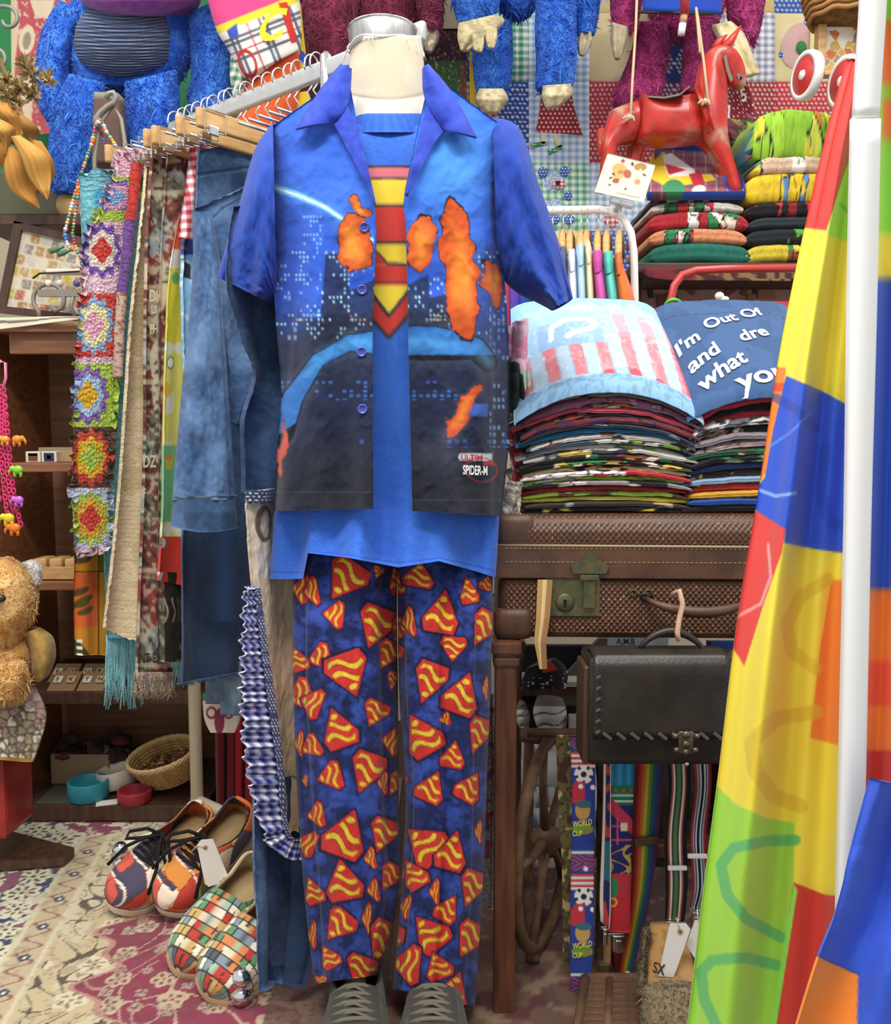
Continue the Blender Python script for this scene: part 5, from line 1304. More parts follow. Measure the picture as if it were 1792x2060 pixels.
def colA(px, py, U=None, T=None):
    c = base(px, YE)
    paint(c, sst(1100, 1560, py), '#efd535', .7)
    paint(c, py < 462 + (px - 1650) * .12, RE)
    paint(c, inpoly(px, py, [(1722, 280), (1800, 240), (1800, 520), (1722, 492), (1660, 470), (1688, 380)]), '#b2e24a')
    ring(c, px, py, [(1690, 410), (1705, 425), (1722, 436)], 4, '#7fc85a')
    paint(c, inpoly(px, py, [(1560, 738), (1581, 740), (1574, 800), (1556, 920), (1530, 968), (1520, 950)]), OR); paint(c, inpoly(px, py, [(1555, 770), (1580, 770), (1577, 787), (1555, 787)]), '#e5502c')
    paint(c, inpoly(px, py, [(1581, 756), (1650, 785), (1700, 812), (1800, 830), (1800, 1100), (1692, 1112), (1640, 1105), (1577, 1092), (1580, 1065), (1525, 1030), (1500, 1010), (1538, 960), (1556, 860)]), BL)
    ring(c, px, py, [(1560, 800), (1600, 822), (1640, 860)], 9, '#2a3fa8', .6); ring(c, px, py, [(1545, 900), (1590, 870), (1630, 830)], 2.5, '#6a8ee8', .7); ring(c, px, py, [(1525, 985), (1560, 998), (1600, 992)], 3, '#a8c4f4', .8); ring(c, px, py, [(1660, 900), (1650, 990), (1670, 1050), (1700, 1060)], 12, '#2746b4', .6)
    paint(c, inpoly(px, py, [(1500, 1020), (1525, 1030), (1580, 1065), (1572, 1112), (1536, 1215), (1497, 1340), (1467, 1292), (1440, 1280)]), '#e8433a')
    ring(c, px, py, [(1545, 1095), (1550, 1160), (1530, 1215), (1480, 1242)], 3, '#f3b0a8', .8)
    paint(c, inpoly(px, py, [(1672, 1165), (1800, 1180), (1800, 1520), (1690, 1500), (1629, 1484), (1650, 1300)]), OR)
    ring(c, px, py, [(1665, 1165), (1610, 1200), (1582, 1255), (1592, 1310), (1640, 1345)], 13, '#e3c12e', .8); ring(c, px, py, [(1640, 1432), (1560, 1446), (1512, 1495), (1518, 1550), (1555, 1600), (1610, 1622)], 15, '#e2bd2c', .85)
    lo = inpoly(px, py, [(1400, 1560), (1441, 1580), (1480, 1618), (1540, 1645), (1598, 1656), (1596, 1775), (1570, 1950), (1545, 2120), (1300, 2120)]); paint(c, lo, GR)
    paint(c, lo & (ell(px, py, 1550, 1790, 70, 100, 10) < 1), '#a9d23c', .8)
    ring(c, px, py, [(1600, 1690), (1540, 1692), (1475, 1706), (1450, 1740), (1462, 1800), (1500, 1848), (1572, 1886)], 11, '#5cb765'); ring(c, px, py, [(1562, 1942), (1500, 1926), (1432, 1932), (1410, 1955), (1416, 2010), (1444, 2070)], 11, '#5cb765')
    paint(c, inpoly(px, py, [(1596, 1775), (1660, 1800), (1800, 1812), (1800, 2120), (1545, 2120), (1570, 1950)]), '#d8392c')
    paint(c, inpoly(px, py, [(1597, 1778), (1604, 1790), (1560, 2070), (1548, 2070)]), '#8ee04a')
    return c
EL = [(1706, 120), (1660, 290), (1608, 520), (1568, 720), (1530, 960), (1482, 1250), (1445, 1550), (1410, 1820), (1380, 2080)]
ER = [(1790, 120), (1790, 290), (1790, 520), (1790, 720), (1790, 960), (1790, 1250), (1790, 1550), (1790, 1820), (1790, 2080)]
fA = lambda U, T: (.020 * np.sin(U * 11 - 1.2 + T * .8) + .012 * np.sin(U * 23 + 1 + T * 2)) * (.4 + .6 * np.sin(np.clip(T, 0, 1) * 2.2)) + .004 * (fbm(U * 5, T * 9, 3) - .5) - .02 * sst(.10, 0, U)
psheet('rear_drape', EL, ER, [.96, .95, .94, .93, .92, .91, .90, .89, .88], colA, parent=fab, nu=160, nv=640, fold=fA, thick=.002, kind='satin')
def colB(px, py, U, T):
    c = base(px, OR); paint(c, py < 470, '#9fe03c'); paint(c, (py > 40) & (py < 170), OR); paint(c, (py > 200) & (py < 280) & (px > 1775), '#f08a2a'); paint(c, (py >= 470) & (py < 560), YE); paint(c, (py >= 560) & (py < 1185), '#2a56c8'); paint(c, (py > 1330) & (py < 1420), '#f25a30'); paint(c, py > 1510, '#d8352c'); return c
psheet('side_drape', [(1748, -60), (1752, 500), (1738, 1000), (1728, 1400), (1722, 1640)], [(1900, -60), (1900, 500), (1900, 1000), (1900, 1400), (1900, 1640)], [.88, .87, .86, .85, .84], colB, parent=fab, nu=40, nv=220, fold=lambda U, T: .014 * np.sin(U * 14 + T * 2), thick=.002, kind='satin')
def colC(px, py, U, T):
    c = base(px, '#2f54cc'); b = inpoly(px, py, [(1630, 1915), (1726, 1960), (1722, 2120), (1560, 2120)]); paint(c, b, OR); paint(c, pdist(px, py, [(1640, 1920), (1726, 1960)]) < 2, '#2440a0'); return c
psheet('front_drape', [(1753, 1566), (1716, 1700), (1678, 1835), (1640, 1930), (1590, 2090)], [(1880, 1590), (1890, 1700), (1900, 1835), (1900, 1930), (1900, 2090)], [.70, .70, .69, .68, .67], colC, parent=fab, nu=70, nv=180, fold=lambda U, T: .012 * np.sin(U * 9 + T * 3) + .004 * fbm(U * 4, T * 5, 6), thick=.002, kind='satin')
# ================================================================== clothes rack on the left
PLf = at(350, 240, 2.03); PRt = at(660, 158, 1.71)
RZ = (PLf.z + PRt.z) / 2
PLf = Vector((-.590, 2.03, RZ)); PRt = Vector((PRt.x, PRt.y, RZ))
re = (PRt - PLf).normalized(); rn = np.array((re.x, re.y, 0.0)); rd = Vector((-re.y * -1, re.x * -1, 0))
if rd.x > 0: rd = -rd                                   # across the rack, towards the viewer's left
def gplane(f): p = PLf.lerp(PRt, f); return ((p.x, p.y, p.z), rn)
rack = thing('clothes_rack', 'cream tubular clothes rack with a flat steel rail and ball feet', 'rack')
rot_r = Matrix((re, Vector((-re.y, re.x, 0)), Vector((0, 0, 1)))).transposed()
ctr = (PLf - re * .03 + PRt + re * .24) / 2; ln = (PRt - PLf).length + .27
MB().box(ctr, (ln, .014, .032), rot_r, bev=.005).build('rail', mat('rail_steel', '#c9cac6', .28, .55), rack, True)
for p in (PLf + re * .01, PRt - re * .005):
    b = MB(); b.tube([Vector((p.x, p.y, .05)), Vector((p.x, p.y, RZ - .25))], .0145, 14); b.build('upright', M_CREAM_TUBE, rack, True)
    b = MB(); b.tube([Vector((p.x, p.y, RZ - .26)), Vector((p.x, p.y, RZ + .022)), Vector((p.x, p.y, RZ + .030))], [.0115, .0115, .006], 14); b.build('upright_top', M_CHROME, rack, True)
MB().tube([Vector((PLf.x, PLf.y, .11)), Vector((PRt.x, PRt.y, .11))], .0125, 12).build('lower_rail', M_CREAM_TUBE, rack, True)
fe = on_floor(486, 2030); FEET = ((PLf, Vector((PLf.x, PLf.y, .055)) + rd * .19), (PRt, Vector((fe.x, fe.y, .055))))
for p, a in FEET:
    c = Vector((p.x, p.y, .055)) - rd * .06
    MB().tube([a, c], .0145, 12).build('foot_tube', M_CREAM_TUBE, rack, True)
    for q in (a, c):
        MB().ball(q, .018).build('end_ball', M_CHROME, rack, True)
        w = MB().ball((q.x, q.y, .024), .0175); w.tube([(q.x, q.y, .03), (q.x, q.y, .05)], .006, 8); w.build('caster', M_CHROME, rack, True)

# ------------------------------------------------------------------ hangers
def hanger(f, label, half=.19, wood=True, clips=True):
    root = thing('clip_hanger', label, 'hanger', 'hangers on the clothes rack rail')
    p = PLf.lerp(PRt, f); up = Vector((0, 0, 1)); r = .019
    tilt = re * (.006 * math.sin(f * 57))
    path = []
    for k in range(17):
        t = math.radians(200 - k * 16.5)
        path.append(p + up * (.012 + r * math.sin(t) * 1.25) + rd * (-r * math.cos(t)) * 1.0 + tilt)
    path += [p + rd * .012 - up * .035 + tilt, p - up * .05 - rd * .002, p - up * .085]
    MB().tube(path, .0017, 8).build('hook', M_CHROME, root, True)
    zb = p.z - .092
    c = Vector((p.x, p.y, zb))
    Rr = Matrix((rd, re, up)).transposed()
    if wood:
        MB().box(c, (half * 2, .012, .036), Rr, bev=.004).build('wooden_bar', M_PALEWOOD, root, True)
    else:
        MB().tube([c - rd * half, c + rd * half], .003, 8).build('wire_bar', M_CHROME, root, True)
    if clips:
        for s in (-1, 1):
            q = c + rd * (s * half * .82)
            b = MB(); b.tube([q + rd * .020 + up * .016 + re * .009, q + rd * .020 - up * .022 + re * .009, q - rd * .026 - up * .022 + re * .009, q - rd * .026 + up * .016 + re * .009], .0016, 6, closed=True); b.box(q - up * .02 + re * .008, (.022, .008, .016), Rr, bev=.002)
            b.build('clip', M_CHROME, root)
    return root
hl_ = [(-.01, 'wood', 'orange leaf print'), (.05, 'wire', 'aqua crochet blanket'), (.11, 'wire', 'granny square piece'), (.17, 'wire', 'burlap piece'), (.23, 'wire', 'lettered tapestry'), (.29, 'wood', 'dark tapestry'), (.35, 'wood', 'colour-banded fabric'), (.41, 'wire', 'blue boat fabric'), (.46, 'wire', 'red gingham piece'), (.52, 'wood', 'long denim skirt'), (.58, 'wire', 'dark denim dress'), (.655, 'wood', 'rolled-cuff denim jacket')]
for f, k, s in hl_:
    hanger(f, 'chrome and %s clip hanger holding the %s' % ('wooden' if k == 'wood' else 'wire', s), half=.17 if k == 'wood' else .16, wood=(k == 'wood'))
for f, s_ in zip((.72, .78, .84, .90, .95), ('next after the denim jacket hanger', 'second past the denim jacket hanger', 'midway between the denim jacket and the rack upright', 'second before the chrome rack upright', 'right beside the chrome rack upright')):
    hanger(f, 'chrome hanger hook on the rail, ' + s_, half=.10, clips=False, wood=False)

# ------------------------------------------------------------------ hanging garments
def garment(name, label, cat, L, R, f, colf, nu=30, nv=160, fold=None, kind='cloth', thick=.007, parent=None):
    if fold is None: fold = lambda U, T: .006 * np.sin(U * 7 + f * 40 + T) + .005 * (fbm(U * 3, T * 8, int(f * 90) + 3) - .5)
    o = psheet(name, L, R, None, colf, nu=nu, nv=nv, fold=fold, plane=gplane(f), kind=kind, thick=thick, parent=parent)
    if parent is None and label: tag(o, label, cat, 'garments hanging on the clothes rack')
    return o
def onp(f, off=.012):
    p0, n = gplane(f); p1 = tuple(np.array(p0) + n * off)
    return lambda x, y: plane_pts(x, y, p1, n)
# 1 orange print
def c1(px, py, U, T):
    c = base(px, '#d88a1e'); paint(c, (py > 1153) & (py < 1262) & (px < 202), '#e5662a'); paint(c, (px > 202), '#b88a20'); paint(c, (px > 203) & (py < 1150), '#6a7420'); paint(c, (np.abs(px - 201) < 1.5) | ((np.abs(py - 1150) < 1.3)), '#6a3a10')
    for (x, y, a) in ((160, 1190, -25), (170, 1205, -20), (172, 1228, -22), (160, 1215, -15)): paint(c, ell(px, py, x, y, 19, 7, a) < 1, '#5c4a1c')
    paint(c, ell(px, py, 160, 1122, 26, 12, -10) < 1, '#5a4a1a'); paint(c, ell(px, py, 162, 1118, 7, 3, -20) < 1, '#f0ead8')
    paint(c, inpoly(px, py, [(140, 1275), (165, 1300), (190, 1330), (140, 1330)]), '#4f461c'); paint(c, (np.abs(px - 158) < 5) & (py > 1285) & (np.sin(py / 2.2) > .2), '#f2ecdc')
    return c
garment('leaf_print_cloth', 'orange and olive leaf print cloth hanging at the far end of the rack', 'cloth', [(186, 400), (172, 650), (155, 950), (150, 1130), (150, 1316)], [(270, 400), (262, 650), (240, 950), (222, 1130), (218, 1318)], -.03, c1, nu=46, nv=300)
# 2 aqua crochet blanket + fringe
aq = thing('crochet_blanket', 'aqua crochet blanket with long fringe hanging behind the granny squares', 'blanket', 'garments hanging on the clothes rack')
c2 = lambda px, py, U, T: paint(paint(base(px, '#7fcbd4'), cell(px / 9, py / 7, 4)[1] < .12, '#4a9aa8'), (py > 385) & (py < 425) & (px > 185), '#3fa4cf')
garment('blanket_body', None, None, [(155, 352), (160, 420), (172, 700), (200, 1000), (214, 1282)], [(330, 330), (340, 430), (360, 700), (384, 1000), (396, 1282)], .03, c2, nu=50, nv=220, kind='knit', parent=aq, fold=lambda U, T: .006 * fbm(U * 16, T * 90, 3) + .008 * np.sin(U * 8))
fr = MB(); rng = random.Random(5); fp = onp(.03, .004)
for k in range(120):
    x = 214 + 182 * (k + rng.random()) / 120; l = rng.uniform(.75, 1.0) * (150 if x < 285 else 105)
    ps = [fp(x + rng.uniform(-3, 3) * j, 1278 + l * j / 3).tolist() for j in range(4)]
    fr.tube(ps, [.0022, .0024, .0022, .0014], 5, c=rng.choice(['#8fd3d8', '#7cc4cc', '#9adade', '#6ab2bc']))
fr.build('fringe', None, aq, True, vc='knit')['kind'] = 'stuff'
# 3 granny squares
GS = [(226, 398, 36, ('#7fa8d8', '#e4a8c4', '#8f6ac0', '#b7d24a')), (200, 505, 52, ('#e03a2e', '#f0e4d2', '#7a4fb0', '#eec0cf')), (184, 655, 56, ('#eea8c0', '#f2e8a8', '#8fb2d8', '#e23d30')), (172, 795, 56, ('#f0b422', '#a8c8ea', '#8a62b6', '#b9d63f')), (178, 920, 54, ('#aed13e', '#f2bb22', '#e4442a', '#5a3a26')), (177, 1043, 52, ('#e23a30', '#f0b32a', '#b9d14a', '#c4d2e8'))]
def c3(px, py, U, T):
    c = base(px, '#eec3d2'); best = np.full(px.shape, 9.0)
    for (cx, cy, s, cols) in GS:
        dx = (px - cx) / 40.0; dy = (py - cy) / s
        ch = np.maximum(np.abs(dx), np.abs(dy)); z = np.abs(dy) < 1.13
        th = np.arctan2(dy, dx); dm = np.abs(dx) + np.abs(dy); rr = np.hypot(dx, dy)
        paint(c, z, cols[3])
        paint(c, z & (rr < 1.0 + .10 * np.cos(12 * th)), cols[2]); paint(c, z & (rr < .74 + .07 * np.cos(8 * th)), cols[1]); paint(c, z & (rr < .44 + .07 * np.cos(4 * th)), cols[0])
    cl = cell(px / 7.5, py / 7.5, 6); paint(c, cl[1] < .10, '#000000', .22); paint(c, cl[0] > .7, '#ffffff', .12)
    paint(c, py < 345, '#ecb6c8'); paint(c, (py > 425) & (py < 448), '#b9d24a', .9)
    return c
def f3(U, T):
    i_, b = cell(U * 13, T * 105, 6)
    return .007 * np.clip(b, 0, .5) + .008 * np.sin(U * 3.1) + .003 * fbm(U * 12, T * 120, 4)
garment('granny_square_scarf', 'crochet scarf of multicoloured granny squares hanging beside the burlap', 'scarf', [(236, 318), (208, 400), (170, 480), (160, 600), (150, 720), (145, 860), (142, 990), (150, 1112)], [(310, 300), (272, 400), (248, 480), (240, 600), (232, 720), (222, 860), (216, 990), (222, 1098)], .09, c3, nu=80, nv=560, kind='knit', fold=f3, thick=.012)
rc = garment('red_crochet_strip', 'red and purple crochet strip between the granny squares and the burlap', 'scarf', [(268, 330), (254, 470), (240, 600), (232, 760)], [(286, 330), (270, 470), (253, 600), (244, 760)], .12, lambda px, py, U, T: paint(paint(paint(base(px, '#c9332c'), py > 445, '#6a4a9a'), py > 590, '#c4a490'), cell(px / 6, py / 6, 3)[1] < .12, '#501818', .5), nu=20, nv=120, kind='knit')
# 4 burlap
def c4(px, py, U, T):
    c = base(px, '#e2cca4'); paint(c, (np.floor(py / 4.5) % 2 == 0) & (vnoise(px / 22, np.floor(py / 4.5), 3) > .35), '#c8aa78', .7); paint(c, np.floor(px / 4.5) % 3 == 0, '#dcc59a', .4); paint(c, (np.abs(py - 782) < 4), '#b5c07a', .5); paint(c, fbm(px / 60, py / 60, 4) > .6, '#bd9d6a', .4); return c
garment('burlap_cloth', 'coarse beige burlap cloth hanging between crochet and tapestry', 'cloth', [(284, 335), (268, 480), (250, 640), (240, 800), (232, 960), (220, 1110), (203, 1262)], [(345, 330), (335, 480), (330, 640), (325, 800), (322, 960), (316, 1110), (300, 1300)], .16, c4, nu=60, nv=330, kind='knit', fold=lambda U, T: .012 * np.sin(U * 8 + 2) + .003 * fbm(U * 30, T * 200, 2) + .006 * np.sin(U * 3 + T * 5))
# 5 tapestries
def c5(seed, dk):
    def f(px, py, U, T):
        i_, b = cell(px / 22, py / 58, seed); n = fbm(px / 7, py / 9, seed, 3)
        c = base(px, '#7a4238'); paint(c, (i_ > .45) & (i_ < .62), '#c2b394'); paint(c, (i_ >= .62) & (i_ < .8), '#8f9896'); paint(c, i_ >= .8, '#6f6a58'); paint(c, i_ < .12, dk); paint(c, n > .62, '#cdbf9c', .75); paint(c, n < .36, '#3a2a26', .75); paint(c, (np.abs(py % 190 - 8) < 5), '#cdbf9c', .8)
        return c
    return f
tA = garment('tapestry_bag', 'brown and beige lettered tapestry hanging beside the burlap', 'tapestry', [(300, 320), (290, 480), (286, 700), (287, 900), (280, 1120), (272, 1370)], [(360, 312), (350, 480), (345, 700), (345, 900), (340, 1120), (345, 1365)], .22, c5(4, '#9a3a34'), nu=50, nv=330)
w5 = onp(.22, .016)
for (s, x, y, h, col) in (('DH', 300, 606, 24, '#d8cba8'), ('LS', 304, 630, 16, '#d8cba8'), ('FH', 301, 670, 18, '#d8cba8'), ('PA', 308, 571, 12, '#3a2e28'), ('DZ', 287, 940, 25, '#d8cba8'), ('F', 287, 1000, 18, '#d8cba8'), ('INT-ES', 276, 1334, 20, '#4a3a30')):
    lettering('woven_letters', s, (x, y), (h * .78, -.5), (0, -h * 1.35), w5, paintm(col, .9), tA)
fr = MB(); rng = random.Random(8); fp = onp(.22, .010)
for k in range(110):
    x = 270 + 78 * (k + rng.random()) / 110
    ps = [fp(x + rng.uniform(-4, 4) * j, 1352 + rng.uniform(14, 19) * j).tolist() for j in range(4)]
    fr.tube(ps, [.0012, .0013, .0012, .0008], 4, c=rng.choice(['#c9b083', '#b0855a', '#a86a5a', '#8a9a8a', '#d8c8a0', '#7a5a6a']))
fr.build('fringe', None, tA, True, vc='knit')['kind'] = 'stuff'
garment('tapestry_cloth', 'dark tapestry strip hanging between the lettered tapestry and yellow fabric', 'tapestry', [(338, 312), (326, 480), (322, 700), (322, 900), (318, 1120), (322, 1330)], [(392, 305), (390, 480), (385, 700), (382, 900), (375, 1120), (372, 1330)], .27, c5(9, '#6a2a34'), nu=30, nv=260)
# 6 colour banded fabric
def c6(px, py, U, T):
    c = base(px, '#f06a3a')
    for (y, k) in ((502, '#f6f2e0'), (540, '#f2dd38'), (688, '#f4f0d4'), (712, '#f0e46a'), (888, '#f4f0d8'), (896, '#7fcd88'), (1050, '#f4f0da'), (1080, '#e23a2c')): paint(c, py > y, k)
    w = (((py > 688) & (py < 712)) | ((py > 1050) & (py < 1080)) | ((py > 870) & (py < 896))); paint(c, w & (np.hypot(px % 26 - 13, (py - 700) % 26 - 13) < 8), '#efe27a')
    for (x, y) in ((342, 730), (326, 1092)): e = ell(px, py, x, y, 9, 12); paint(c, np.abs(e - 1) < .2, '#5a5a4a'); paint(c, e < .8, '#fbf8ea')
    e = ell(px, py, 340, 922, 11, 9); paint(c, e < 1, '#f0a02c'); paint(c, inpoly(px, py, [(330, 925), (350, 925), (346, 945), (334, 945)]), '#f2c93a')
    paint(c, inpoly(px, py, [(332, 800), (352, 788), (350, 830), (330, 835)]), '#f4efdc'); paint(c, ell(px, py, 332, 785, 8, 16) < 1, '#f2c23a')
    paint(c, ell(px, py, 352, 560, 9, 12) < 1, '#5fae72'); paint(c, inpoly(px, py, [(312, 1150), (330, 1152), (316, 1178)]), '#f4e8dc')
    return c
garment('banded_fabric', 'yellow, green and red banded nursery fabric hanging beside the denim jacket', 'fabric', [(358, 430), (338, 540), (329, 660), (325, 800), (322, 950), (318, 1080), (312, 1166)], [(420, 430), (415, 540), (410, 660), (408, 800), (405, 950), (400, 1080), (392, 1182)], .34, c6, nu=50, nv=330)
garment('tasselled_cloth', 'black cloth with beige tassels hanging under the banded fabric', 'cloth', [(330, 1150), (330, 1240), (328, 1330)], [(385, 1150), (388, 1240), (388, 1330)], .31, lambda px, py, U, T: paint(paint(base(px, '#2a221c'), (py > 1200) & (py < 1250) & (np.abs(np.sin(px / 3.2 + .6 * np.sin(py / 9))) < .35), '#b7a683'), (py > 1265) & (vnoise(px / 9, py / 14, 3) > .6), '#7a5c3c'), nu=40, nv=90)
# 7/8 gingham + boat fabric
garment('boat_fabric', 'light blue nursery fabric with navy buttons beside the denim jacket', 'fabric', [(366, 470), (364, 560), (366, 660), (372, 760)], [(420, 470), (420, 560), (420, 660), (420, 760)], .40, lambda px, py, U, T: paint(paint(paint(paint(base(px, '#8ec4e8'), vnoise(px / 7, py / 7, 4) > .74, '#c4e2f4'), py < 512, '#3c4aa0'), (np.hypot(px - 371, py - 498) < 6) | (np.hypot(px - 371, py - 482) < 5), '#e8943a'), inpoly(px, py, [(364, 520), (384, 532), (384, 562), (372, 556)]), '#33333a'), nu=40, nv=160)
garment('gingham_cloth', 'red and white gingham cloth hanging between banded fabric and denim', 'cloth', [(386, 290), (374, 380), (358, 482)], [(420, 290), (420, 380), (420, 482)], .45, lambda px, py, U, T: gingham(px + 4 * np.sin(py / 40), py, 9, '#cf3040'), nu=40, nv=100)
# 9 denim skirt
def den(c0, cd, cl, seed):
    def f(px, py, U, T):
        c = base(px, c0); n = fbm(px / 40, py / 60, seed); n2 = fbm(px / 7, py / 7, seed + 3, 3); paint(c, sst(.48, .62, n), cl, .55); paint(c, sst(.5, .38, n), cd, .5); paint(c, sst(.5, .62, n2), cl, .28); paint(c, sst(.45, .36, n2), cd, .22); paint(c, (np.floor((px + py) / 2.2) % 2 == 0), cd, .10); return c
    return f
dA = den('#4d6f9c', '#35527e', '#6f92bb', 3); dB = den('#2c4266', '#1f3050', '#3f5a84', 7); dC = den('#3f5f86', '#2c476a', '#5b7ea8', 11)
sk = thing('denim_skirt', 'long dark denim skirt with frayed hem hanging behind the denim jacket', 'skirt', 'garments hanging on the clothes rack')
def c9(px, py, U, T):
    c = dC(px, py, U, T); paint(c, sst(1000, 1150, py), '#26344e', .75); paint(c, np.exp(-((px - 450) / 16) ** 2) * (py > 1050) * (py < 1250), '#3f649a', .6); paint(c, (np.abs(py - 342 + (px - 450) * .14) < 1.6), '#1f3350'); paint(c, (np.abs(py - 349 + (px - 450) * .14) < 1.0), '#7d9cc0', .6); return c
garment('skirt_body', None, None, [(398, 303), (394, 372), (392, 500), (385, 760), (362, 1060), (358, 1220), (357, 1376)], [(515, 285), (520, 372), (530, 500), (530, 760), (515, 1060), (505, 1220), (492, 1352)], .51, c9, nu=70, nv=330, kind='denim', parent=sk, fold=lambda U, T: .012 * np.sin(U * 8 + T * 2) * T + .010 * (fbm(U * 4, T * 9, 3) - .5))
fr = MB(); rng = random.Random(3); fp = onp(.51, .010)
for k in range(70):
    x = 358 + 132 * k / 70; y = 1374 - 24 * k / 70; fr.tube([fp(x, y).tolist(), fp(x + rng.uniform(-2, 2), y + rng.uniform(4, 10)).tolist()], [.0012, .0005], 4)
fr.build('frayed_hem', paintm('#4a5f7c', .95), sk, True)['kind'] = 'stuff'
# 10 dark denim dress with apron
dr = thing('denim_dress', 'dark denim dress with cream apron front and gingham ruffle edge', 'dress', 'garments hanging on the clothes rack')
garment('bodice', None, None, [(470, 420), (450, 560), (476, 680), (500, 760), (477, 850), (484, 992)], [(620, 400), (620, 560), (620, 680), (620, 760), (615, 850), (610, 985)], 1.295, dB, nu=60, nv=200, kind='denim', parent=dr, fold=lambda U, T: .010 * np.sin(U * 9 + T * 3) + .008 * (fbm(U * 5, T * 9, 3) - .5))
garment('dotted_band', None, None, [(483, 986), (483, 1012)], [(610, 976), (610, 1000)], 1.305, lambda px, py, U, T: dots(px, py, 7, 1.5, '#37405c', '#d8dce4'), nu=60, nv=14, parent=dr, fold=lambda U, T: .012 + .010 * np.sin(U * 9))
def capr(px, py, U, T):
    c = base(px, '#e2cba8'); n = fbm(px / 30, py / 60, 5); paint(c, n > .52, '#ead8ba', .6); paint(c, n < .42, '#d2b790', .5)
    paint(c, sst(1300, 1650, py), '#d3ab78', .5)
    e = ell(px, py, 527, 1053, 24, 37); paint(c, e < 1, '#6f5c46'); paint(c, ell(px, py, 529, 1053, 13, 27) < 1, '#d2bc9a')
    return c
garment('apron_front', None, None, [(484, 1008), (490, 1120), (503, 1260), (520, 1400), (538, 1530), (556, 1675)], [(612, 996), (612, 1120), (612, 1260), (610, 1400), (608, 1530), (606, 1672)], 1.315, capr, nu=60, nv=240, parent=dr, fold=lambda U, T: .012 * np.sin(U * 5 + 1) + .008 * (fbm(U * 4, T * 12, 8) - .5) + .006 * (fbm(U * 9 + T * 8, T * 20, 2) - .5))
gb = lambda s: (lambda px, py, U, T: gingham(U * 44 + 2, T * s * 6, 8, '#1f2a84', '#f2f2fa'))
ruf = lambda fr_, am: (lambda U, T: .014 + am * (1 - U) * np.sin(T * fr_ + 1.5 * np.sin(T * 17)) + .004 * np.sin(T * fr_ * 2.3))
garment('ruffle', None, None, [(480, 1180), (476, 1260), (474, 1340), (474, 1420), (480, 1510), (496, 1600), (524, 1690)], [(500, 1180), (508, 1260), (520, 1340), (531, 1420), (545, 1510), (556, 1600), (566, 1682)], 1.335, gb(110), nu=20, nv=330, parent=dr, fold=ruf(82, .0055), thick=.002)
garment('ruffle', None, None, [(524, 1690), (552, 1712), (575, 1724), (612, 1722)], [(560, 1676), (572, 1682), (585, 1684), (612, 1682)], 1.335, gb(36), nu=20, nv=110, parent=dr, fold=ruf(30, .006), thick=.002)
garment('dotted_trim', None, None, [(498, 1180), (508, 1290), (522, 1400), (540, 1530), (557, 1668), (600, 1684)], [(506, 1180), (520, 1290), (536, 1400), (552, 1530), (566, 1668), (604, 1672)], 1.335, lambda px, py, U, T: dots(px, py, 6, 1.4, '#454c78', '#e4e4ee'), nu=12, nv=200, parent=dr, fold=lambda U, T: .020 + 0 * U, thick=.002)
# jeans below
jn = thing('blue_jeans', 'washed blue denim jeans legs hanging below the apron ruffle', 'jeans', 'garments hanging on the clothes rack')
def cj(px, py, U, T):
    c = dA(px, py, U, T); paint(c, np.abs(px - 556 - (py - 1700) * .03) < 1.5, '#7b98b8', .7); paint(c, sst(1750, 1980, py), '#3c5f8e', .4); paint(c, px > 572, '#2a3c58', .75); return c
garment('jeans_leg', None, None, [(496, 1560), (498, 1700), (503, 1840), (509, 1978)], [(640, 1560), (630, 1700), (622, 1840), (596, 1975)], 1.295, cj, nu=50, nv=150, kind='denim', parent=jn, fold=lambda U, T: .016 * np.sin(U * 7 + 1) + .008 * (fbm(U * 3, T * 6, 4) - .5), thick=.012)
garment('jeans_leg', None, None, [(520, 1560), (524, 1700), (528, 1840), (532, 1940)], [(660, 1560), (650, 1700), (640, 1840), (630, 1940)], 1.27, dB, nu=30, nv=80, kind='denim', parent=jn, thick=.012)
# 11 jacket
jk = thing('denim_jacket', 'pale blue denim jacket with turned-up cuff on the rack beside the shirt', 'jacket', 'garments hanging on the clothes rack')
jf = .655
def cjk(px, py, U, T):
    c = dA(px, py, U, T); paint(c, pdist(px, py, [(410, 452), (440, 420), (500, 390), (570, 360)]) < 2, '#2f4a70'); paint(c, pdist(px, py, [(412, 455), (425, 490), (445, 540)]) < 1.5, '#2f4a70'); return c
garment('jacket_body', None, None, [(388, 424), (408, 500), (425, 580), (440, 660), (452, 740), (462, 850)], [(600, 322), (600, 440), (590, 540), (560, 640), (502, 758), (470, 856)], jf, cjk, nu=60, nv=200, kind='denim', parent=jk, fold=lambda U, T: .010 * np.sin(U * 5 + T * 4) + .010 * (fbm(U * 4 + T * 3, T * 9, 8) - .5), thick=.010)
p0, n_ = gplane(jf + .02)
def on_pl(x, y): return plane_pts(np.array(float(x)), np.array(float(y)), p0, n_)
slL = [(386, 426), (388, 520), (380, 640), (366, 780), (354, 910), (347, 1006)]; slR = [(425, 425), (440, 520), (448, 640), (458, 780), (466, 910), (472, 1006)]
Ysl = [float((on_pl((l[0] + r[0]) / 2, l[1])[1])) for l, r in zip(slL, slR)]
ptube('jacket_sleeve', slL, slR, [y - .01 for y in Ysl], [.03, .04, .045, .045, .05, .052], lambda px, py, U, T: paint(dA(px, py, U, T), np.abs(U - .93) < .02, '#31507c', .6), parent=jk, nf=60, nb=24, nv=160, kind='denim', fold=lambda U, T: .020 * (fbm(U * 4 + T * 3, T * 9 - U * 3, 7) - .5) + .008 * np.abs(fbm(U * 6 + T * 6, T * 16 - U * 5, 12) - .5) + .008 * np.sin(U * 7 + T * 9) * T)
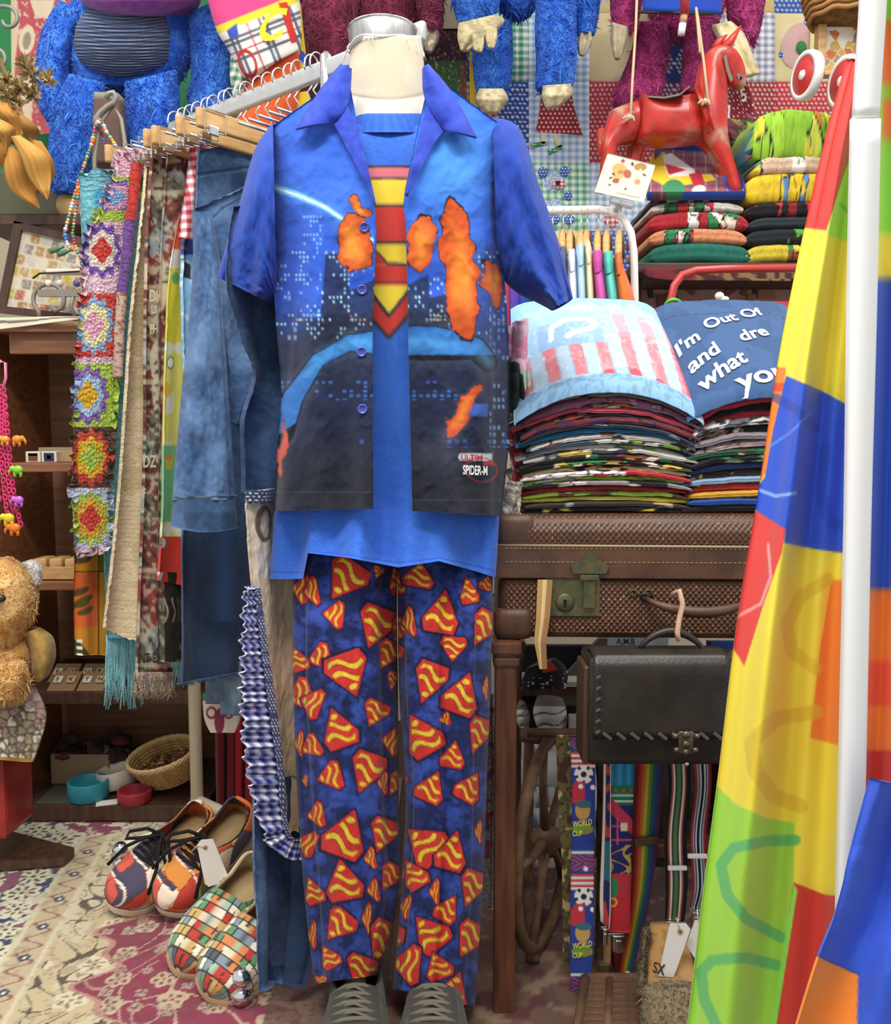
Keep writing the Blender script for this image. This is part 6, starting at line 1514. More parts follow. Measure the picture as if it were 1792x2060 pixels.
def ccf(px, py, U, T): c = dC(px, py, U, T); paint(c, T < .05, '#e4e8ea', .8); paint(c, ell(px, py, 385, 1030, 16, 34) < 1, '#34496a', .6); return c
ptube('turned_cuff', [(350, 1000), (346, 1030), (345, 1058)], [(470, 998), (475, 1030), (475, 1062)], Ysl[-1] - .012, [.055, .06, .058], ccf, parent=jk, nf=60, nb=30, nv=40, kind='denim', thick=.004, hem=lambda U: 10 * np.sin(U * math.pi))
# odd hems showing low between the rack and the bookcase
o = psheet('patterned_pouch', [(412, 1392), (416, 1440), (428, 1468)], [(482, 1388), (484, 1440), (476, 1468)], 1.88, lambda px, py, U, T: paint(paint(base(px, '#d8c8b0'), (ell(px, py, 446, 1445, 10, 26) < 1) | (np.abs(ell(px, py, 430, 1428, 10, 12) - .8) < .35) | (np.abs(ell(px, py, 464, 1428, 10, 12) - .8) < .35), '#8a2f4a'), ell(px, py, 418, 1396, 12, 9) < 1, '#3f8a3a'), nu=50, nv=50, thick=.02); tag(o, 'cream pouch with maroon scroll print hanging below the denim hems', 'pouch')
for (x0, x1, y1, lb) in ((414, 446, 1415, 'narrow frayed denim hem hanging over the maroon print pouch'), (444, 486, 1438, 'longer grey frayed denim hem hanging over the maroon print pouch')):
    o = psheet('denim_hem', [(x0, 1330), (x0, y1)], [(x1, 1330), (x1, y1)], 1.84 if x0 < 430 else 1.825, den('#5d7086', '#4a5c72', '#8294a8', 4), nu=16, nv=30, kind='denim', thick=.004); tag(o, lb, 'denim')
for (x0, x1, c_, lb) in ((438, 470, '#7a1420', 'dark red velvet curtain hanging behind the rack legs'), (474, 506, '#b01c2a', 'bright red velvet curtain hanging beside the darker red one')):
    o = psheet('velvet_curtain', [(x0, 1400), (x0, 1650)], [(x1, 1400), (x1, 1650)], 2.10, c_, nu=24, nv=40, fold=lambda U, T: .02 * np.sin(U * 9), thick=.004); tag(o, lb, 'curtain')
# ================================================================== shoes
def shoe_frame(heel, toe, upish):
    f = (toe - heel); L = f.length; f = f.normalized(); u = (upish - f * upish.dot(f)).normalized(); l = u.cross(f)
    return heel, Matrix((f, l, u)).transposed(), L
def shoe(name, label, cat, heel, toe, upish, colf, group, width=.105, lace=None, tall=0.0, sole_c='#e6d7b8', stripe=True, stripe_c='#2a2426', hscale=1.0, opened=True, lining='#2a2620', insole='#a88a5c', bow=True):
    org, R, L = shoe_frame(heel, toe, upish)
    root = thing(name, label, cat, group)
    def W(P): return np.array(org) + np.asarray(P) @ np.array(R.transposed())
    ns = 60; s = np.linspace(0, 1, ns)
    wv = np.interp(s, [0, .01, .04, .10, .25, .45, .70, .85, .93, .98, 1], [.06, .20, .30, .36, .37, .38, .48, .44, .34, .19, .05]) * width
    cl = np.interp(s, [0, .4, .75, 1], [0, .004, 0, -.006])
    # sole
    zz = [-.032, -.030, -.004, 0.0]; fl = [.0, .003, .003, .001]
    ring = np.concatenate([np.stack([s * L, cl + wv], -1), np.stack([s[::-1] * L, (cl - wv)[::-1]], -1)])
    nr = len(ring); cen = np.array([L * .5, 0])
    V = []
    for z, e in zip(zz, fl):
        d = ring - cen; d = d / np.linalg.norm(d, axis=1)[:, None]
        q = ring + d * e; V.append(np.column_stack([q, np.full(nr, z) + .010 * np.clip((q[:, 0] / L - .8) / .2, 0, 1) ** 2]))
    V = np.vstack(V); q = grid_quads(4, nr, True)
    Vw = W(V); V2 = np.vstack([Vw, W([[L * .5, 0, -.032]]), W([[L * .5, 0, 0.001]])]); n0 = len(Vw)
    tris = [(n0, j, (j + 1) % nr) for j in range(nr)] + [(n0 + 1, 3 * nr + (j + 1) % nr, 3 * nr + j) for j in range(nr)]
    so = link_mesh('sole', raw_mesh('sole', V2, q, tris), mat('sole_' + sole_c, sole_c, .6, bump=(200, .15)), root)
    if stripe:
        d = ring - cen; d = d / np.linalg.norm(d, axis=1)[:, None]; rr = ring + d * .0035
        MB().tube(W(np.column_stack([rr, np.full(nr, -.006) + .010 * np.clip((rr[:, 0] / L - .8) / .2, 0, 1) ** 2])).tolist(), .0011, 5, closed=True).build('foxing_stripe', paintm(stripe_c, .7), so, True)
    # upper
    s0, wv0, cl0 = s, wv, cl; ns = 116; s = np.linspace(0, 1, ns); wv = np.interp(s, s0, wv0); cl = np.interp(s, s0, cl0); na = 73; a = np.linspace(0, math.pi, na)
    hv = np.interp(s, [0, .02, .08, .25, .42, .52, .65, .80, .92, .98, 1], [.040, .062, .066, .052, .066, .068, .056, .044, .036, .022, .006]) * hscale
    if tall: hv = hv + tall * np.interp(s, [0, .30, .45, .55], [1, 1, .35, 0])
    S, A = np.meshgrid(s, a, indexing='ij')
    ca, sa = np.cos(A), np.sin(A)
    y = cl[:, None] + (wv - .002)[:, None] * np.sign(ca) * np.abs(ca) ** .55
    ztop = hv[:, None] * sa ** .72
    Vu = np.stack([S * L, y, ztop], -1)
    lean = np.clip((.10 - S) / .10, 0, 1) * ztop * .12; Vu[..., 0] += lean
    op = (S > .045) & (S < .50) & (sa > (.90 - .25 * np.sin(np.clip((S - .045) / .455, 0, 1) * math.pi)))
    quads = grid_quads(ns, na); keep = ~(op.ravel()[quads].all(1)) if opened else np.ones(len(quads), bool)
    up = link_mesh('upper', raw_mesh('upper', W(Vu.reshape(-1, 3)), quads[keep], None, colf(S, A / math.pi, y / width).reshape(-1, 3)), vcmat('cloth'), root); solid(up, .004, 1)
    if opened:
        m = (s > .03) & (s < .62)
        V = np.vstack([np.column_stack([s[m] * L, (cl + wv * .9)[m], np.full(m.sum(), .006)]), np.column_stack([s[m] * L, (cl - wv * .9)[m], np.full(m.sum(), .006)])]); k = m.sum()
        qq = np.array([(i, i + 1, k + i + 1, k + i) for i in range(k - 1)])
        ins = link_mesh('insole', raw_mesh('insole', W(V), qq), paintm(insole, .8), root); solid(ins, .002, 0)
        # lining collar
        col_ = []
        for i in range(ns):
            if .05 < s[i] < .50:
                aa = math.asin(min(1, .90 - .25 * math.sin((s[i] - .045) / .455 * math.pi))); col_.append((i, aa))
        for sg in (1, -1):
            path = []
            for i, aa in col_:
                c_ = math.cos(aa) ** .55; path.append(W([[s[i] * L, cl[i] + sg * (wv[i] - .003) * c_, hv[i] * math.sin(aa) ** .72]])[0])
            MB().tube([Vector(p) for p in path], .0032, 6).build('collar_lining', paintm(lining, .9), root, True)
    if lace:
        b = MB(); rng = random.Random(len(label))
        def top(sv, f):
            w_ = np.interp(sv, s, wv); h_ = np.interp(sv, s, hv); yv = f * w_
            return Vector(W([[sv * L, yv, h_ * (1 - abs(f) ** 2.6) ** .5 * 1.02 + .005]])[0])
        for k in range(5):
            sv = .50 + k * .045; b.tube([top(sv, -.62), top(sv + .01, -.3), top(sv + .012, 0), top(sv + .01, .3), top(sv + .002, .62)], .0036, 6)
            if k < 4: b.tube([top(sv, -.62), top(sv + .03, 0) + R @ Vector((0, 0, .003)), top(sv + .045, .62)], .0026, 6)
        if bow:
            k0 = top(.50, 0) + R @ Vector((0, 0, .008)); b.ball(k0, .007)
            for sg in (1, -1):
                lp = [k0 + R @ Vector((x * L, sg * yv * width, z)) for x, yv, z in ((0, 0, 0), (.05, .25, .012), (.13, .50, .002), (.17, .52, -.012), (.12, .30, -.004), (0, 0, 0))]
                b.tube(lp, .0036, 6)
                b.tube([k0 + R @ Vector((x * L, sg * yv * width, z)) for x, yv, z in ((0, 0, 0), (.10, .16, .006), (.22, .38, -.010), (.36, .50, -.040))], .0036, 6)
        b.build('laces', paintm(lace, .85), root, True)
    return root, W, L
def patch_col(seed):
    pal = ['#e0702c', '#c8412f', '#f0dcc0', '#50485e', '#e08a3a', '#d85a4a', '#6a8a3c', '#e8b04a']
    def f(S, A, y):
        i_, b = cell(S * 5 + seed + A * .8, A * 3.4 + S, seed); c = base(S, pal[0])
        for k, p in enumerate(pal): paint(c, (i_ >= k / len(pal)) & (i_ < (k + 1) / len(pal)), p)
        st = (S > .62) & (np.floor((S * 26 + A * 5)) % 5 == 0); paint(c, st & (A > .45), '#4a4458'); paint(c, (np.abs((S * 26 + A * 5) % 5 - 1.2) < .2) & (S > .6), '#f0e0c4'); paint(c, b < .025, '#8a3a24'); return c
    return f
def check_col(seed):
    pal = ['#e8d9b8', '#dccaa4', '#8a98a0', '#d0a860', '#c84038', '#e08a50', '#6a9a6a', '#a8c8a8', '#f0e6cc', '#5a6068']
    def f(S, A, y):
        u = S * 15; v = y * 9 + np.sign(y) * (1 - np.sin(A * math.pi)) * 2.2 + .5
        p = np.floor(u); q = np.floor(v); r = vnoise(p * 3.7 + .5, q * 2.9 + .5, seed); c = base(S, pal[0])
        for k, cc_ in enumerate(pal): paint(c, (r >= k / len(pal) * .8 + .1) & (r < (k + 1) / len(pal) * .8 + .1), cc_)
        fu = u - p; fv = v - q; paint(c, (fu < .13) | (fv < .13), '#2e2c28'); paint(c, (S > .36) & (S < .50) & (np.abs(A - .5) > .28), '#c8a878'); paint(c, S < .33, '#dcc9a2'); return c
    return f
S1 = 'patchwork lace-up sneakers on the rug'; S2 = 'checked slip-on shoes on the rug'
UPS = Vector((.10, -.46, .78))
shoe('sneaker', 'orange patchwork sneaker with loose black laces and dark striped toe', 'shoe', at(418, 1648, 1.89), at(230, 1822, 1.685), UPS, patch_col(3), S1, width=.112, lace='#1d1a1a')
r2, W2, L2 = shoe('sneaker', 'red patchwork sneaker with black laces and the white price tag', 'shoe', at(500, 1636, 1.85), at(328, 1828, 1.665), UPS, patch_col(9), S1, width=.112, lace='#1d1a1a')
shoe('slip_on_shoe', 'checked multicolour slip-on shoe lying beside the red patchwork sneaker', 'shoe', at(528, 1756, 1.70), at(366, 1952, 1.49), UPS, check_col(4), S2, width=.118, sole_c='#e0c795', stripe=False, lining='#b9a47c', insole='#c2a473')
shoe('slip_on_shoe', 'checked multicolour slip-on shoe next to the chrome ball caster and jeans', 'shoe', at(588, 1808, 1.60), at(424, 2002, 1.42), UPS, check_col(8), S2, width=.118, sole_c='#e0c795', stripe=False, lining='#b9a47c', insole='#c2a473')
hang_tag('blank white price tag tied to the red patchwork sneaker', [(396, 1700), (404, 1690), (428, 1688), (459, 1764), (456, 1772), (420, 1784), (412, 1778)], 1.645, (413, 1705), cord=[(413, 1705), (398, 1700), (386, 1712)])
boot_c = lambda S, A, y: paint(paint(base(S, '#454239'), fbm(S * 9, A * 9, 4) > .5, '#524f44', .7), (S > .40) & (S < .72) & (np.abs(A - .5) < .16), '#3c3a33')
for (hx_, tx_, lb) in ((712, 700, 'grey-green suede lace-up boot under the left-hand trouser hem with drawn laces'), (866, 872, 'grey-green suede lace-up boot under the longer trouser leg beside the cream strap')):
    h = on_floor(hx_, 1990, .028); t = on_floor(tx_, 2180, .028)
    h = Vector((h.x, 1.455, .034)); t = Vector((xat(tx_, 1.16), 1.165, .034))
    shoe('lace_up_boot', lb, 'boot', h, t, Vector((0, 0, 1)), boot_c, 'boots on the dress form', width=.118, lace='#6a6456', tall=.012, sole_c='#3a332b', stripe=False, hscale=1.12, opened=True, bow=False)
b = MB(); b.prism([on_floor(884, 2020, .05), on_floor(905, 2016, .05), on_floor(950, 2080, .05), on_floor(922, 2085, .05)], (0, 0, .004)); o = b.build('cream_strap', paintm('#d8bf9a', .7)); tag(o, 'cream flat strap on the floor beside the boot', 'strap')
# ================================================================== background: wall hangings, plush toys, horse, shelf
QY = 2.80
quilt = thing('patchwork_quilt', 'patchwork quilt of gingham and polka dot squares hanging on the back wall', 'quilt')
cx_ = [935, 1000, 1062, 1184, 1310, 1437, 1555, 1668]; ry_ = [-140, 30, 168, 330, 466, 610]
GIN = lambda c, s=7: (lambda px, py, U, T: gingham(px, py, s, c))
DOT = lambda c, s=9, r=2.2: (lambda px, py, U, T: dots(px, py, s, r, c))
PLN = lambda c: (lambda px, py, U, T: paint(base(px, c), fbm(px / 30, py / 30, 3) > .55, '#ffffff', .12))
pm = {(1, 0): GIN('#3f9a6a'), (1, 1): GIN('#3f9a6a'), (1, 2): DOT('#2f56b0'), (1, 3): DOT('#2f56b0'), (2, 0): GIN('#6a9ad8'), (2, 1): GIN('#8ab4e0'), (2, 2): GIN('#8ab4e0'), (2, 3): GIN('#4aa870'), (2, 4): PLN('#e8dc9a'), (3, 0): PLN('#d8c48a'), (3, 1): PLN('#dcc894'), (3, 2): DOT('#c0303c'), (3, 3): GIN('#8ab0dc'), (3, 4): DOT('#2f56b0'),
      (4, 1): DOT('#2f4a90'), (4, 2): DOT('#7a3a6a'), (5, 0): PLN('#e0bf78'), (5, 1): GIN('#8f8fa8'), (5, 2): DOT('#a8302c'), (6, 0): DOT('#3a60b4'), (6, 1): PLN('#ead79a'), (6, 2): DOT('#cf3438')}
for i in range(7):
    for j in range(5):
        f = pm.get((i, j), DOT('#3a58a8') if (i + j) % 2 else GIN('#a84a5a'))
        x0, x1, y0, y1 = cx_[i], cx_[i + 1], ry_[j], ry_[j + 1]; q_ = 6 if f.__code__ is PLN('#000000').__code__ else (4 if i == 4 or (j == 4 and i > 3) else 2.5)
        psheet('quilt_patch', [(x0, y0), (x0, y1)], [(x1, y0), (x1, y1)], QY, f, parent=quilt, nu=max(12, int((x1 - x0) / q_)), nv=int((y1 - y0) / q_), fold=lambda U, T: .012 * np.sin(U * math.pi) ** .5 * np.sin(T * math.pi) ** .5, thick=.012)
def applique(nm, poly, c, d=.018):
    n = len(poly); P = [at(x, y, QY - d) for x, y in poly]
    b = MB(); b.prism(P, (0, .004, 0)); o = b.build(nm, None, quilt); o.data.materials.clear(); o.data.materials.append(paintm(c, .9) if not callable(c) else c()); return o
def psh(nm, L, R, f, d, nu=30, nv=30): return psheet(nm, L, R, QY - d, f, parent=quilt, nu=nu, nv=nv, thick=.004)
psh('dress_applique', [(1090, 180), (1084, 230), (1077, 265)], [(1148, 186), (1158, 230), (1172, 272)], DOT('#b03030', 9, 2.0), .022, 60, 60)
for (l, r) in (([(1088, 266), (1088, 290)], [(1096, 266), (1096, 290)]), ([(1110, 268), (1120, 298)], [(1118, 268), (1130, 296)])): psh('leg_applique', l, r, PLN('#f0e2b0'), .020, 4, 6)
for (l, r) in (([(1066, 290), (1066, 298)], [(1100, 284), (1100, 292)]), ([(1102, 304), (1104, 312)], [(1132, 290), (1130, 300)])): psh('shoe_applique', l, r, DOT('#2f9a50', 6, 1.3), .020, 14, 6)
def disc(nm, x, y, rx, ry, f, d=.020, rot=0):
    a = np.linspace(0, 2 * math.pi, 33)[:-1]; rr = np.linspace(0, 1, 10); A, Rr = np.meshgrid(a, rr); ca, sa = math.cos(math.radians(rot)), math.sin(math.radians(rot))
    ex = rx * Rr * np.cos(A); ey = ry * Rr * np.sin(A); px = x + ex * ca - ey * sa; py = y + ex * sa + ey * ca
    V = pts(px, py, QY - d - .006 * (1 - Rr ** 2)); me = raw_mesh(nm, V.reshape(-1, 3), grid_quads(10, 32, True), col=f(px, py, Rr, A).reshape(-1, 3)); return link_mesh(nm, me, vcmat('cloth'), quilt)
BLD = DOT('#3f6ac0', 6, 1.4); PBL = DOT('#9ab8dc', 5, 1.2)
disc('bear_head', 1115, 368, 26, 26, PBL); disc('bear_ear', 1092, 347, 10, 11, BLD, .024); disc('bear_ear', 1136, 345, 10, 11, BLD, .024); disc('bear_muzzle', 1124, 370, 14, 11, GIN('#c8404a', 4), .028); disc('bear_nose', 1122, 368, 4, 5, PLN('#2a2a2a'), .034)
disc('bear_body', 1116, 418, 26, 30, PBL); disc('bear_paw', 1142, 395, 9, 9, BLD, .024); disc('bear_foot', 1112, 440, 14, 10, BLD, .026); disc('bear_foot', 1144, 441, 12, 9, BLD, .026)
disc('turtle_shell', 1608, 92, 36, 48, PLN('#d9a8a0'), .022, 20); disc('turtle_head', 1648, 58, 10, 14, PLN('#d03a34'), .022, 20)
for (x, y) in ((1622, 48), (1574, 110), (1646, 92)): disc('turtle_leg', x, y, 8, 9, BLD, .018)
disc('turtle_patch', 1612, 96, 11, 14, PLN('#3f8a44'), .030)
disc('circle_applique', 1242, 118, 34, 38, PLN('#c08a90'), .016); disc('circle_applique', 1232, 440, 20, 18, GIN('#c8404a', 5), .018)

# sequinned picture and yellow edge behind the neck
o = psheet('sequin_banner', [(840, 60), (840, 320)], [(938, 60), (940, 320)], 2.70, lambda px, py, U, T: paint(paint(paint(base(px, '#3f6a44'), px > 925, '#7a5440'), py < 122, '#4a2a34'), vnoise(px / 3.2, py / 3.2, 4) > .80, '#c9b078'), nu=50, nv=130, thick=.008); tag(o, 'green sequinned banner with brown beaded border behind the dress form', 'banner')
o = psheet('yellow_ribbon', [(944, 105), (946, 330)], [(952, 105), (964, 330)], 2.66, '#e8c41e', nu=6, nv=40, thick=.004); tag(o, 'narrow yellow ribbon hanging beside the sequinned banner', 'ribbon')
o = psheet('maroon_backcloth', [(590, -80), (590, 260)], [(880, -80), (880, 260)], 2.78, lambda px, py, U, T: paint(base(px, '#5e3038'), fbm(px / 20, py / 20, 3) > .55, '#4a3a34'), nu=40, nv=40, fold=lambda U, T: .02 * np.sin(U * 12), thick=.006); tag(o, 'dark maroon cloth hung on the wall behind the red plush', 'cloth')
# green and red cloths, far left
o = psheet('green_backcloth', [(-60, -60), (-60, 440)], [(150, -60), (150, 440)], 2.92, lambda px, py, U, T: paint(base(px, '#3f9a5a'), fbm(px / 40, py / 40, 3) > .5, '#348a50'), nu=30, nv=40, thick=.006); tag(o, 'green cloth covering the wall behind the dried bouquet', 'cloth')
o = psheet('green_cloth', [(360, -60), (360, 330)], [(470, -60), (470, 330)], 2.92, '#3a8a5a', nu=14, nv=20, thick=.006); tag(o, 'green cloth on the wall between blue plush and pink toy', 'cloth')
def redp(px, py, U, T):
    c = base(px, '#cf5a5a'); paint(c, vnoise(px / 5, py / 5, 3) > .74, '#f0c8b8'); paint(c, px < 34 - 0 + 4 * np.sin(py / 30), '#e8d0a4')
    e = ell(px, py, 54, 80, 16, 30, 8); paint(c, e < 1, '#ecd9b0'); paint(c, ell(px, py, 54, 82, 8, 18, 8) < 1, '#a89478'); paint(c, inpoly(px, py, [(60, 0), (110, 0), (100, 40), (70, 30)]), '#f0dcb4'); paint(c, inpoly(px, py, [(40, 160), (70, 140), (62, 260), (46, 230)]), '#e6cfae'); return c
o = psheet('red_print_cloth', [(24, -40), (26, 270)], [(160, -40), (160, 270)], 2.80, redp, nu=60, nv=120, fold=lambda U, T: .01 * np.sin(U * 8), thick=.005); tag(o, 'red printed cloth with cream motifs hanging beside the green cloth', 'cloth')

# ------------------------------------------------------------------ plush toys
def plush_part(root, nm, L, R, Y, b, c1, c2, nfur=2500, fl=.026, seed=1, nv=40, cap=(True, True), droop=.5):
    o = ptube(nm, L, R, Y, b, lambda px, py, U, T: paint(base(px, c1), fbm(px / 14, py / 14, seed) > .5, c2, .6), parent=root, nf=24, nb=16, nv=nv, cap=cap, kind='fur', fold=lambda U, T: .012 * (fbm(U * 4, T * 6, seed) - .5))
    if nfur: fur_on(o, nfur, fl, c1, c2, o, droop=droop, seed=seed, width=.0019)
    return o
B1, B2 = '#1f5ccf', '#4a92ec'
pA = thing('blue_plush_monster', 'large shaggy blue plush toy with grey ribbed belly above the bead necklace', 'plush toy')
plush_part(pA, 'trunk', [(165, -60), (132, 40), (128, 110), (150, 172)], [(395, -60), (388, 40), (385, 110), (352, 170)], 2.46, [.10, .12, .12, .09], B1, B2, 5000, seed=2)
plush_part(pA, 'arm', [(120, 2), (86, 60), (72, 140), (78, 210), (108, 262)], [(172, 24), (145, 90), (134, 160), (134, 220), (150, 258)], 2.42, [.04, .055, .055, .055, .04], B1, B2, 4200, seed=3)
plush_part(pA, 'arm', [(372, 30), (382, 90), (385, 160), (378, 220), (378, 268)], [(420, 10), (452, 70), (468, 140), (468, 210), (460, 262)], 2.42, [.04, .055, .055, .055, .04], B1, B2, 4200, seed=4)
plush_part(pA, 'leg', [(140, 150), (112, 210), (100, 280), (98, 340), (104, 382)], [(206, 168), (206, 220), (198, 290), (182, 345), (168, 388)], 2.34, [.05, .06, .06, .055, .04], B1, B2, 5200, seed=5)
plush_part(pA, 'leg', [(252, 166), (254, 210), (256, 250), (258, 300), (262, 330)], [(352, 142), (358, 200), (356, 260), (350, 310), (340, 335)], 2.34, [.05, .06, .06, .055, .04], B1, B2, 5200, seed=6)
def belly(px, py, U, T):
    q = (py + 10 * np.sin((U - .5) * 2.6) ** 2) / 6.4; c = base(px, '#5a6684'); k = q - np.floor(q); paint(c, k < .34, '#2f3850'); paint(c, k > .7, '#7c88a6'); return c
ptube('belly_panel', [(180, 8), (152, 50), (150, 100), (168, 132), (205, 156)], [(330, 8), (346, 50), (346, 100), (334, 132), (285, 156)], 2.40, [.07, .09, .10, .085, .05], belly, parent=pA, nf=60, nb=16, nv=130, cap=(True, True), fold=lambda U, T: .004 * np.sin(T * 150 / 6.4 * 2 * math.pi * .98 + 0))
ptube('muzzle', [(210, -90), (158, -50), (160, 0), (205, 26)], [(350, -90), (398, -50), (396, 0), (330, 33)], 2.36, [.08, .12, .12, .06], lambda px, py, U, T: paint(base(px, '#8f3a94'), fbm(px / 10, py / 10, 4) > .5, '#a04aa2'), parent=pA, nf=30, nb=16, nv=30, cap=(True, True), kind='fur')
def simple_plush(nm, lb, parts, hands, c1, c2):
    r = thing(nm, lb, 'plush toy'); k = 11
    for (p, L, R, Y, b, n) in parts: plush_part(r, p, L, R, Y, b, c1, c2, n, seed=k, fl=.030); k += 1
    for (p, L, R, Y, b, c) in hands: ptube(p, L, R, Y, b, lambda px, py, U, T, c=c: paint(paint(base(px, c), fbm(px / 9, py / 9, 3) > .55, '#a89a78', .7), fbm(px / 14, py / 14, 8) > .6, '#e6d8ae', .7), parent=r, nf=24, nb=14, nv=24, cap=(True, True), fold=lambda U, T: .006 * np.sin(U * 9))
    return r
simple_plush('maroon_plush', 'shaggy dark red plush toy with drooping arms behind the dress form neck', [('arm', [(596, -60), (606, 10), (615, 70), (640, 150)], [(735, -60), (720, 10), (712, 70), (706, 152)], 2.52, [.06, .07, .06, .045], 4200), ('body', [(690, -60), (700, -10), (705, 60)], [(850, -60), (845, -10), (840, 60)], 2.58, [.08, .09, .07], 3600), ('arm', [(830, -60), (838, 0), (850, 55)], [(880, -60), (890, 0), (888, 58)], 2.50, [.05, .055, .04], 2200)],
             [('hand', [(852, 50), (846, 75), (852, 100)], [(880, 50), (884, 75), (870, 104)], 2.49, [.02, .025, .018], '#8a7a70'), ('claw', [(846, 90), (842, 102)], [(852, 90), (852, 104)], 2.47, [.008, .006], '#6fb8d0')], '#7a2440', '#a03a58')
simple_plush('blue_plush', 'shaggy blue plush toy with cream rubber hands and feet on the quilt', [('arm', [(905, -60), (910, 0), (922, 44)], [(1010, -60), (1004, 0), (994, 34)], 2.46, [.06, .065, .045], 3000), ('trunk', [(990, -60), (1000, -10), (1015, 22)], [(1100, -60), (1090, -10), (1070, 22)], 2.56, [.08, .09, .06], 2500), ('leg', [(950, 40), (952, 100), (954, 150), (960, 184)], [(1028, 40), (1030, 100), (1028, 150), (1022, 182)], 2.55, [.05, .055, .055, .04], 3000), ('leg', [(1082, -20), (1078, 50), (1080, 120), (1078, 176)], [(1158, -20), (1158, 50), (1158, 120), (1152, 172)], 2.46, [.055, .06, .06, .045], 4600), ('arm', [(1150, -60), (1152, 0), (1160, 62)], [(1208, -60), (1206, 0), (1196, 66)], 2.50, [.05, .05, .04], 2400)],
             [('hand', [(922, 46), (920, 76), (926, 100)], [(1000, 28), (1012, 48), (944, 100)], 2.42, [.025, .03, .015], '#d8c894'), ('finger', [(948, 68), (950, 88), (952, 100)], [(974, 68), (974, 88), (970, 104)], 2.39, [.014, .014, .010], '#d8c894'), ('finger', [(976, 58), (976, 78), (980, 94)], [(1000, 56), (1000, 78), (994, 96)], 2.39, [.014, .014, .010], '#d8c894'),
              ('foot', [(964, 178), (958, 200), (974, 224)], [(1012, 178), (1022, 200), (1004, 226)], 2.49, [.03, .04, .02], '#cbb98a'), ('foot', [(1092, 172), (1090, 195), (1098, 216)], [(1148, 168), (1150, 190), (1130, 212)], 2.41, [.03, .04, .02], '#cbb98a'), ('hand', [(1166, 64), (1160, 88), (1164, 108)], [(1190, 62), (1190, 88), (1176, 112)], 2.48, [.018, .02, .012], '#b8ac90')], B1, B2)
simple_plush('magenta_plush', 'shaggy magenta plush toy with cream hands behind the red wooden horse', [('arm', [(1230, -60), (1230, 0), (1232, 48)], [(1292, -60), (1290, 0), (1278, 56)], 2.50, [.05, .055, .04], 2600), ('leg', [(1284, 45), (1275, 90), (1262, 130), (1238, 190), (1242, 216)], [(1340, 45), (1344, 90), (1340, 130), (1330, 190), (1312, 218)], 2.58, [.05, .055, .06, .06, .04], 5200), ('trunk', [(1290, -60), (1300, 0), (1320, 60)], [(1470, -60), (1460, 0), (1440, 60)], 2.66, [.09, .10, .08], 3000), ('leg', [(1380, 40), (1376, 100), (1370, 180)], [(1440, 40), (1440, 100), (1430, 180)], 2.60, [.05, .06, .05], 2600), ('arm', [(1468, -60), (1464, 0), (1470, 40), (1500, 74)], [(1545, -60), (1538, 0), (1532, 40), (1524, 72)], 2.48, [.05, .055, .05, .035], 3000)],
             [('hand', [(1230, 44), (1228, 80), (1236, 116)], [(1264, 54), (1262, 80), (1248, 118)], 2.47, [.022, .026, .015], '#b8a888'), ('hand', [(1432, 50), (1440, 70), (1470, 120), (1486, 156)], [(1470, 42), (1496, 66), (1514, 110), (1530, 146)], 2.44, [.018, .028, .028, .02], '#d6c188')], '#9c1f62', '#c8458a')
# blue garment on a bar, red stick
o = psheet('blue_garment', [(1290, -80), (1296, 24)], [(1460, -80), (1450, 30)], 2.40, '#2247b8', nu=24, nv=14, fold=lambda U, T: .02 * np.sin(U * 6), thick=.01); tag(o, 'royal blue garment hanging on a dark bar above the horse', 'garment')
o = MB().tube([at(1284, 24, 2.38), at(1436, 28, 2.38)], .004, 8).build('hanging_bar', M_DARKMETAL, None, True); tag(o, 'thin dark metal bar along the hem of the blue garment', 'bar')
b = MB(); b.tube([at(1382, -60, 2.16), at(1376, 30, 2.16)], [.012, .011], 12, c='#a82a2c'); o = b.build('wooden_mallet', None, None, True, vc='gloss'); tag(o, 'red wooden stick with white tip hanging in front of the blue garment', 'stick')
MB().tube([at(1376, 30, 2.16), at(1373, 48, 2.16)], [.0085, .008], 12).build('bare_end', paintm('#b98a60', .7), o, True); MB().tube([at(1373, 48, 2.16), at(1370, 70, 2.16)], [.0085, .0085], 12).build('white_tip', paintm('#ecebe6', .4), o, True)
# red doll cloth with white figures
o = psheet('numbered_cloth', [(1440, 120), (1436, 190), (1440, 270)], [(1484, 110), (1508, 180), (1528, 262)], 2.52, DOT('#8f2630', 8, 1.2), nu=40, nv=60, fold=lambda U, T: .014 * np.sin(U * 7), thick=.006); tag(o, 'dark red dotted cloth with white figures hanging behind the horse head', 'cloth')
for (s, x, y) in (('5', 1492, 205), ('7', 1462, 240)): lettering('figure', s, (x, y), (24, -10), (-8, -34), lambda a, b_: pts(a, b_, 2.495), paintm('#dcd4cc', .9), o)
